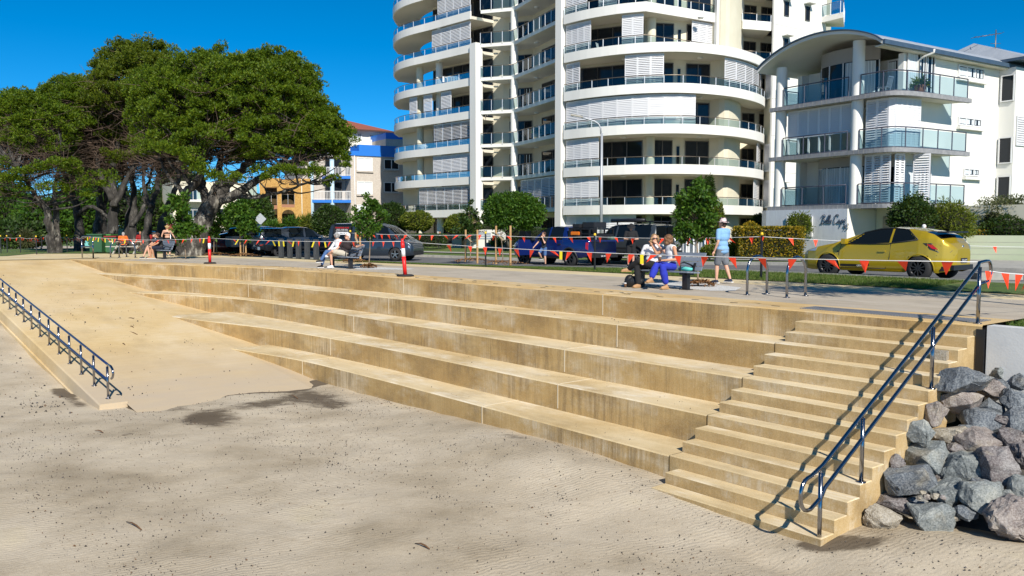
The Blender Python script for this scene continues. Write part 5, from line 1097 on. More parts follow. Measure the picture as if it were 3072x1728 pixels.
# cypress
bpx('cypress', 'narrow dark pencil cypress behind the street tree', 'tree', 2108, 2142, 530, 735, 47, m_leafd, 5200, leaf=(.16, .04), seed=24, lump=.2, stem=.06)
bpx('shrub', 'reddish leaved bush behind the street tree', 'shrub', 2130, 2172, 610, 735, 45, m_leafy, 2600, leaf=(.12, .07), seed=25, lump=.3)
# street trees: slim trunk, airy broadleaf crown
def sapling(label, u, vb, Y, crown, n, leaf=(.15, .075), stakes=(), mat=None, seed=1, lean=0, group='young street trees', tr=.028):
    b0 = py(u, vb, Y); r = np.random.default_rng(seed); rr = random.Random(seed); t = thing('street_tree', (float(b0[0]), Y, float(b0[2])), label, 'tree', group)
    top = py(crown[0][0]+lean, crown[0][1]-crown[0][3]*.6, Y); m = MB(); bp_ = Vector(b0); tp = Vector(top); mid = bp_.lerp(tp, .5)+Vector((.03, 0, 0)); C = curve3([bp_, mid, tp], 6); k = len(C); m.tube([tuple(c) for c in C], [tr*(1-.75*i/(k-1)) for i in range(k)], 7)
    Cs, Ds = [], []; px = Y/FPX
    for (cu, cv, ru, rv, w) in crown:
        c = py(cu, cv, Y); nb = int(20*w)+5
        for j in range(nb):
            d = sph(r, 1)[0]*np.array([ru*px, ru*px*.8, rv*px])*r.uniform(.3, 1.18); e = Vector(c+d); s = bp_.lerp(tp, min(.97, max(.42, (e.z-bp_.z)/(tp.z-bp_.z)*.85))); m.tube([tuple(s), tuple(s.lerp(e, .5)+Vector((0, 0, -.03))), tuple(e)], [.012, .008, .004], 4, caps=False)
            q = int(n*w/nb*r.uniform(.45, 1.2)); Cs.append(np.array(e)+r.normal(0, ru*px*r.uniform(.11, .22), (q, 3))*np.array([1, 1, .8])); Ds.append(np.tile(np.array(unit(d[None])[0])*.6+np.array([0, 0, -.1]), (q, 1)))
    m.build('trunk', m_bark3, t); leaf_mesh('crown', np.concatenate(Cs), np.concatenate(Ds), leaf[0], leaf[1], mat or m_leaf, t, quad=True, jit=.9, seed=seed); return t
def G0(u, v, z=0): return float(pz(u, v, z)[1])
sapling('tallest young street tree with a full crown beside the bench of two women', 2094, 858, G0(2094, 858), [(2080, 625, 52, 72, 1.0), (2095, 575, 26, 34, .3), (2045, 650, 28, 45, .35), (2125, 640, 24, 45, .3), (2075, 690, 45, 25, .4)], 4200, leaf=(.105, .06), seed=31)
sapling('slim street tree in a gravel square next to the white and black clad couple', 1107, 803, G0(1107, 803), [(1108, 620, 24, 38, .5), (1085, 655, 34, 38, .7), (1135, 650, 30, 40, .6), (1098, 695, 40, 22, .5)], 1700, leaf=(.13, .07), seed=32, lean=2)
sapling('thin staked street tree in front of the letterbox wall', 1411, 782, G0(1411, 782, -.02), [(1408, 640, 20, 30, .5), (1405, 678, 34, 28, .6), (1440, 668, 18, 18, .2)], 900, leaf=(.17, .09), seed=33, mat=m_leafd)
sapling('nearly bare staked street tree with a few leaves by the big round tree', 1509, 787, G0(1509, 787, -.02), [(1500, 696, 22, 12, .25), (1512, 700, 14, 20, .15)], 60, leaf=(.2, .1), seed=34, mat=m_leafd)
sapling('young street tree in front of the pale lichen trunk', 557, 777, G0(557, 777), [(545, 640, 36, 48, .8), (555, 690, 38, 30, .6), (530, 610, 20, 30, .3)], 1900, leaf=(.22, .11), seed=35)
sapling('staked young tree close to the red car', 641, 766, G0(641, 766), [(640, 670, 30, 30, .7), (635, 690, 26, 24, .4)], 1200, leaf=(.22, .11), seed=36)
sapling('staked young tree with a taller crown near the white tailgate', 730, 768, G0(730, 768), [(728, 650, 34, 38, .9), (738, 690, 26, 26, .5), (715, 630, 22, 24, .3)], 1900, leaf=(.22, .11), seed=37)
# broad round street tree with a trunk
r_ = thing('round_tree', (float(py(1528, 745, 57)[0]), 57, 0), 'broad dense dark leaved tree with a clipped round crown in front of the tower', 'tree'); m = MB()
tb_ = [tuple(py(u, v, 57)) for u, v in ((1528, 748), (1526, 710), (1530, 680), (1525, 640))]; m.tube(tb_, [.26, .2, .16, .1], 9)
for (u, v) in ((1480, 640), (1500, 620), (1560, 630), (1590, 650), (1540, 610)): m.tube([tb_[1], tuple(py((u+1528)/2, v+35, 57)), tuple(py(u, v, 57))], [.1, .07, .03], 6)
m.build('trunk', m_bark2, r_); rg = np.random.default_rng(40); PP, DD = [], []
for (u, v, ru, rv, n) in ((1540, 640, 90, 55, 7000), (1500, 625, 48, 44, 3000), (1590, 640, 46, 46, 3000), (1545, 608, 62, 32, 3000)):
    d = sph(rg, n, -.9); c = py(u, v, 57); f = np.array([mnoise.noise(Vector(x*4+u)) for x in d]); PP.append(c+d*np.array([ru, ru*.9, rv])*57/FPX*(1+.14*f)[:, None]*rg.uniform(.6, 1.0, (n, 1))); DD.append(d)
leaf_mesh('crown', np.concatenate(PP), np.concatenate(DD), .17, .11, m_leaf, r_, quad=True, jit=.8, seed=41)
# garden planting and the green mass behind the park
for i, (u0, u1, v0, v1, Y, mt, n, lab) in enumerate([(-60, 120, 560, 745, 84, m_leaf, 6500, 'wide bright green bush at the left edge of the park'), (60, 200, 590, 745, 80, m_leaf, 6500, 'bright green bush behind the two stemmed tree'), (165, 300, 530, 740, 88, m_leaf, 7000, 'tall bright bush behind the straight stemmed tree'), (-140, 60, 480, 700, 92, m_grey, 6000, 'greyish tree mass at the far left edge'), (280, 420, 560, 690, 96, m_leafd, 5000, 'dark green bush behind the bins'), (400, 520, 560, 745, 94, m_leafd, 6000, 'dark bush behind the slanting trunks'), (200, 330, 460, 640, 98, m_leafd, 6000, 'dark tall bush high behind the park trees'), (470, 600, 470, 640, 104, m_leafd, 5000, 'dark bush behind the leaning tree'), (760, 810, 590, 700, 84, m_leafd, 3000, 'dark shrub left of the arched brick flats'), (680, 790, 600, 715, 82, m_leaf, 4200, 'leafy garden bush left of the diamond road sign'), (0, 120, 660, 745, 76, m_leafd, 3500, 'low dark bush beside the park path')]):
    bpx('bush', lab, 'bush', u0, u1, v0, v1, Y, mt, n, leaf=(.34, .2), seed=50+i, lump=.35, core=.6, depth=3)
bpx('grass_tree', 'clump of upright reddish bamboo grass beside the park path', 'plant', 64, 92, 692, 742, 74, m_grey, 1500, leaf=(.5, .05), seed=70, lump=.2, core=.3)
for i, (u0, u1, v0, v1, lab) in enumerate([(850, 900, 655, 712, 'weeping strap leaved plant under the brick arch'), (900, 945, 650, 715, 'strap leaved plant right of the brick arch'), (790, 850, 670, 715, 'row of broad green strap leaves below the arched flats'), (740, 790, 668, 720, 'yellowish shrub beside the road sign')]):
    bpx('garden_plant', lab, 'plant', u0, u1, v0, v1, 80, m_leafy if i in (1, 3) else m_leaf, 1500, leaf=(.6, .08), seed=80+i, lump=.3, core=.3)
# ================================================================ vehicles
def paint(name, c, metal=.35):
    m, nt, b = nmat(name); b.inputs['Base Color'].default_value = (*c, 1); b.inputs['Roughness'].default_value = .32; b.inputs['Metallic'].default_value = metal; b.inputs['Coat Weight'].default_value = 1; b.inputs['Coat Roughness'].default_value = .05
    f = noisef(nt, 2.0, 4, world=False); nt.links.new(mixc(nt, math2(nt, 'MULTIPLY', f, .18), c, tuple(x*.55+.02 for x in c)), b.inputs['Base Color']); return m
m_trim = M('black plastic trim', (.015, .015, .016), .55); m_carglass, nt, b = nmat('tinted car glass'); b.inputs['Base Color'].default_value = (.006, .008, .009, 1); b.inputs['Roughness'].default_value = .03; b.inputs['Specular IOR Level'].default_value = .4
m_tail = M('red lamp lens', (.42, .008, .008), .15, coat=1); m_head = M('clear lamp lens', (.45, .52, .60), .1, .3, coat=1); m_chrome = M('alloy metal', (.55, .55, .56), .25, .9); m_dalloy = M('dark alloy', (.05, .05, .055), .35, .6)
m_plate = M('number plate white', (.75, .75, .72), .5); m_plateb = M('number plate black', (.02, .02, .03), .5); m_amber = M('amber lens', (.6, .2, .01), .2)
def ip(pts, x): return float(np.interp(x, [p[0] for p in pts], [p[1] for p in pts]))
LOWP = [(0, .90), (.12, .965), (.32, 1.0), (.55, .992), (.8, .972), (1, .935)]
def car(name, label, cat, S, pm, group=None, dark_roof=False):
    t = thing(name, (0, 0, 0), label, cat, group); L = S['L']; n = S.get('n', 120); xs = np.linspace(-L/2, L/2, n+1)
    pt = sorted(S['w']); be = sorted(S['belt']); ro = sorted(S['roof']); zb = S['zb']; tum = S.get('tum', .2)
    JL, JG, JT = 9, 7, 5; J = JL+JG+JT
    def half(x):
        w = ip(pt, x); zbl = ip(be, x); zr_ = max(zbl, ip(ro, x) if ro[0][0] <= x <= ro[-1][0] else zbl); h = zr_-zbl; z0 = zb if isinstance(zb, float) else ip(zb, x); P = []
        for j in range(JL): f = j/(JL-1); P.append((w*ip(LOWP, f), z0+(zbl-z0)*f))
        ye = w*.935-tum*h/.5-.03*min(1, h/.2); 
        for j in range(1, JG+1): f = j/JG; g = f**1.15; P.append((w*.935+(ye-w*.935)*g-.0, zbl+(h-.045*min(1, h/.3))*f))
        for j in range(1, JT+1): f = j/JT; P.append((ye*math.cos(f*math.pi/2)*1.0 if False else ye*(1-f), zr_-.045*min(1, h/.3)*(1-f)**2+(.03*min(1, max(0, .25-h)/.25)*f)))
        return P
    V = []; rings = []
    for x in xs:
        H = half(x); ring = [(x, y, z) for y, z in H]+[(x, -y, z) for y, z in H[-2::-1]]; rings.append(len(V)); V += ring
    m_ = 2*J-1; F_ = {}
    def put(key, f): F_.setdefault(key, []).append(f)
    wx, r, ra = S['wx'], S['r'], S['ra']
    for i in range(n):
        xm = (xs[i]+xs[i+1])/2
        for k in range(m_-1):
            f = (rings[i]+k, rings[i+1]+k, rings[i+1]+k+1, rings[i]+k+1); c = np.mean([V[a] for a in f], axis=0); jj = k if k < J-1 else m_-2-k; side = 0 if k < J-1 else 1; key = 'body'
            if jj < JL-1 and any((xm-a)**2+(c[2]-r)**2 < ra*ra for a in wx): continue
            if JL-1 <= jj < JL+JG-1:
                tt = (jj-(JL-1)+.5)/JG
                if .04 < tt < .93:
                    for wi, (b0, b1, t0, t1) in enumerate(S['win']):
                        if min(b0+(t0-b0)*tt, b1+(t1-b1)*tt) < xm < max(b0+(t0-b0)*tt, b1+(t1-b1)*tt): key = ('side_window', wi, side)
            if jj >= JL+JG-1 and jj < J:
                for nm in ('windscreen', 'rear_window'):
                    if S[nm] and S[nm][0] < xm < S[nm][1] and abs(c[1]) > -1 and (jj > JL+JG-1 or True): key = (nm,)
                if key == 'body' and dark_roof and ro[0][0]+.3 < xm: key = 'body'
            put(key, f)
    put('body', tuple(rings[0]+k for k in range(m_))[::-1]); put('body', tuple(rings[n]+k for k in range(m_)))
    def sub(nm, fs, mat, par):
        idx = {}; vv = []; ff = []
        for f in fs:
            g = []
            for a in f:
                if a not in idx: idx[a] = len(vv); vv.append(V[a])
                g.append(idx[a])
            ff.append(tuple(g))
        me = bpy.data.meshes.new(nm); me.from_pydata(vv, [], ff); me.materials.append(mat); me.polygons.foreach_set('use_smooth', [len(f) == 4 for f in ff]); o = bpy.data.objects.new(nm, me); COL.objects.link(o); o.parent = par
        bm = bmesh.new(); bm.from_mesh(me); bmesh.ops.remove_doubles(bm, verts=bm.verts, dist=1e-4); bmesh.ops.recalc_face_normals(bm, faces=bm.faces); bm.to_mesh(me); bm.free(); return o
    for key, fs in F_.items(): sub(key if isinstance(key, str) else key[0], fs, pm if key == 'body' else m_carglass, t)
    b = MB(); wmin = ip(pt, 0); zlo = zb if isinstance(zb, float) else zb[0][1]
    b.box((0, 0, (zlo+.75)/2+.04), (L-.5, 2*wmin-.52, .75-zlo+.02)); b.box((0, 0, zlo+.02), (L-.4, 2*wmin-.3, .12)); b.build('underbody', m_trim, t)
    def ys(x, z):
        H = half(x); zz_ = [p[1] for p in H[:JL+JG]]; return float(np.interp(z, zz_, [p[0] for p in H[:JL+JG]]))
    fl = S.get('flare')
    for a in wx:
        for sd in (1, -1):
            b = MB(); pts = [(a+ra*math.cos(q), r+ra*math.sin(q)) for q in np.linspace(-.25, math.pi+.25, 18)]; b.tube([(x, sd*(ys(x, z)+(.02 if fl else -.004)), z) for x, z in pts], .045 if fl else .02, 6); b.build('wheel_arch', m_trim if fl else pm, t)
            w_ = MB(); yo = ys(a, r*1.9)-.01; W_ = .23
            w_.lathe([(r*.62, -W_/2), (r*.93, -W_/2), (r, -W_/2+.035), (r, W_/2-.035), (r*.93, W_/2), (r*.62, W_/2)], 28, (a, sd*(yo-W_/2+.02), r), axis='y'); wo = w_.build('wheel', m_rubber, t)
            ri = MB(); yf = sd*(yo+.02-.03); yb_ = sd*(yo-.10); ns = S.get('spokes', 5)
            ri.lathe([(r*.64, 0), (r*.58, -.03*sd)], 28, (a, sd*(yo+.015), r), axis='y')
            for k in range(ns):
                q = 2*math.pi*k/ns+.3; d = Vector((math.cos(q), 0, math.sin(q))); c = Vector((a, yf, r)); ri.bar(c+d*r*.08, c+d*r*.61, .045 if ns < 8 else .028, .05, up=(0, 1, 0))
            ri.lathe([(0, 0), (r*.14, 0), (r*.14, -.03*sd)], 12, (a, yf+.02*sd, r), axis='y'); ri.build('rim', S.get('rim', m_chrome), wo)
            di = MB(); di.lathe([(0, 0), (r*.62, 0)], 24, (a, yb_, r), axis='y'); di.build('brake_disc', m_dark, wo)
    def patch(nm, poly, mat, sides=(1, -1), off=.008, par=None, label=None):
        for sd in sides:
            b = MB(); k = len(poly); A_ = [(x, sd*(ys(x, z)+off), z) for x, z in poly]; B_ = [(x, sd*(ys(x, z)-.02), z) for x, z in poly]
            b.add(A_+B_, [tuple(range(k))]+[(i, (i+1) % k, k+(i+1) % k, k+i) for i in range(k)]); o = b.build(nm, mat, par or t)
            if label: o['label'] = label
    def seam(pts, sides=(1, -1)):
        for sd in sides: b = MB(); b.tube([(x, sd*(ys(x, z)+.001), z) for x, z in pts], .011, 4); b.build('door_seam', m_trim, t)
    def bx_(nm, c, d, mat, rz=0): b = MB(); b.box(c, d, rz); return b.build(nm, mat, t)
    return t, ys, patch, seam, bx_
def park(t, head, lp, wp, zg):
    a = math.atan2(head[1], head[0]); c, s = math.cos(a), math.sin(a); t.rotation_euler = (0, 0, a); t.location = (wp[0]-(lp[0]*c-lp[1]*s), wp[1]-(lp[0]*s+lp[1]*c), zg)
def mirrors(bx_, x, y, z, mat):
    for sd in (1, -1): bx_('wing_mirror', (x, sd*(y+.09), z), (.12, .2, .15), mat)
HATCH = dict(L=4.47, zb=[(-2.235, .32), (-1.9, .22), (1.9, .20), (2.235, .26)], wx=(1.275, -1.42), r=.335, ra=.385, n=150, spokes=10, rim=m_dalloy, tum=.23,
    belt=[(2.235, .60), (2.18, .70), (2.0, .79), (1.6, .90), (1.15, .985), (.8, 1.0), (0, 1.0), (-.7, 1.03), (-1.2, 1.10), (-1.6, 1.16), (-1.95, 1.12), (-2.12, 1.0), (-2.235, .86)],
    roof=[(1.12, .99), (.9, 1.09), (.5, 1.26), (.2, 1.37), (-.2, 1.455), (-.6, 1.48), (-1.1, 1.45), (-1.5, 1.38), (-1.75, 1.29), (-1.98, 1.12)],
    w=[(2.235, .50), (2.17, .68), (2.0, .80), (1.7, .875), (1.3, .915), (0, .90), (-1.0, .905), (-1.4, .92), (-1.65, .89), (-1.85, .83), (-2.0, .755), (-2.12, .65), (-2.2, .52), (-2.235, .40)],
    win=[(.72, -.56, .22, -.56), (-.64, -1.36, -.64, -1.02)], windscreen=(.28, 1.08), rear_window=(-1.95, -1.56))
m_yel = paint('metallic yellow paint', (.46, .32, .006), .3)
yc, ys, patch, seam, bx_ = car('parked_car', 'yellow three door hatchback with a black side stripe parked along the kerb', 'car', HATCH, m_yel)
patch('headlight', [(2.17, .66), (2.0, .77), (1.66, .87), (1.70, .77), (1.95, .66), (2.18, .60)], m_head); patch('tail_light', [(-1.52, 1.03), (-1.72, 1.03), (-1.95, .96), (-2.17, .84), (-2.14, .78), (-1.9, .78), (-1.7, .86)], m_trim); patch('tail_light', [(-1.62, 1.0), (-1.76, .99), (-1.9, .86), (-1.76, .88)], m_tail, off=.014)
for pts in ([(.76, .985), (-.56, .995), (-.64, 1.02), (-1.38, 1.12)], [(.76, .985), (.62, 1.06), (.24, 1.32), (-.2, 1.42), (-.6, 1.44), (-1.02, 1.40), (-1.38, 1.12)]):
    for sd in (1, -1): o = MB(); o.tube([(x, sd*(ys(x, z)+.003), z) for x, z in pts], .016, 5); o.build('window_trim', m_trim, yc)
for sd in (1, -1): o = MB(); o.box((2.14, sd*.42, .42), (.12, .34, .12)); o.build('fog_lamp_recess', m_trim, yc)
patch('bumper_seam', [(-1.86, .70), (-2.2, .72), (-2.2, .71), (-1.86, .69)], m_trim)
patch('side_stripe', [(.87, .40), (.1, .40), (.1, .33), (.87, .33)], m_black); seam([(.86, .98), (.92, .7), (.88, .28)]); seam([(-.62, 1.0), (-.60, .6), (-.48, .30)]); seam([(.88, .28), (-.48, .30)])
patch('door_handle', [(-.28, .80), (-.48, .81), (-.48, .77), (-.28, .765)], m_yel, off=.03); patch('fuel_flap', [(.98, .78), (.92, .78), (.92, .74), (.98, .74)], m_trim); patch('sill', [(.85, .245), (-1.0, .245), (-1.0, .21), (.85, .21)], m_yel, off=.03)
for sd in (1,):
    text_mesh('GRX', .075, m_plate, 'stripe_lettering', yc, face_matrix((.28, ys(.28, .365)+.012, .338), (-1, 0, 0)), .001)
    for i in range(6):
        c = .09-.035*(i//2); patch('stripe_chequer', [(c, .365+.035*(i % 2)), (c-.035, .365+.035*(i % 2)), (c-.035, .40+.035*(i % 2)-.002), (c, .40+.035*(i % 2)-.002)], m_black, sides=(1,), off=.006)
bx_('spoiler', (-1.93, 0, 1.33), (.30, 1.22, .045), m_black); bx_('number_plate', (-2.245, 0, .56), (.02, .37, .13), m_plateb); bx_('rear_diffuser', (-2.2, 0, .37), (.08, 1.2, .14), m_black); mirrors(bx_, .72, ys(.72, 1.0), 1.06, m_yel)
text_mesh('Y52 ATY', .085, m_plate, 'plate_lettering', yc, face_matrix((-2.257, 0, .53), (0, -1, 0)), .001); o = MB(); o.lathe([(0, 0), (.05, 0), (.05, .01)], 14, (-2.21, 0, .93), axis='x'); o.build('badge', m_chrome, yc)
o = MB(); o.add([(-1.2, 0, 1.45), (-1.42, 0, 1.42), (-1.42, 0, 1.5), (-1.25, .015, 1.45), (-1.42, .015, 1.42)], [(0, 1, 2), (3, 2, 4), (0, 2, 3)]); o.build('antenna_fin', m_trim, yc)
HE = (-EV[0], -EV[1])
park(yc, HE, (1.275, .90, .335), py(2482, 797, 25.3), .045)
PICK = dict(L=5.36, zb=[(-2.68, .55), (-2.2, .42), (2.2, .40), (2.68, .46)], wx=(1.72, -1.50), r=.395, ra=.47, n=140, spokes=6, rim=m_dalloy, tum=.17, flare=True,
    belt=[(2.68, .85), (2.62, 1.02), (2.3, 1.12), (1.2, 1.2), (.9, 1.21), (-1.2, 1.22), (-2.6, 1.24), (-2.68, 1.2)],
    roof=[(1.18, 1.205), (.95, 1.36), (.45, 1.74), (.2, 1.82), (-.2, 1.86), (-.9, 1.85), (-1.1, 1.80), (-1.28, 1.3), (-1.30, 1.22)],
    w=[(2.68, .6), (2.6, .76), (2.3, .88), (1.7, .93), (0, .92), (-1.5, .93), (-2.5, .92), (-2.68, .88)],
    win=[(.88, .02, .48, .02), (-.08, -.98, -.08, -.88)], windscreen=(.3, 1.15), rear_window=(-1.28, -1.13))
m_blu = paint('deep blue paint', (.006, .022, .16))
bt, ys, patch, seam, bx_ = car('parked_ute', 'blue dual cab ute with its front door open and tray loaded', 'ute', PICK, m_blu)
patch('tail_light', [(-2.52, 1.12), (-2.66, 1.12), (-2.66, .78), (-2.52, .86)], m_tail); patch('headlight', [(2.58, .98), (2.2, 1.06), (2.25, .92), (2.6, .86)], m_head); seam([(.9, 1.2), (.98, .8), (.9, .45)]); seam([(-.04, 1.2), (-.03, .46)]); seam([(-1.02, 1.2), (-.98, .8), (-.72, .48)]); patch('door_handle', [(-.72, 1.04), (-.92, 1.05), (-.92, 1.01), (-.72, 1.0)], m_trim, off=.03)
patch('side_step', [(1.2, .45), (-.95, .45), (-.95, .38), (1.2, .38)], m_trim, off=.08); mirrors(bx_, .95, ys(.95, 1.2), 1.26, m_trim)
bx_('open_tailgate', (-2.98, 0, 1.20), (.55, 1.5, .06), m_blu); bx_('rear_bumper', (-2.72, 0, .55), (.16, 1.7, .2), m_trim); bx_('tray_floor', (-2.0, 0, 1.235), (1.28, 1.56, .04), m_trim); bx_('drawer_unit', (-2.62, 0, 1.36), (.12, 1.42, .26), m_black)
o = MB()
for x in (-1.45, -2.05, -2.6):
    for sd in (1, -1): o.bar((x, sd*.74, 1.22), (x, sd*.74, 1.72), .06, .06)
    o.bar((x, -.74, 1.72), (x, .74, 1.72), .06, .06)
for sd in (1, -1): o.bar((-1.4, sd*.74, 1.72), (-2.65, sd*.74, 1.72), .06, .06); o.bar((-1.4, sd*.74, 1.5), (-2.65, sd*.74, 1.5), .04, .04)
o.build('tray_rack', m_black, bt); bx_('sports_bar', (-1.42, 0, 1.5), (.22, 1.6, .55), m_black)
bx_('number_plate', (-2.82, .1, .52), (.02, .37, .12), m_plateb); text_mesh('200 AB1', .09, m_plate, 'plate_lettering', bt, face_matrix((-2.835, .1, .49), (0, -1, 0)), .001)
d = MB(); hx, hy = .92, ys(.92, .9); d.box((hx-.42*.45+.30, hy+.46, .86), (.06, .92, .72), .12); d.build('open_door', m_blu, bt); o = MB(); o.box((hx+.12, hy+.46, 1.42), (.04, .78, .40), .12); o.build('door_window', m_carglass, bt)
park(bt, HE, (1.72, .93, .395), py(1568.8, 771, 40.6), -.25)
def on_tray(nm, lab, cat, lx, ly, lz, d, mat): 
    a = bt.rotation_euler.z; p = bt.matrix_basis @ Vector((lx, ly, lz)); b = MB(); b.box((0, 0, 0), d); o = b.build(nm, mat); bm = bmesh.new(); bm.from_mesh(o.data); bmesh.ops.bevel(bm, geom=list(bm.edges), offset=.02, segments=2, affect='EDGES'); bm.to_mesh(o.data); bm.free(); o.location = p; o.rotation_euler = (0, 0, a); tag(o, lab, cat); return o
m_case = M('black equipment case', (.016, .017, .02), .5)
on_tray('equipment_case', 'big black ribbed case on the rack of the blue ute', 'case', -2.25, .1, 1.89, (.75, .8, .26), m_case); on_tray('equipment_case', 'flat black case on the rack nearest the ute cab', 'case', -1.62, .15, 1.85, (.45, 1.0, .18), m_case); on_tray('recovery_board', 'orange recovery board strapped to the ute rack', 'board', -1.75, .80, 1.52, (.55, .06, .16), M('orange plastic board', (.80, .20, .01), .5)); on_tray('tool_box', 'small green box on the lowered ute tailgate', 'box', -2.95, -.3, 1.31, (.22, .34, .14), M('dull green box', (.09, .14, .10), .6)); on_tray('spray_bottle', 'blue capped white bottle on the ute tailgate corner', 'bottle', -2.86, .66, 1.34, (.09, .09, .22), M('pale plastic', (.55, .6, .75), .4))
VAN = dict(L=4.9, zb=[(-2.45, .36), (-2.1, .26), (2.0, .26), (2.45, .3)], wx=(1.53, -1.47), r=.34, ra=.40, n=140, spokes=5, tum=.13,
    belt=[(2.45, .62), (2.42, .82), (2.25, .98), (1.9, 1.10), (1.6, 1.14), (0, 1.14), (-2.3, 1.14), (-2.45, 1.1)],
    roof=[(1.98, 1.09), (1.6, 1.36), (1.1, 1.74), (.85, 1.87), (.5, 1.95), (-.5, 1.97), (-2.1, 1.97), (-2.3, 1.92), (-2.4, 1.6), (-2.45, 1.12)],
    w=[(2.45, .72), (2.38, .84), (2.1, .92), (1.5, .95), (0, .952), (-2.0, .952), (-2.35, .9), (-2.45, .8)],
    win=[(1.38, .56, 1.02, .56), (.36, -.78, .36, -.78), (-.98, -2.16, -.98, -2.10)], windscreen=(1.0, 1.95), rear_window=(-2.45, -2.3))
m_vp = paint('slate grey van paint', (.028, .042, .062))
vn, ys, patch, seam, bx_ = car('parked_van', 'slate grey van with red and white sign posters in its side windows', 'van', VAN, m_vp)
patch('headlight', [(2.3, .78), (1.95, .95), (2.0, .80), (2.34, .66)], m_head); patch('tail_light', [(-2.3, 1.12), (-2.42, 1.1), (-2.42, .72), (-2.33, .72)], m_tail); seam([(.52, 1.9), (.5, 1.1), (.5, .3)]); seam([(1.5, 1.15), (1.45, .7), (1.2, .35)]); seam([(-.82, 1.9), (-.82, .3)]); patch('side_rail', [(.4, 1.03), (-2.2, 1.03), (-2.2, 1.0), (.4, 1.0)], m_trim); patch('door_handle', [(.72, 1.02), (.6, 1.02), (.6, .98), (.72, .98)], m_trim, off=.03); mirrors(bx_, 1.5, ys(1.5, 1.15), 1.22, m_trim); bx_('bumper', (2.44, 0, .42), (.06, 1.3, .22), m_trim)
m_posterb = M('black poster', (.012, .012, .014), .5); m_red2 = M('poster red', (.65, .01, .015), .5); m_pw = M('poster white', (.78, .78, .80), .5)
for x0, x1 in ((.28, -.70), (-1.04, -2.06)):
    ym = ys((x0+x1)/2, 1.5)+.035; a = MB(); a.box(((x0+x1)/2, -ym+.0, 1.50), (x0-x1, .012, .60)); ps = a.build('poster', m_posterb, vn); ps.rotation_euler = (0, 0, 0)
    yy = -ym-.010; cx = (x0+x1)/2
    for txt, sz_, z, mt in (('TENNESSEE ROSE', .105, 1.685, m_red2), ('SINGER - ENTERTAINER', .062, 1.61, m_pw), ('SOLOIST & GUEST ARTIST', .062, 1.54, m_pw)): text_mesh(txt, sz_, mt, 'poster_lettering', ps, face_matrix((cx, yy, z), (1, 0, 0)), .002)
    a = MB(); a.box((cx, yy, 1.425), (.72, .006, .13)); a.build('poster_panel', m_pw, ps)
    for z in (1.49, 1.315, 1.265):
        for i in range(9): a = MB(); a.box((cx-.34+i*.085, yy, z), (.065 if i % 3 else .05, .006, .022)); a.build('poster_line', m_pw, ps)
    for i in range(10):
        if i not in (4, 7): a = MB(); a.box((cx-.12+i*.045, yy-.005, 1.425), (.026, .004, .05)); a.build('poster_digit', m_posterb, ps)
    for sx in (-.42, .42): a = MB(); a.ball((cx+sx, yy, 1.33), (.05, .006, .06), 8); a.build('poster_rose', m_red2, ps)
park(vn, (.958, -.285), (1.53, -.95, .34), py(1184.7, 763, 44), -.19)
m_du = paint('dark navy grey paint', (.014, .022, .034))
CAN = dict(PICK); CAN['roof'] = [(1.18, 1.205), (.95, 1.36), (.45, 1.74), (.2, 1.82), (-.2, 1.85), (-.95, 1.84), (-1.15, 1.79), (-2.4, 1.78), (-2.55, 1.72), (-2.66, 1.25)]; CAN['win'] = PICK['win']+[(-1.35, -2.4, -1.4, -2.3)]; CAN['rear_window'] = (-2.66, -2.52)
du, ys, patch, seam, bx_ = car('parked_ute', 'dark ute with a full canopy parked between the bollards and the white tailgate', 'ute', CAN, m_du)
patch('tail_light', [(-2.42, 1.16), (-2.66, 1.16), (-2.66, .74), (-2.48, .78)], m_tail); seam([(-.04, 1.2), (-.03, .46)]); seam([(.9, 1.2), (.98, .8), (.9, .45)]); bx_('rear_bumper', (-2.72, 0, .58), (.14, 1.7, .18), m_chrome); bx_('number_plate', (-2.80, 0, .72), (.02, .37, .12), m_plate); mirrors(bx_, .95, ys(.95, 1.2), 1.26, m_chrome); bx_('side_step', (.1, -.98, .42), (2.2, .14, .07), m_trim)
park(du, (.88, .47), (-1.50, -.93, .395), py(841, 757, 50), -.24)
SUV = dict(L=4.75, zb=[(-2.37, .5), (-2.0, .42), (2.0, .40), (2.37, .46)], wx=(1.5, -1.38), r=.39, ra=.455, n=130, spokes=6, tum=.13, flare=True,
    belt=[(2.37, .85), (2.3, 1.05), (2.0, 1.12), (1.0, 1.17), (-2.25, 1.18), (-2.37, 1.1)], roof=[(1.05, 1.17), (.75, 1.5), (.5, 1.74), (.2, 1.84), (-.5, 1.87), (-2.1, 1.86), (-2.3, 1.78), (-2.37, 1.15)],
    w=[(2.37, .65), (2.3, .78), (1.9, .88), (0, .91), (-2.0, .91), (-2.3, .88), (-2.37, .82)], win=[(.82, .05, .55, .05), (-.06, -.95, -.06, -.95), (-1.08, -2.1, -1.08, -2.05)], windscreen=(.4, 1.02), rear_window=(-2.37, -2.28))
m_pat = paint('grey bronze paint', (.065, .075, .08))
pt4, ys, patch, seam, bx_ = car('parked_offroader', 'grey off road wagon with roof rack and spare wheel on its back door', 'off-roader', SUV, m_pat)
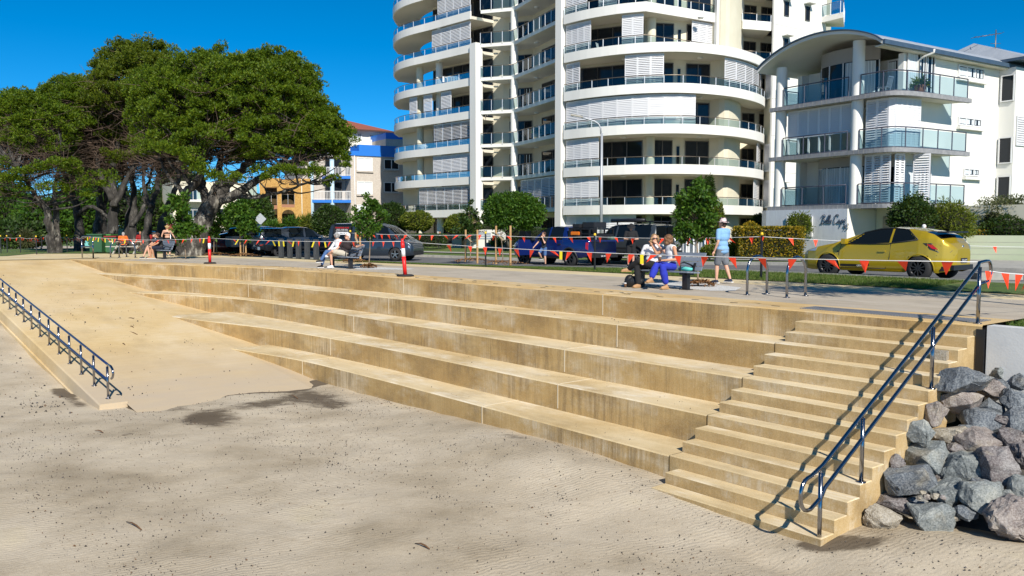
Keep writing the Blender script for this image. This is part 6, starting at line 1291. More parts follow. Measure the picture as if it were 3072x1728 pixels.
patch('tail_light', [(-2.22, 1.15), (-2.35, 1.15), (-2.35, .85), (-2.25, .85)], m_tail); bx_('rear_lamp', (-2.385, .72, 1.02), (.04, .16, .3), m_tail); bx_('rear_lamp', (-2.385, -.72, 1.02), (.04, .16, .3), m_tail); bx_('rear_bumper', (-2.45, 0, .55), (.18, 1.75, .22), m_trim); bx_('number_plate', (-2.40, .42, .86), (.02, .37, .13), m_plate); text_mesh('MW5', .1, m_plateb, 'plate_lettering', pt4, face_matrix((-2.415, .42, .82), (0, -1, 0)), .001); bx_('rear_glass', (-2.37, .38, 1.50), (.03, .56, .46), m_carglass); bx_('rear_glass', (-2.37, -.36, 1.50), (.03, .62, .46), m_carglass)
o = MB(); o.lathe([(.16, -.11), (.34, -.11), (.385, -.07), (.385, .07), (.34, .11), (.16, .11)], 26, (-2.56, -.42, 1.05), axis='x'); sp = o.build('spare_wheel', m_rubber, pt4); o = MB(); o.lathe([(0, -.1), (.2, -.1), (.235, -.06)], 22, (-2.6, -.42, 1.05), axis='x')
for k in range(6): q = k*1.047; o.bar((-2.69, -.42+.06*math.cos(q), 1.05+.06*math.sin(q)), (-2.69, -.42+.21*math.cos(q), 1.05+.21*math.sin(q)), .03, .05, up=(1, 0, 0))
o.build('rim', m_chrome, sp)
o = MB()
for sd in (1, -1): o.bar((.3, sd*.62, 1.97), (-2.1, sd*.62, 1.97), .05, .05)
for x in np.linspace(.2, -2.0, 7): o.bar((x, -.62, 1.96), (x, .62, 1.96), .05, .03)
for x in (.1, -1.9):
    for sd in (1, -1): o.bar((x, sd*.6, 1.82), (x, sd*.6, 1.97), .05, .05)
o.build('roof_rack', m_black, pt4); o = MB(); o.tube([(.35, .72, 2.02), (-1.7, .72, 2.02)], .085, 8); o.build('awning_bag', m_black, pt4); mirrors(bx_, .85, ys(.85, 1.17), 1.25, m_trim); patch('door_trim', [(.9, .78), (-1.0, .78), (-1.0, .70), (.9, .70)], m_trim)
park(pt4, HE, (-2.62, -.42, 1.05), py(2031, 728, 38.4), -.16)
# cars half hidden behind the trees and the canopy ute
def simple(nm, lab, cat, S, pm, head, lp, u, v, Y, zg, extra=None):
    t, ys, patch, seam, bx_ = car(nm, lab, cat, dict(S, n=80), pm); L = S['L']; zl = .95 if S is not HATCH else .8
    patch('tail_light', [(-L/2+.14, zl+.15), (-L/2+.02, zl+.13), (-L/2+.02, zl-.15), (-L/2+.1, zl-.15)], m_tail); patch('headlight', [(L/2-.1, zl-.02), (L/2-.45, zl+.1), (L/2-.42, zl-.05), (L/2-.06, zl-.12)], m_head); bx_('number_plate', (-L/2-.02, 0, zl-.2), (.02, .37, .12), m_plate)
    if extra: extra(t, bx_)
    p = py(u, v, Y); park(t, head, lp, p, zg); return t
m_rc = paint('dark red paint', (.22, .008, .008)); m_wc = paint('white car paint', (.62, .63, .64)); m_gc = paint('blue grey paint', (.06, .085, .11)); m_bk = paint('black car paint', (.012, .013, .017)); m_bl2 = paint('night blue paint', (.012, .02, .07))
simple('parked_car', 'dark red hatchback nosing out behind the leaning tree', 'car', HATCH, m_rc, (-.93, -.37), (1.275, .9, .33), 612, 757, 54, -.2)
simple('parked_car', 'night blue car whose roof shows above the dark red hatchback', 'car', HATCH, m_bl2, (-.9, .2), (0, .9, .6), 655, 728, 59, -.1)
simple('parked_ute', 'blue grey ute seen from behind next to the dark red car', 'ute', CAN, m_gc, (.42, .91), (-2.68, 0, .9), 708, 728, 53, -.2)
def gate_(t, bx_):
    b = MB(); b.add([(-2.2, -.78, 1.9), (-2.2, .78, 1.9), (-3.15, .74, 2.02), (-3.15, -.74, 2.02), (-2.2, -.78, 1.95), (-2.2, .78, 1.95), (-3.15, .74, 2.08), (-3.15, -.74, 2.08)], [(0, 1, 2, 3), (7, 6, 5, 4), (0, 4, 5, 1), (1, 5, 6, 2), (2, 6, 7, 3), (3, 7, 4, 0)]); b.build('raised_tailgate', m_wc, t); bx_('boot_opening', (-2.38, 0, 1.3), (.05, 1.4, 1.0), m_dark)
simple('parked_offroader', 'white wagon with its tailgate raised behind the staked trees', 'off-roader', SUV, m_wc, (.2, .98), (-2.37, 0, .9), 752, 728, 56, -.2, gate_)
simple('parked_offroader', 'black wagon behind the woman in the crop top', 'off-roader', SUV, m_bk, (.25, .97), (-2.37, 0, .9), 520, 735, 58, -.15)
simple('parked_offroader', 'night blue wagon seen between the two pale trunks', 'off-roader', SUV, m_bl2, (.2, .98), (-2.37, 0, 1.0), 573, 725, 60, -.15)
simple('parked_car', 'blue car glimpsed left of the pale trunk', 'car', HATCH, m_bl2, (.9, .4), (0, -.9, .6), 485, 735, 62, -.15)
# ================================================================ street furniture and small things
m_slat = M('grey bench slats', (.16, .19, .24), .45, c2=(.20, .23, .28), scale=5)
def bench_frame(u, v):
    p = pz(u, v, 0); return Vector((p[0], p[1], 0))
def make_bench(label, u, v):
    """local x runs along the promenade to the near end, y faces the sand; the given pixel is the foot of the near leg"""
    t = thing('park_bench', (0, 0, 0), label, 'bench', 'benches facing the sand'); m = MB()
    for x in (-.72, .72):
        b = MB(); b.box((x, 0, .2), (.15, .12, .40)); b.box((x, 0, .008), (.26, .22, .016)); b.bar((x, .22, .40), (x, -.24, .38), .07, .07); b.bar((x, -.22, .38), (x, -.36, .62), .07, .06); b.build('pedestal', m_black, t)
        a = MB(); a.tube([(x+.03, .20, .43), (x+.03, .17, .64), (x+.03, .05, .66), (x+.03, -.18, .60), (x+.03, -.32, .55)], .02, 7); a.build('armrest', m_black, t)
    for i in range(4): m.box((0, .20-.125*i, .435-.008*i), (1.9, .11, .035))
    m.build('seat', m_slat, t); b = MB()
    for i in range(4):
        z = .50+.11*i; y = -.30-.045*i-.012*(i == 3); b.bar((-.95, y, z), (.95, y, z), .03, .10, up=(0, -.3, 1))
    b.build('backrest', m_slat, t); p = bench_frame(u, v); o = Vector((EV[0], EV[1], 0))*.72; t.location = p-o
    a = math.atan2(EV[1], EV[0]); t.rotation_euler = (0, 0, a)
    t.scale = (1, -1, 1) if False else (1, 1, 1); return t
# local y must face NV: with x along EV, rotating by the EV angle gives y = (-EVy, EVx) = (.77,.63) = -NV, so turn the bench around
def place_bench(label, u, v):
    t = make_bench(label, u, v); a = math.atan2(-EV[1], -EV[0]); t.rotation_euler = (0, 0, a); p = bench_frame(u, v); t.location = p-Vector((EV[0], EV[1], 0))*.72; return t
bench3 = place_bench('grey slatted bench with black legs where two women sit talking', 2058, 869)
bench2 = place_bench('grey slatted bench where a man in black lounges beside a woman in white', 1052, 806)
bench1 = place_bench('grey slatted bench of the pair in dark floral clothes near the ramp', 494, 777)
def hoop(label, ua, va, ub, vb, hgt, grp, w=.03):
    a, b = Vector(pz(ua, va, 0)), Vector(pz(ub, vb, 0)); d = b-a; L = d.length; d.normalize(); c = (a+b)/2; t = thing('bike_hoop', tuple(c), label, 'bike rack', grp); m = MB(); r = L/2; hs = max(.05, hgt-r); pts = [a, a+Vector((0, 0, hs*.5)), a+Vector((0, 0, hs))]+[c-d*(r*math.cos(q))+Vector((0, 0, hs+r*math.sin(q)*((hgt-hs)/r))) for q in np.linspace(.1, math.pi-.1, 16)]+[b+Vector((0, 0, hs)), b+Vector((0, 0, hs*.5)), b]
    m.tube([tuple(p) for p in pts], w, 12); m.build('hoop', m_steel, t)
    for p in (a, b): f = MB(); f.tube([tuple(p), tuple(p+Vector((0, 0, .012)))], .075, 14); f.build('base_plate', m_steel, t)
GH = 'stainless bike hoops'
hoop('stainless bike hoop nearer the bench of two women', 2241, 885, 2300, 881, .86, GH); hoop('stainless bike hoop in front of the yellow car, nearer the stairs', 2360, 893, 2416, 888, .86, GH)
hoop('wide low steel hoop beside the framed rail', 332, 772, 380, 771, .86, GH, .035); hoop('wide low steel hoop next to the seated pair', 358, 773, 406, 773, .86, GH, .035)
fa_, fb_ = Vector(pz(247, 774, 0)), Vector(pz(280, 775, 0)); t = thing('leaning_rail', tuple((fa_+fb_)/2), 'upright stainless rail with a rounded rectangular hoop near the head of the ramp', 'rail'); dd_ = (fb_-fa_).normalized(); px_ = fa_.y/FPX
for p in (fa_, fb_): m = MB(); m.tube([tuple(p), tuple(p+Vector((0, 0, 1.05)))], .035, 10); m.build('post', m_steel, t)
m = MB(); c = (fa_+fb_)/2; wv, z0, z1, rr2 = .48, .58, 1.10, .16; pts = []
for (sx, sz, q0) in ((1, 1, 0), (-1, 1, 90), (-1, -1, 180), (1, -1, 270)):
    for q in np.linspace(q0, q0+90, 6): pts.append(c+dd_*(sx*(wv-rr2)+rr2*math.cos(R(q)))+Vector((0, 0, (z0+z1)/2+sz*((z1-z0)/2-rr2)+rr2*math.sin(R(q)))))
pts.append(pts[0]); m.tube([tuple(p) for p in pts], .035, 10); m.build('hoop', m_steel, t)
def delineator(label, u, v, lean):
    p = pz(u, v, 0); t = thing('delineator_post', tuple(map(float, p)), label, 'traffic post', 'red delineator posts'); m = MB(); m.lathe([(.02, .0), (.27, .0), (.27, .04), (.22, .06), (.02, .06)], 8, tuple(p)); m.build('rubber_base', m_rubber, t); P = lambda z: (p[0]+lean*z, p[1], z)
    m = MB(); m.tube([P(.05), P(.62)], [.062, .060], 14); m.tube([P(.86), P(1.06)], [.06, .058], 14); m.tube([P(1.05), P(1.08), P(1.10), P(1.16)], [.045, .05, .04, .035], 12); m.build('post', m_red, t); m = MB(); m.tube([P(.615), P(.865)], .0615, 14); m.build('reflective_band', m_refl, t); return P(1.08)
D1 = delineator('red plastic post with white band standing farther along the terrace edge', 630, 791, -.01); D2 = delineator('leaning red plastic post with white band nearer the middle of the terrace', 1216, 829, -.075)
# ---- bunting
FLT = {}
def flag(par, p, d, kind, r, w=.17, h=.27):
    d = Vector(d); d.z *= .3; d.normalize(); m = MB(); sw = Vector((r.gauss(0, .06), r.gauss(0, .10), 0)); a, b_ = Vector(p)-d*w/2, Vector(p)+d*w/2
    if kind == 'y': a, b_ = Vector(p)-d*.05, Vector(p)+d*.05; q = Vector((r.gauss(0, .05), r.gauss(0, .05), -.2)); V = [a, b_, b_+q+d*.03, a+q+d*.03]; m.add(V+[x+Vector((0, .004, 0)) for x in V], [(0, 1, 2, 3), (7, 6, 5, 4)])
    else:
        fold = r.random(); k = Vector((r.gauss(0, .03), r.gauss(0, .05), 0)); tip = Vector(p)+Vector((0, 0, -h))+sw
        if fold < .22: tip = Vector(p)+d*r.choice([-.16, .16])+Vector((0, 0, -.17))+sw
        mid = (a+b_)/2+(tip-(a+b_)/2)*.5+Vector((0, r.uniform(-.03, .03), 0)); V = [a, b_, tip, mid]; m.add(V, [(0, 1, 3), (1, 2, 3), (2, 0, 3)])
    m.build('flag', m_flagy if kind == 'y' else m_flag, par)
def bunting(label, nodes, sag, us, seed, yel=(), w=.17, h=.27, dens=None):
    """cord through the nodes; flags hang where the sight lines through the listed columns meet it"""
    t = thing('bunting_line', tuple(nodes[0]), label, 'bunting', 'pennant bunting round the work area'); r = random.Random(seed); P = []
    for a, b in zip(nodes[:-1], nodes[1:]):
        a, b = Vector(a), Vector(b)
        for i in range(12): k = i/12; P.append(a.lerp(b, k)-Vector((0, 0, sag*4*k*(1-k))))
    P.append(Vector(nodes[-1])); m = MB(); m.tube([tuple(p) for p in P], .007, 5); m.build('cord', m_cord, t); pl = [(p.x, p.y) for p in P]
    if dens:
        L = 0; acc = 0
        for a, b in zip(P[:-1], P[1:]):
            acc += (b-a).length
            if acc > dens: acc = 0; flag(t, a, b-a, 'y' if r.random() < .12 and yel else 'o', r, w, h)
        return t
    for u in us:
        q = seg_at_u(pl, u, 720); j = min(range(len(P)-1), key=lambda i: (P[i].xy-Vector(q)).length+(P[i+1].xy-Vector(q)).length); a, b = P[j], P[j+1]; k = max(0, min(1, (Vector(q)-a.xy).length/max(1e-6, (b-a).xy.length))); flag(t, a.lerp(b, k), b-a, 'y' if u in yel else 'o', r, w, h)
    return t
HT = F(.05, -.16, .95)
bunting('orange pennant line running from the leaning red post to the stair handrail', [D2, HT], .10, [1345, 1410, 1455, 1500, 1548, 1596, 1655, 1683, 1710, 1768, 1826, 1895, 1926, 1962, 2034, 2115, 2196, 2286, 2379, 2490, 2594, 2709, 2844], 1, yel=(1683, 1926), w=.19, h=.22)
bunting('orange and yellow pennant line between the two red posts', [D1, D2], .06, [700, 715, 740, 777, 808, 818, 836, 850, 864, 881, 896, 942, 957, 974, 990, 1022, 1060, 1120, 1150, 1180], 2, yel=(715, 818, 836, 850, 881, 942, 974), w=.125, h=.18)
FR = tuple(c+Vector((0, 0, 1.08)))
bunting('orange and yellow pennant line from the framed rail to the farther red post', [FR, D1], .12, [263, 271, 281, 289, 296, 304, 315, 324, 336, 346, 366, 376, 390, 411, 430, 476, 503, 526, 551, 576, 600, 612], 3, yel=(263, 281, 296, 315, 336, 376, 612), w=.14, h=.19)
# pickets with yellow caps and the upper bunting line along the verge
def picket(u, v, hgt, label, z=0.0, grp='black pickets carrying the bunting'):
    p = pz(u, v, z); t = thing('star_picket', tuple(map(float, p)), label, 'picket', grp); m = MB(); m.box((p[0], p[1], z+hgt/2), (.05, .05, hgt), .4); m.build('post', m_black, t); m = MB(); m.lathe([(.0, .07), (.035, .06), (.05, .0), (.03, -.02)], 8, (p[0], p[1], z+hgt)); m.build('cap', M('yellow picket cap', (.75, .50, .02), .5) if 'yellow picket cap' not in bpy.data.materials else bpy.data.materials['yellow picket cap'], t); return (float(p[0]), float(p[1]), z+hgt-.06)
K0 = picket(1052, 788, 1.35, 'black picket behind the man lounging in black'); K1 = picket(1457, 801, 1.30, 'black yellow capped picket in front of the letterbox wall'); K2 = picket(1784, 813, 1.25, 'black picket at the tail of the blue ute'); K3 = picket(2283, 839, 1.30, 'black picket in front of the golden box hedge'); K4 = py(3120, 742, 27)
bunting('upper orange pennant line along the verge behind the benches', [K0, K1, K2, K3, tuple(K4)], .05, [1073, 1088, 1118, 1145, 1165, 1186, 1218, 1260, 1297, 1334, 1372, 1412, 1440, 1481, 1524, 1571, 1662, 1712, 1765, 1800, 1847, 1898, 1990, 2008, 2066, 2124, 2185, 2254, 2297, 2372, 2447, 2524, 2604, 2694, 2784, 2870, 2985], 4, w=.155, h=.215)
bunting('loose orange pennant tail from the stair handrail to the lawn', [F(.05, -.52, .80), (9.6, 14.2, .72), (13, 15.8, .65)], .05, [2961, 3020, 3062, 3100], 5, w=.19, h=.27)
lp = [(3, 726, 759), (22, 718, 758), (62, 719, 759), (110, 711, 763), (126, 714, 754), (202, 712, 757), (228, 711, 754), (123, 712, 756), (88, 710, 754)]
LN = [picket(u, vb, 1.02, lab) for (u, vt, vb), lab in zip(lp[:7], ['black picket at the left edge of the picture by the park path', 'second black picket by the park path, left of the walking couple', 'black picket right of the walking couple', 'tall black picket before the two stemmed tree', 'black picket just left of the two stemmed trunk', 'black picket on the grass right of the two stemmed trunk', 'black picket beside the leaning rail'])]
bunting('orange pennant line along the park path', LN[:4], .06, [], 6, dens=.62, w=.14, h=.2); bunting('crowded orange pennant line on the grass by the two stemmed tree', [LN[3], LN[4], LN[5], LN[6], FR], .10, [], 7, dens=.5, w=.15, h=.22)
bunting('bunched orange pennant line farther back on the park grass', [tuple(py(88, 716, 60)), tuple(py(130, 722, 58)), tuple(py(205, 716, 60)), tuple(py(245, 722, 60))], .12, [], 8, dens=.32, w=.16, h=.24)
# ---- bollards, stakes, mulch
for u, lab in ((844, 'charcoal timber bollard at the left end of its row'), (870, 'second charcoal bollard from the left end of the row'), (896, 'middle charcoal bollard of the row in front of the dark ute'), (922, 'charcoal bollard between the ute and the grey van'), (949, 'charcoal bollard at the van tail, right end of the row')):
    v = 774+(u-844)*.055; p = pz(u, v, 0); b = MB(); b.box((p[0], p[1], .49), (.24, .17, .98), E_ROT+.4); o = b.build('bollard', m_boll); bm = bmesh.new(); bm.from_mesh(o.data); bmesh.ops.bevel(bm, geom=list(bm.edges), offset=.02, segments=2, affect='EDGES'); bm.to_mesh(o.data); bm.free(); tag(o, lab, 'bollard', 'charcoal timber bollards')
def stakes(u1, v1, u2, v2, h, utree, lab):
    a, b_ = Vector(pz(u1, v1, -.01)), Vector(pz(u2, v2, -.01)); t = thing('tree_stakes', tuple((a+b_)/2), lab, 'tree stake', 'timber stakes round young trees')
    for p in (a, b_): m = MB(); m.box((p.x, p.y, h/2-.03), (.075, .075, h+.02), .3); m.build('stake', m_wood, t)
    tr = (a+b_)/2; m = MB(); m.bar(tuple(a+Vector((0, 0, h*.8))), tuple(tr+Vector((0, 0, h*.62))), .09, .03); m.bar(tuple(b_+Vector((0, 0, h*.66))), tuple(tr+Vector((0, 0, h*.6))), .09, .03); m.build('tie', M('hessian tie', (.33, .25, .15), .95) if 'hessian tie' not in bpy.data.materials else bpy.data.materials['hessian tie'], t)
stakes(1397, 783, 1432, 788, 1.45, 1411, 'pair of timber stakes round the sapling at the letterbox wall'); stakes(1488, 790, 1531, 795, 1.62, 1509, 'pair of timber stakes round the nearly bare sapling'); stakes(633, 764, 650, 764, 1.3, 641, 'pair of orange timber stakes by the dark red car'); stakes(722, 768, 738, 768, 1.3, 730, 'pair of orange timber stakes by the white tailgate'); stakes(1068, 784, 1081, 787, 1.35, 1075, 'timber stakes seen behind the back of the middle bench')
m_mul = leafmat('bark mulch', [(.12, .05, .02), (.26, .13, .05), (.36, .20, .09), (.20, .10, .04)], .05)
for i, (u, v, w_) in enumerate([(1418, 785, .95), (1510, 793, 1.05), (642, 766, .9), (730, 769, .9), (1062, 787, .7), (2100, 858, .42), (1107, 804, .35)]):
    p = pz(u, v, 0); n = 500; r = np.random.default_rng(i); d = r.normal(0, w_*.5, (n, 2)); hh_ = np.maximum(0, 1-(np.linalg.norm(d, axis=1)/w_)**2)*.13; C = np.stack([p[0]+d[:, 0], p[1]+d[:, 1], hh_+.02], 1); k = hh_ > 0; C = C[k]
    t = bpy.data.objects.new('mulch', bpy.data.meshes.new('mulch')); n = len(C); D = unit(r.normal(0, 1, (n, 3))*np.array([1, 1, .25])); tt = unit(np.cross(D, np.array([0, 0, 1.0])+r.normal(0, .3, (n, 3)))); L = .07; V = np.stack([C-tt*.02, C+D*L-tt*.02, C+D*L+tt*.02, C+tt*.02], 1).reshape(-1, 3); fast_mesh(t.data, V, np.arange(4*n).reshape(n, 4)); t.data.materials.append(m_mul); COL.objects.link(t); tag(t, kind='stuff')
m_peb = M('white exposed pebble paving', (.72, .71, .68), .9, c2=(.42, .41, .39), scale=26, world=True, bump=.5, bscale=40)
for pts in ([(1940, 851), (2040, 844), (2225, 862), (2205, 872), (2130, 872), (1990, 860)], [(1035, 801), (1075, 799), (1245, 806), (1225, 809), (1075, 808)]): poly_obj('paving', [tuple(pz(u, v, .004)) for u, v in pts], m_peb)
# ---- street lamp, letterbox wall, planter, gate, walls, fence, road sign, bins
lpY = 54; lb = py(1803, 740, lpY); t = thing('street_lamp', (float(lb[0]), lpY, 0), 'tall grey street lamp with a long curved arm in front of the tower', 'street lamp'); m = MB(); z_ = lambda v: float(py(1803, v, lpY)[2]); x_ = lambda u, v: float(py(u, v, lpY)[0]); m.tube([(lb[0], lpY, 0), (lb[0], lpY, z_(400))], [.11, .075], 10); m.tube([(x_(u, v), lpY, z_(v)) for u, v in ((1803, 402), (1802, 385), (1796, 372), (1784, 364), (1760, 356), (1740, 350))], .05, 8); m.build('pole', M('galvanised pole', (.40, .42, .45), .5, .3), t); m = MB(); a, b_ = Vector((x_(1748, 352), lpY, z_(351))), Vector((x_(1712, 345), lpY, z_(344))); m.bar(a, b_, .28, .1); m.build('lamp_head', m_kerb, t)
sa, sb = Vector(xy(1356, 715, 67)), Vector(xy(1512, 715, 65.5)); sl_ = [tuple(sa), tuple(sb)]; d5 = (sb-sa).normalized(); n5 = Vector((d5.y, -d5.x)); t = thing('letterbox_wall', (float(sa.x), float(sa.y), 0), 'white letterbox wall with the street address across its top', 'sign wall'); zt_ = on(1430, 689, sl_)[1]
m = MB(); m.prism([tuple(sa), tuple(sb), tuple(sb-n5*.5), tuple(sa-n5*.5)], -.1, zt_); m.build('wall', m_white, t)
for u0, u1 in ((1369, 1473), (1483, 1507)):
    for v0, v1 in ((697, 704), (705, 711), (712, 718)):
        p, za = on(u0, v0, sl_); q, _ = on(u1, v0, sl_); zb_ = on(u0, v1, sl_)[1]; k = max(2, int((u1-u0)/12))
        for i in range(k): a, b_ = p.lerp(q, (i+.04)/k), p.lerp(q, (i+.96)/k); m = MB(); m.prism([tuple(a+n5*.03), tuple(b_+n5*.03), tuple(b_-n5*.1), tuple(a-n5*.1)], zb_+.03, za-.02); m.build('letterbox', m_blueg if 'm_blueg' in globals() else M('blue grey letterbox', (.34, .40, .48), .4), t)
p, zc_ = on(1424, 694, sl_); text_mesh('90 THE ESPLANADE', .24, m_let, 'address_lettering', t, face_matrix((p.x+n5.x*.03, p.y+n5.y*.03, zc_-.09), (d5.x, d5.y, 0)), .01)
pa, pb = Vector(xy(1459, 738, 62)), Vector(xy(1515, 738, 61.5)); t = thing('planter_box', (float(pa.x), float(pa.y), 0), 'grey planter box with dark lettering in front of the letterbox wall', 'planter'); d6 = (pb-pa).normalized(); n6 = Vector((d6.y, -d6.x)); z1_ = on(1480, 728, [tuple(pa), tuple(pb)])[1]; m = MB(); m.prism([tuple(pa), tuple(pb), tuple(pb-n6*.7), tuple(pa-n6*.7)], 0, z1_); m.build('box', M('grey planter render', (.20, .24, .25), .8), t); c_ = pa.lerp(pb, .44); text_mesh('LISON', .36, m_let, 'planter_lettering', t, face_matrix((c_.x+n6.x*.02, c_.y+n6.y*.02, .42), (d6.x, d6.y, 0)), .01)
bpx('garden_plant', 'spiky green plants growing in the grey planter', 'plant', 1468, 1515, 716, 734, 61.6, m_leaf, 700, leaf=(.25, .06), seed=130, lump=.4, core=.3)
ga, gb = Vector(xy(2030, 730, 43)), Vector(xy(2118, 730, 41.5)); gl_ = [tuple(ga), tuple(gb)]; d7 = (gb-ga).normalized(); n7 = Vector((d7.y, -d7.x)); t = thing('corrugated_fence', (float(ga.x), float(ga.y), 0), 'white corrugated metal fence with a gate behind the grey wagon', 'fence'); zg_ = on(2070, 693, gl_)[1]; Lg = (gb-ga).length; m = MB(); V = []; k = int(Lg/.07)
for i in range(k+1): p = ga.lerp(gb, i/k)+n7*(.05 if (i//2) % 2 else 0); V += [(p.x, p.y, -.05), (p.x, p.y, zg_)]
m.add(V, [(2*i, 2*i+2, 2*i+3, 2*i+1) for i in range(k)]); m.build('panel', m_shutb, t)
for f in (0, .38, .62, 1): p = ga.lerp(gb, f)+n7*.08; m = MB(); m.bar((p.x, p.y, -.05), (p.x, p.y, zg_+.04), .06, .06); m.build('post', m_walu, t)
for f0, f1 in ((0, .62), (.62, 1)):
    for z in (.05, zg_): p, q = ga.lerp(gb, f0)+n7*.07, ga.lerp(gb, f1)+n7*.07; m = MB(); m.bar((p.x, p.y, z), (q.x, q.y, z), .05, .06); m.build('rail', m_walu, t)
wa_, wb2 = Vector(xy(2840, 740, 40)), Vector(xy(3260, 740, 37)); b = MB(); o_ = (wb2-wa_).normalized(); nn_ = Vector((o_.y, -o_.x)); b.prism([tuple(wa_), tuple(wb2), tuple(wb2-nn_*.2), tuple(wa_-nn_*.2)], -.1, 1.17); t = thing('boundary_wall', (float(wa_.x), float(wa_.y), 0), 'long pale green boundary wall behind the yellow car', 'wall'); b.build('wall', M('pale sage render', (.42, .47, .33), .8, c2=(.47, .51, .37), scale=.8, world=True), t)
for z in (.3, .58, .86): m = MB(); p, q = wa_+nn_*.003, wb2+nn_*.003; m.bar((p.x, p.y, z), (q.x, q.y, z), .006, .012); m.build('joint', m_kerb, t)
fa2, fb2 = py(250, 690, 100), py(425, 690, 100); b = MB(); b.prism([(fa2[0], 100), (fb2[0], 100), (fb2[0], 100.3), (fa2[0], 100.3)], -.9, float(py(300, 679, 100)[2])); tag(b.build('fence', M('teal fence paint', (.13, .42, .42), .7, c2=(.17, .48, .47), scale=3, world=True)), 'teal panel fence far behind the park trees', 'fence')
sp_ = py(783, 700, 72); t = thing('road_sign', (float(sp_[0]), 72, 0), 'back of a grey diamond road sign on a post', 'road sign'); m = MB(); m.tube([(sp_[0], 72, 0), (sp_[0], 72, float(py(783, 640, 72)[2]))], .04, 8); m.build('post', m_post, t); m = MB(); cz = float(py(783, 657, 72)[2]); s5 = .5; m.add([(sp_[0]-s5, 71.9, cz), (sp_[0], 71.9, cz-s5), (sp_[0]+s5, 71.9, cz), (sp_[0], 71.9, cz+s5), (sp_[0]-s5, 71.93, cz), (sp_[0], 71.93, cz-s5), (sp_[0]+s5, 71.93, cz), (sp_[0], 71.93, cz+s5)], [(0, 1, 2, 3), (7, 6, 5, 4), (0, 4, 5, 1), (1, 5, 6, 2), (2, 6, 7, 3), (3, 7, 4, 0)]); m.build('plate', M('grey sign back', (.42, .45, .48), .5, .2), t)
sp_ = py(511, 690, 51); t = thing('round_sign', (float(sp_[0]), 51, 0), 'round rusty red disc sign among the leaves of the young tree', 'sign'); m = MB(); m.tube([(sp_[0], 51, 0), (sp_[0], 51, float(py(511, 690, 51)[2]))], .03, 6); m.build('post', m_post, t); m = MB(); m.lathe([(0, 0), (.27, 0), (.27, .02), (0, .02)], 20, (sp_[0], 50.94, float(py(511, 682, 51)[2])), axis='y'); m.build('disc', M('rusty red sign', (.30, .06, .04), .8), t)
m_bin = M('dark green bin plastic', (.03, .10, .045), .5); m_bin2 = M('bright green bin', (.07, .24, .05), .5); m_lid = M('maroon bin lid', (.25, .02, .025), .5)
def wbin(lab, u, vb, Y, w, h, body, lid):
    p = py(u, vb, Y); t = thing('wheelie_bin', (float(p[0]), Y, 0), lab, 'bin', 'wheelie bins under the trees'); m = MB(); P = []
    for z, k in ((.08, .42), (h*.9, .5)):
        for (sx, sy) in ((-1, -1), (1, -1), (1, 1), (-1, 1)): P.append((p[0]+sx*w*k, Y+sy*w*k, z))
    m.hexa(P); m.build('body', body, t); m = MB(); m.box((p[0], Y-.02, h*.93), (w*1.1, w*1.12, .07)); m.box((p[0], Y+w*.55, h*.9), (w*.8, .06, .06)); m.build('lid', lid, t)
    for sx in (-1, 1): m = MB(); m.lathe([(0, -.04), (.11, -.04), (.11, .04), (0, .04)], 14, (p[0]+sx*w*.36, Y+w*.45, .11), axis='x'); m.build('wheel', m_rubber, t)
wbin('dark green wheelie bin at the left of the bin group', 296, 750, 52, .85, 1.22, m_bin, m_bin); wbin('bright green wheelie bin in the middle of the bin group', 322, 750, 52.5, .85, 1.2, m_bin2, m_bin2); wbin('green wheelie bin with a maroon lid', 340, 750, 51, .68, 1.1, m_bin, m_lid)
pz_ = py(385, 745, 50); t = thing('picnic_table', (float(pz_[0]), 50, 0), 'weathered picnic table behind the bike hoops', 'picnic table'); m = MB(); m.box((pz_[0], 50, .74), (1.9, .8, .06)); m.build('table_top', m_kerb, t)
for sy in (-.7, .7): m = MB(); m.box((pz_[0], 50+sy, .45), (1.9, .28, .05)); m.build('seat', m_kerb, t)
for sx in (-.6, .6): m = MB(); m.bar((pz_[0]+sx, 49.3, 0), (pz_[0]+sx, 50.2, .74), .08, .08); m.bar((pz_[0]+sx, 50.7, 0), (pz_[0]+sx, 49.8, .74), .08, .08); m.build('leg', m_kerb, t)
# white plastic chair against the blue grey wall, balcony things
def chair(lab, x, y, z, rz, mat, grp=None, k=1.0):
    t = thing('garden_chair', (x, y, z), lab, 'chair', grp, rz); a = MB(); a.box((0, 0, .42*k), (.5*k, .5*k, .04*k)); 
    for i in range(5): a.bar((-.25*k, (-.2+.1*i)*k, .44*k), (-.36*k, (-.2+.1*i)*k, .92*k), .05*k, .02*k)
    a.bar((-.36*k, -.24*k, .92*k), (-.36*k, .24*k, .92*k), .04*k, .06*k)
    for sx in (-.22, .22):
        for sy in (-.22, .22): a.bar((sx*k, sy*k, 0), (sx*k*.95, sy*k*.95, .42*k), .04*k, .04*k)
    for v_ in range(len(a.v)): a.v[v_] = (a.v[v_][0]+x, a.v[v_][1]+y, a.v[v_][2]+z)
    a.build('frame', mat, t); return t
wc = Vector(seg_at_u(bw, 2398, 740))+fn*.9; chair('white plastic garden chair at the wall of the low block', wc.x, wc.y, .05, math.atan2(fd.y, fd.x)+.4, m_walu)
def balc(u, v, Y): return py(u, v, Y)
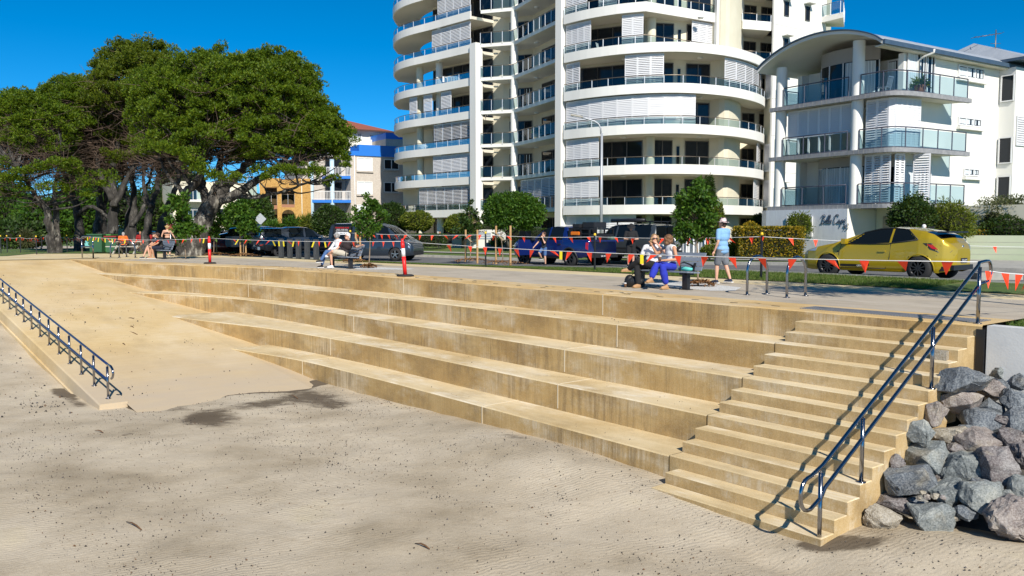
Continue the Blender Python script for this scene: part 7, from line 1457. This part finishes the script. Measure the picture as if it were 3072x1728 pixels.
cpos = xy(1805, 600, 66); chair('pale chair on the lowest right balcony of the tower', cpos[0], cpos[1], FZ(0)+.3, .5, m_walu, 'balcony chairs'); cpos = xy(1805, 150, 65.5); chair('white lattice chair high on the right balconies of the tower', cpos[0], cpos[1]+.3, FZ(4)+.3, -.5, m_walu, 'balcony chairs'); cpos = xy(1452, 350, 77.8); chair('chair with a towel on the middle balcony of the tower', cpos[0], cpos[1]+.4, FZ(3)+.3, .4, m_walu, 'balcony chairs')
ap = xy(1345, 240, 80.2); t = thing('clothes_airer', (ap[0]+.3, ap[1]+.5, FZ(4)+.3), 'white clothes airer hung with washing on a left balcony', 'clothes airer'); m = MB(); bx0, by0, bz0 = ap[0]+.3, ap[1]+.5, FZ(4)+.3
for i in range(5): m.tube([(bx0-.9, by0-.3+.15*i, bz0+1.0), (bx0+.9, by0-.3+.15*i, bz0+1.0)], .015, 5)
m.bar((bx0-.7, by0-.3, bz0), (bx0+.7, by0+.3, bz0+1), .03, .03); m.bar((bx0+.7, by0-.3, bz0), (bx0-.7, by0+.3, bz0+1), .03, .03); m.build('frame', m_walu, t)
for i in range(7): m = MB(); x = bx0-.75+.24*i; m.box((x, by0-.32, bz0+.72), (.2, .03, .5)); m.build('washing', [m_walu, m_curt, m_lblue][i % 3], t)
def pot(lab, x, y, z, r, h, mat, plant, seed):
    t = thing('potted_plant', (x, y, z), lab, 'potted plant', 'balcony pot plants'); m = MB(); m.lathe([(0, 0), (r*.7, 0), (r, h), (r*.9, h), (0, h*.9)], 12, (x, y, z)); m.build('pot', mat, t); r_ = np.random.default_rng(seed); d = sph(r_, 160, -.2); leaf_mesh('foliage', np.array([x, y, z+h])+d*r*1.2*r_.uniform(.2, 1, (160, 1)), d, .3, .07, plant, t, quad=True, seed=seed)
m_tc = M('terracotta pot', (.40, .14, .07), .8); p = xy(1610, 420, 73.2); pot('yellow pot with a cactus on a middle balcony', p[0], p[1], FZ(2)+.58, .28, .6, m_flagy if False else M('cream pot', (.70, .60, .35), .7), m_leaf, 1); p = xy(1285, 440, 83); pot('green plant low on a left balcony', p[0], p[1]+.3, FZ(2)+.3, .25, .3, m_tc, m_leaf, 2); p = Vector(so[20])+bk*.2-fd*.2; pot('flowering plant in a red pot at the end of the top right balcony', p.x, p.y, SZ[2], .30, .5, m_tc, m_leafy, 3)
p = xy(1270, 440, 83.2); t = MB(); t.ball((p[0], p[1]+.3, FZ(2)+.75), (.5, .12, .5), 12); tag(t.build('round_ornament', m_walu), 'white round ornament on a left balcony of the tower', 'ornament')
cpos = B+fd*.9+bk*.9; chair('grey wicker chair on the top balcony of the low block', cpos.x, cpos.y, SZ[2], 2.2, m_slat, None, 1.0)
# leafy branch shade: a tall thin street tree just outside the picture on the right
sapling('airy street tree outside the picture that shades the paving at right', 3900, 990, 12.0, [(3900, -500, 420, 330, 1.2), (3700, -300, 260, 200, .6), (4150, -350, 260, 200, .6)], 2600, leaf=(.2, .09), seed=140, tr=.12)
# driveway drain at the right kerb
dp = pz(2990, 832, .1); b = MB(); b.box((dp[0], dp[1], .13), (1.2, .5, .2), E_ROT+.9); tag(b.build('drain_pit', m_kerb), 'concrete kerb drain at the right edge of the road', 'drain')
# ================================================================ people and a dog
def remesh(o, vox, smooth=4):
    """fuse overlapping shapes of one mesh into one continuous skin"""
    m = o.modifiers.new('r', 'REMESH'); m.mode = 'VOXEL'; m.voxel_size = vox; m.use_smooth_shade = True
    s = o.modifiers.new('s', 'SMOOTH'); s.factor = .5; s.iterations = smooth
    dg = bpy.context.evaluated_depsgraph_get(); me = bpy.data.meshes.new_from_object(o.evaluated_get(dg)); old = o.data; mats = list(old.materials); o.modifiers.clear(); o.data = me; bpy.data.meshes.remove(old); me.materials.clear()
    for k in mats: me.materials.append(k)
    me.polygons.foreach_set('use_smooth', [True]*len(me.polygons)); me.polygons.foreach_set('material_index', [0]*len(me.polygons)); me.name = o.name; return o
STAND = dict(pelvis=(0, 0, .93), waist=(.01, 0, 1.06), chest=(0, 0, 1.25), neck=(-.01, 0, 1.44), head=(.015, 0, 1.60), shL=(-.01, .19, 1.40), elL=(-.03, .25, 1.12), wrL=(.05, .26, .88), shR=(-.01, -.19, 1.40), elR=(-.03, -.25, 1.12), wrR=(.05, -.26, .88),
    hipL=(0, .09, .90), knL=(.02, .10, .49), anL=(-.01, .10, .08), hipR=(0, -.09, .90), knR=(.02, -.10, .49), anR=(-.01, -.10, .08), toeL=(1, 0, 0), toeR=(1, 0, 0), look=(1, 0, 0))
SIT = dict(STAND, pelvis=(0, 0, .55), waist=(-.02, 0, .68), chest=(-.04, 0, .86), neck=(-.05, 0, 1.05), head=(-.02, 0, 1.21), shL=(-.05, .19, 1.01), elL=(.02, .26, .75), wrL=(.24, .15, .62), shR=(-.05, -.19, 1.01), elR=(.02, -.26, .75), wrR=(.24, -.15, .62),
    hipL=(.02, .09, .54), knL=(.44, .10, .55), anL=(.42, .10, .09), hipR=(.02, -.09, .54), knR=(.44, -.10, .55), anR=(.42, -.10, .09))
def person(label, loc, rz, J, skin, top=None, bottom=None, shoes=None, hair=None, sleeve=.5, leg=1.0, hairlen=0, k=1.0, hat=None, shades=False, girth=1.0, top_low=.0, wide=1.0, vox=.012, eyes=True, topkind='shirt', group=None, curly=False):
    t = thing('person', tuple(map(float, loc)), label, 'person', group, 0); V = {a: Vector(b) for a, b in J.items()}; X = MB(); g = girth
    L0 = Vector(loc)
    def mk(mb, name, mat, vx, smooth=4, par=None):
        ca, sa = math.cos(rz), math.sin(rz); mb.v = [((x*ca-y*sa)*k+L0.x, (x*sa+y*ca)*k+L0.y, z*k+L0.z) for x, y, z in mb.v]
        o = mb.build(name, mat, par or t)
        if vx: remesh(o, vx*k, smooth)
        return o
    up = (V['neck']-V['pelvis']).normalized(); left = (V['shL']-V['shR']).normalized(); fw = left.cross(up).normalized(); left = up.cross(fw).normalized(); Rm = Matrix((fw, left, up)).transposed()
    def torso(mb, e):
        mb.ball(V['pelvis'], (.115*g+e, .165*g+e, .11+e), 14, Rm); mb.ball(V['waist'], (.105*g+e, .142*g+e, .12+e), 14, Rm); mb.ball(V['chest'], (.115*g+e, .165*g+e, .15+e), 14, Rm); mb.ball((V['chest']+V['neck'])/2+up*.01, (.095*g+e, .17*g+e, .10+e), 14, Rm)
        mb.tube([V['shL'], V['chest'].lerp(V['neck'], .75), V['shR']], [.058+e, .085+e, .058+e], 10)
    def seg(mb, pts, rs, e=0): 
        P = [Vector(p) for p in pts]; mb.tube(P, [r+e for r in rs], 10)
        for p, r in zip(P, rs): mb.ball(p, r+e, 10)
    torso(X, 0)
    for s in 'LR':
        sh, el, wr = V['sh'+s], V['el'+s], V['wr'+s]; seg(X, [sh, sh.lerp(el, .4), el], [.052*g, .047*g, .039]); seg(X, [el, el.lerp(wr, .3), wr], [.038, .038, .024])
        hp, kn, an = V['hip'+s], V['kn'+s], V['an'+s]; seg(X, [hp, hp.lerp(kn, .35), kn], [.088*g, .08*g, .056]); seg(X, [kn, kn.lerp(an, .3), an], [.054, .056, .033]); tn = V['toe'+s].normalized(); seg(X, [an+Vector((0, 0, -.03)), an+tn*.07+Vector((0, 0, -.05)), an+tn*.16+Vector((0, 0, -.06))], [.035, .033, .022])
        hd = (wr-el).normalized(); n1 = hd.orthogonal().normalized(); sd = 1 if s == 'L' else -1; pal = wr+hd*.055; X.ball(pal, (.036, .036, .045), 10, hd.to_track_quat('Z', 'Y').to_matrix())
        ax = hd.cross(Vector((0, 0, 1))); ax = ax.normalized() if ax.length > .1 else n1; cu = ax.cross(hd).normalized()
        for i, (o_, ln) in enumerate(((-.027, .062), (-.009, .074), (.009, .07), (.026, .055))):
            b0 = pal+hd*.03+ax*o_; b1 = b0+hd*ln*.5-cu*.008; b2 = b1+hd*ln*.42-cu*.022; X.tube([b0, b1, b2], [.0105, .010, .008], 6)
        b0 = pal-ax*.03*sd; X.tube([b0-hd*.02, b0-ax*.022*sd+hd*.015, b0-ax*.026*sd+hd*.045], [.012, .011, .009], 6)
    lk = V['look'].normalized(); hl = Vector((0, 0, 1)).cross(lk).normalized(); hu = lk.cross(hl); Hm = Matrix((lk, hl, hu)).transposed(); hc = V['head']
    X.tube([V['chest'].lerp(V['neck'], .7), V['neck'], hc-hu*.06-lk*.02], [.06, .052, .05], 10); X.ball(hc+hu*.02-lk*.01, (.098, .078, .105), 16, Hm); X.ball(hc-hu*.055+lk*.022, (.068, .058, .07), 12, Hm); X.ball(hc-hu*.018+lk*.095, (.018, .013, .022), 8, Hm); X.ball(hc-hu*.10+lk*.06, (.03, .028, .02), 8, Hm)
    for sd in (1, -1): X.ball(hc+hl*sd*.08-lk*.01-hu*.01, (.02, .012, .03), 8, Hm)
    mk(X, 'body', skin, vox, 3)
    if eyes and not shades:
        for sd in (1, -1): e = MB(); e.ball(hc+lk*.083+hl*sd*.031+hu*.018, .0105, 8); mk(e, 'eye', m_dark, 0)
    e = MB(); e.ball(hc+lk*.088-hu*.062, (.008, .022, .006), 8, Hm); mk(e, 'mouth', m_lip_, 0)
    if shades:
        e = MB()
        for sd in (1, -1): e.ball(hc+lk*.088+hl*sd*.033+hu*.016, (.012, .029, .020), 10, Hm); e.tube([hc+lk*.08+hl*sd*.06+hu*.02, hc-lk*.01+hl*sd*.084+hu*.015], .005, 5)
        e.tube([hc+lk*.096+hl*.02+hu*.02, hc+lk*.096-hl*.02+hu*.02], .005, 5); mk(e, 'sunglasses', m_black, 0)
    if hair:
        e = MB(); e.ball(hc+hu*.038-lk*.024, (.100, .087, .098), 14, Hm); e.ball(hc-hu*.02-lk*.05, (.06, .078, .08), 12, Hm)
        if hairlen:
            for i in range(26 if curly else 10):
                q = random.Random(i*7+len(label)); a = q.uniform(-2.3, 2.3); d = -lk*math.cos(a)+hl*math.sin(a); f = q.uniform(0, 1); e.ball(hc+d*(.075+.025*q.random())-hu*(f*hairlen-.06)-lk*.01, q.uniform(.03, .048), 7)
        mk(e, 'hair', hair, .012, 1)
    if hat:
        kind, mat = hat; e = MB()
        if kind == 'cap': e.ball(hc+hu*.058-lk*.008, (.108, .094, .075), 14, Hm); e.ball(hc+hu*.045+lk*.10, (.075, .07, .012), 10, Hm)
        else:
            prof = [(.0, .135), (.07, .13), (.092, .10), (.10, .04), (.165, .02), (.17, .012), (.10, .03)]
            for i in range(len(prof)): pass
            e.lathe(prof, 18); e.v = [tuple(hc+Hm @ Vector((x-.01, y, z+.025))) for x, y, z in e.v]
        mk(e, 'hat', mat, 0)
    if top:
        e = MB(); low = V['pelvis']
        if topkind == 'crop': e.ball(V['chest']+up*.02, (.125*g, .172*g, .075), 14, Rm); [e.tube([V['chest']+up*.06+fw*-.10+left*sd*.02, V['neck']-fw*.05+left*sd*.09-up*.03], .014, 6) for sd in (1, -1)]; [e.tube([V['chest']+up*.05-fw*.11+left*sd*.09, V['neck']-fw*.06-left*sd*.06-up*.02], .012, 6) for sd in (1, -1)]
        else:
            torso(e, .016)
            if top_low: e.ball(V['pelvis']-up*top_low, (.13*g, .175*g, .10), 14, Rm)
            for s in 'LR':
                sh, el, wr = V['sh'+s], V['el'+s], V['wr'+s]
                if sleeve > 0: seg(e, [sh, sh.lerp(el, min(1, sleeve*2))], [.064*g, .060*g])
                if sleeve > .5: seg(e, [el, el.lerp(wr, (sleeve-.5)*2)], [.055, .045])
        mk(e, 'top', top, .015, 3)
    if bottom:
        e = MB(); e.ball(V['pelvis']-up*.02, (.128*g, .178*g, .115), 14, Rm); e.ball(V['waist']-up*.05, (.115*g, .155*g, .07), 12, Rm)
        for s in 'LR':
            hp, kn, an = V['hip'+s], V['kn'+s], V['an'+s]; f = min(1, leg*2); q = hp.lerp(kn, f); seg(e, [hp, hp.lerp(q, .5), q], [.102*g, .094*g, (.086 if f < 1 else .07)*(wide if f < 1 else 1)])
            if leg > .5: q = kn.lerp(an, (leg-.5)*2*.97); seg(e, [kn, kn.lerp(q, .5), q], [.068, .066*wide, .055*wide])
        mk(e, 'trousers' if leg > .5 else 'shorts', bottom, .015, 3)
    if shoes:
        mats = shoes if isinstance(shoes, tuple) else (shoes, m_walu)
        for s in 'LR':
            an, tn = V['an'+s], V['toe'+s].normalized(); e = MB(); e.tube([an-tn*.05-Vector((0, 0, .04)), an+tn*.04-Vector((0, 0, .035)), an+tn*.13-Vector((0, 0, .048)), an+tn*.19-Vector((0, 0, .055))], [.042, .05, .045, .028], 10); e.ball(an-Vector((0, 0, .012)), .045, 8); so_ = mk(e, 'shoe', mats[0], .012, 2); e = MB(); c = an+tn*.06-Vector((0, 0, .068)); e.box(tuple(c), (.27, .088, .022), math.atan2(tn.y, tn.x)); mk(e, 'sole', mats[1], 0, par=so_)
    return t
m_lip_ = M('lips', (.42, .14, .12), .6); HB = M('light brown hair', (.20, .12, .055), .7, c2=(.34, .22, .11), scale=30); HD = M('brown curly hair', (.10, .048, .02), .7, c2=(.20, .10, .045), scale=30); HG = M('grey hair', (.22, .21, .20), .7, c2=(.42, .41, .40), scale=30); HW = M('white hair', (.62, .61, .60), .7); HK = M('dark brown hair', (.045, .022, .014), .6, c2=(.09, .045, .03), scale=30); HL = M('blonde hair', (.46, .32, .14), .7, c2=(.30, .19, .08), scale=30)
c_white = cloth('white cotton', (.74, .74, .75), .88); c_black = cloth('black cloth', (.012, .012, .014)); c_cob = cloth('cobalt blue cloth', (.02, .035, .42)); c_sky = cloth('pale blue shirt cloth', (.22, .42, .68), .9); c_greys = cloth('grey marl shorts', (.16, .175, .20)); c_navy = cloth('navy cloth', (.012, .016, .035)); c_den = cloth('denim', (.06, .13, .30)); c_beige = cloth('beige cloth', (.52, .47, .38)); c_mar = cloth('dark brown shirt cloth', (.028, .018, .020)); c_red = cloth('red cloth', (.30, .012, .014)); c_or = cloth('hi vis orange', (.85, .16, .02)); c_teal = cloth('teal cloth', (.08, .34, .36)); c_gr = cloth('charcoal grey cloth', (.05, .05, .055))
m_pat_w, nt, b = nmat('white patterned cloth'); v = N(nt, 'ShaderNodeTexVoronoi'); v.inputs['Scale'].default_value = 38; nt.links.new(N(nt, 'ShaderNodeTexCoord').outputs['Object'], v.inputs['Vector']); nt.links.new(ramp(nt, v.outputs['Distance'], [(.22, (.36, .28, .30)), (.34, (.76, .75, .75))]), b.inputs['Base Color']); b.inputs['Roughness'].default_value = .9
m_flo, nt, b = nmat('navy floral cloth'); v = N(nt, 'ShaderNodeTexVoronoi'); v.inputs['Scale'].default_value = 13; nt.links.new(N(nt, 'ShaderNodeTexCoord').outputs['Object'], v.inputs['Vector']); nt.links.new(ramp(nt, v.outputs['Distance'], [(.20, (.50, .52, .60)), (.34, (.014, .018, .04))]), b.inputs['Base Color']); b.inputs['Roughness'].default_value = .9
m_hatp, nt, b = nmat('pink hat with dark print'); nt.links.new(ramp(nt, noisef(nt, 16, 3, world=False), [(.44, (.03, .03, .04)), (.5, (.66, .52, .52))]), b.inputs['Base Color']); b.inputs['Roughness'].default_value = .9
RN = math.atan2(NV[1], NV[0])
def seat_on(bench, x, y=.0): p = bench.matrix_basis @ Vector((x, y, 0)); return (p.x, p.y, 0)
bpy.context.view_layer.update()
# bench of two women
person('woman in sunglasses, white patterned top and black trousers, hand at her chin', seat_on(bench3, .40, -.03), RN, dict(SIT, chest=(-.04, .01, .86), neck=(-.05, .04, 1.05), head=(-.01, .07, 1.21), shL=(-.12, .19, 1.00), elL=(.02, .50, .86), wrL=(.06, .22, 1.09), shR=(.05, -.16, 1.0), elR=(.12, -.25, .74), wrR=(.36, .0, .64), knR=(.44, -.10, .56), anR=(.46, -.02, .09), knL=(.47, -.02, .67), anL=(.46, -.34, .47), toeL=(.6, -.6, 0), look=(.55, .83, -.02)), m_skin, m_pat_w, c_black, (M('tan sandal', (.42, .24, .12), .7), m_wood), HB, sleeve=.32, leg=.97, hairlen=.24, shades=True, girth=1.12, wide=1.25, top_low=.03, curly=True)
person('woman with brown curls, white sleeveless top and cobalt blue trousers holding coffee', seat_on(bench3, -.22, -.02), RN, dict(SIT, chest=(-.03, -.02, .86), neck=(-.02, -.05, 1.04), head=(.02, -.09, 1.20), shL=(.06, .15, 1.0), elL=(.06, .24, .72), wrL=(.38, .05, .70), shR=(-.10, -.18, 1.0), elR=(.06, -.40, .84), wrR=(.16, -.46, 1.04), knR=(.45, -.06, .60), anR=(.66, -.05, .26), toeR=(.95, .1, -.1), knL=(.45, .12, .56), anL=(.34, .16, .09), look=(.30, -.95, 0)), m_skint, c_white, c_cob, (bpy.data.materials['tan sandal'], m_wood), HD, sleeve=0, leg=.9, hairlen=.16, wide=1.45, girth=1.0, curly=True)
def cup(label, p, held=False): t = thing('coffee_cup', tuple(p), label, 'cup'); m = MB(); m.lathe([(0, 0), (.028, 0), (.040, .10), (0, .10)], 14, tuple(p)); m.build('cup', M('brown paper cup', (.14, .07, .035), .7) if 'brown paper cup' not in bpy.data.materials else bpy.data.materials['brown paper cup'], t); m = MB(); m.lathe([(.043, .098), (.043, .112), (.03, .118), (0, .118)], 14, tuple(p)); m.build('lid', m_walu, t)
p = Vector(seat_on(bench3, -.22, -.02)); ca, sa = math.cos(RN), math.sin(RN); q = Vector((.46, .05)); cup('brown coffee cup held on the knee of the woman in cobalt blue', (p.x+q.x*ca-q.y*sa, p.y+q.x*sa+q.y*ca, .70))
pc = pz(1876, 862, 0); cup('white lidded coffee cup standing on the paving by the black bag', (pc[0], pc[1], .0))
pb_ = pz(1903, 862, 0); m = MB(); m.ball((0, 0, .14), (.26, .15, .15), 14); m.ball((-.12, 0, .16), (.13, .12, .16), 12); m.tube([(-.1, 0, .26), (0, 0, .38), (.12, 0, .25)], .012, 6); o = m.build('handbag', M('black leather', (.012, .012, .013), .45, bump=.6, bscale=18)); o.location = (pb_[0], pb_[1], 0); o.rotation_euler = (0, 0, -.3); tag(o, 'black slouchy handbag on the paving at the bare feet', 'bag')
tq = bench3.matrix_basis @ Vector((-.62, -.08, .45)); m = MB(); m.tube([(-.2, 0, .04), (-.05, .02, .05), (.08, 0, .04), (.2, .02, .045)], [.03, .055, .05, .03], 8); o = m.build('towel', M('turquoise towel', (.12, .58, .50), .8)); o.location = tq; o.rotation_euler = (0, 0, -.9); tag(o, 'rolled turquoise towel on the seat of the near bench', 'towel')
# standing people
pm_ = pz(2166, 851, 0); person('man in pale blue tee shirt, grey shorts and printed bucket hat walking away', (pm_[0], pm_[1], 0), math.atan2(.80, -.60), dict(STAND, knL=(.10, .10, .50), anL=(.10, .11, .09), knR=(-.04, -.09, .50), anR=(-.20, -.09, .12), elL=(-.06, .26, 1.12), wrL=(.04, .28, .88), elR=(.06, -.25, 1.14), wrR=(.16, -.22, .95), look=(.9, .3, .05)), m_skin, c_sky, c_greys, (cloth('navy trainer', (.02, .03, .06)), m_walu), HK, sleeve=.34, leg=.42, hat=('bucket', m_hatp), k=1.0, girth=1.14, wide=1.1, top_low=.06)
py_ = pz(1892, 800, -.12); pd = person('man in a black hat and black sports clothes looking down at a controller', (py_[0], py_[1], -.12), math.atan2(-1, -.05), dict(STAND, elL=(.06, .27, 1.13), wrL=(.27, .09, 1.12), elR=(.06, -.27, 1.13), wrR=(.27, -.09, 1.12), look=(.85, 0, -.5), head=(.05, 0, 1.59)), m_skin, c_black, c_black, c_black, HK, sleeve=.36, leg=.45, hat=('bucket', c_black), k=1.03, girth=1.1, wide=1.1, top_low=.05)
m = MB(); m.box((0, 0, 0), (.12, .24, .05)); m.box((.02, 0, .06), (.02, .17, .10)); o = m.build('controller', m_black); o.location = (py_[0]-.02, py_[1]-.34, -.12+1.16); o.rotation_euler = (0, 0, math.pi/2); tag(o, 'black handheld controller held by the man in the black hat', 'controller')
pb2 = py(1632, 790, 38.9); person('brown haired boy in black tee shirt and denim shorts stepping from the blue ute', (pb2[0], 38.9, -.22), math.atan2(-.72, -.70), dict(STAND, anL=(.02, .12, .09), knL=(.06, .12, .5), knR=(.28, -.08, .66), anR=(.08, -.10, .40), elR=(.12, -.32, 1.18), wrR=(.32, -.38, .98), elL=(.16, .18, 1.16), wrL=(.14, .02, 1.42), look=(.9, -.3, 0)), m_skin, c_black, c_den, c_black, HK, sleeve=.32, leg=.42, k=.90, hairlen=.05, girth=.95)
# middle bench couple
person('woman with grey brown hair in a white shirt and jeans on the middle bench', seat_on(bench2, .30, 0), RN, dict(SIT, look=(-.1, -.85, -.1), head=(-.0, -.05, 1.20), elL=(.10, .22, .76), wrL=(.34, .02, .68), elR=(.10, -.26, .76), wrR=(.36, -.06, .64), knR=(.46, -.08, .56), anR=(.58, -.14, .09), knL=(.46, .03, .62), anL=(.70, .02, .28), toeL=(.9, 0, .2)), m_skint, c_white, c_den, (c_black, m_walu), HG, sleeve=.85, leg=.95, hairlen=.10)
person('grey haired man in sunglasses, dark shirt and beige shorts lounging on the middle bench', seat_on(bench2, -.18, -.02), RN, dict(SIT, waist=(-.03, .04, .67), chest=(-.07, .12, .84), neck=(-.10, .18, 1.02), head=(-.05, .20, 1.19), shL=(-.14, .36, .94), elL=(-.22, .60, .80), wrL=(-.27, .84, .86), shR=(-.02, .0, 1.0), elR=(.16, -.10, .78), wrR=(.34, -.06, .66), knR=(.46, -.16, .57), anR=(.42, -.16, .10), knL=(.46, -.02, .64), anL=(.50, -.38, .48), toeL=(.5, -.8, .2), look=(.86, -.1, 0)), m_skin, c_mar, c_beige, c_white, HW, sleeve=.34, leg=.40, shades=True, girth=1.25, wide=1.2, top_low=.02)
# left bench pair and walkers
person('seated person in navy floral shirt, dark shorts and cap on the far bench', seat_on(bench1, .36, .02), RN, dict(SIT, chest=(.02, 0, .85), neck=(.06, 0, 1.03), head=(.12, 0, 1.18), elL=(.16, .24, .78), wrL=(.38, .05, .66), elR=(.16, -.24, .78), wrR=(.38, -.04, .66), anR=(.62, -.14, .09), knL=(.46, .06, .6), anL=(.40, .12, .09), look=(.9, .4, 0)), m_skin, m_flo, c_navy, c_black, HG, sleeve=.36, leg=.40, hat=('cap', c_gr), girth=1.12, wide=1.15)
person('seated person in black leaning forward on the far bench, next to the floral shirt', seat_on(bench1, -.15, .02), RN, dict(SIT, chest=(.03, 0, .84), neck=(.08, 0, 1.02), head=(.14, .02, 1.16), elR=(.2, -.22, .76), wrR=(.42, -.1, .64), elL=(.2, .24, .76), wrL=(.44, .08, .62), look=(.9, -.5, -.1), anL=(.34, .1, .09)), m_skint, c_black, c_navy, (bpy.data.materials['tan sandal'], m_walu), HK, sleeve=.34, leg=.42, hairlen=.06, girth=1.15, wide=1.2)
pw = pz(504, 769, 0); person('blonde woman in black strappy crop top walking away behind the far bench', (pw[0], pw[1], 0), math.atan2(1, -.15), dict(STAND, elL=(.02, .30, 1.14), wrL=(.10, .30, .92), elR=(-.02, -.32, 1.14), wrR=(-.02, -.44, .92), knR=(.08, -.1, .5), anR=(-.02, -.1, .09), anL=(.1, .1, .09), look=(1, .1, 0)), m_skin, c_black, c_black, c_black, HL, sleeve=0, leg=.8, topkind='crop', k=.97, hairlen=.05)
for (u, v, Y, lab, tp, bt_, sk, hr_, lg, sl_2, nm) in ((25, 751, 88, 'bearded man in grey top and pale trousers walking a small dog', c_gr, c_beige, m_skin, HD, .97, .9, 0), (51, 750, 88, 'woman in dark red walking beside the bearded man on the park path', c_red, c_red, m_skint, HD, .8, 0, 1)):
    p = py(u, v, Y); person(lab, (p[0], Y, leftz(Y)+.05), math.atan2(-1, .25 if nm == 0 else .1), dict(STAND, anL=(.16, .1, .09), knL=(.16, .1, .5), anR=(-.12, -.1, .09)), sk, tp, bt_, c_black, hr_, sleeve=sl_2, leg=lg, hairlen=.12 if nm else 0, vox=.016, wide=1.5 if nm else 1.1)
def dog(label, p, rz, k):
    m = MB(); m.tube([(-.22, 0, .32), (0, 0, .31), (.2, 0, .33)], [.09, .105, .12], 10); m.ball((.2, 0, .33), .12, 10); m.ball((-.22, 0, .32), .09, 10); m.tube([(.22, 0, .38), (.33, 0, .5)], [.08, .06], 8); m.ball((.37, 0, .53), (.085, .07, .07), 10); m.tube([(.40, 0, .52), (.5, 0, .49)], [.045, .028], 8)
    for sd in (1, -1): m.ball((.34, sd*.06, .58), (.02, .015, .05), 6); m.tube([(.18, sd*.07, .3), (.17, sd*.07, .16), (.19, sd*.07, .02)], [.045, .03, .025], 7); m.tube([(-.2, sd*.07, .3), (-.14, sd*.07, .2), (-.24, sd*.07, .12), (-.21, sd*.07, .02)], [.065, .045, .028, .024], 7)
    m.tube([(-.28, 0, .36), (-.38, 0, .46), (-.4, 0, .54)], [.03, .022, .012], 6); d, nt, b = nmat('black and white fur'); nt.links.new(ramp(nt, noisef(nt, 4, 3, world=False), [(.47, (.02, .02, .02)), (.52, (.6, .58, .55))]), b.inputs['Base Color']); b.inputs['Roughness'].default_value = .9
    o = m.build('dog', d); remesh(o, .016, 2); o.location = p; o.rotation_euler = (0, 0, rz); o.scale = (k, k, k); tag(o, label, 'dog')
p = py(36, 750, 87); dog('small black and white dog walking on a lead on the park path', (p[0], 87, leftz(87)+.05), math.atan2(-1, .3), 1.0)
p = py(367, 740, 49.1); person('worker in a hi vis orange top sitting at the picnic table', (p[0], 49.25, .0), math.atan2(1, -.1), dict(SIT, chest=(.03, 0, .85), neck=(.09, 0, 1.02), head=(.15, .03, 1.16)), m_skin, c_or, c_navy, c_black, HG, sleeve=.4, leg=.95, vox=.016, girth=1.1)
for u, lab, tp in ((420, 'person in a red shirt sitting in the deep shade of the trees', c_red), (446, 'second person in red sitting in the shade behind the far bench', c_red)):
    p = py(u, 748, 57.5); tt = thing('camp_chair', (float(p[0]), 57.5, 0), 'dark folding chair under '+('the first' if u == 420 else 'the second')+' person in red in the tree shade', 'chair'); m = MB(); m.box((p[0], 57.6, .42), (.5, .45, .04)); m.box((p[0], 57.83, .68), (.5, .04, .45))
    for sx in (-.22, .22):
        for sy in (-.1, .3): m.bar((p[0]+sx, 57.5+sy, 0), (p[0]+sx, 57.5+sy, .42), .03, .03)
    m.build('frame', m_black, tt); person(lab, (p[0], 57.6, 0), math.atan2(-1, .3), SIT, m_skint, tp, c_navy, c_black, HK, sleeve=.36, leg=.45, vox=.016, girth=1.1)
p = py(2772, 700, 35); person('white haired person in a teal top standing behind the yellow car', (p[0], 35, .05), math.atan2(.4, .9), dict(STAND), m_skin, c_teal, c_gr, c_black, HW, sleeve=.36, k=.93, vox=.016)
p = py(1319, 700, 66); person('dark haired person in a pale top behind the low hedge by the letterbox wall', (p[0], 66, -.35), math.atan2(-1, .5), dict(STAND), m_skint, c_white, c_gr, c_black, HK, sleeve=.4, k=.95, vox=.016)
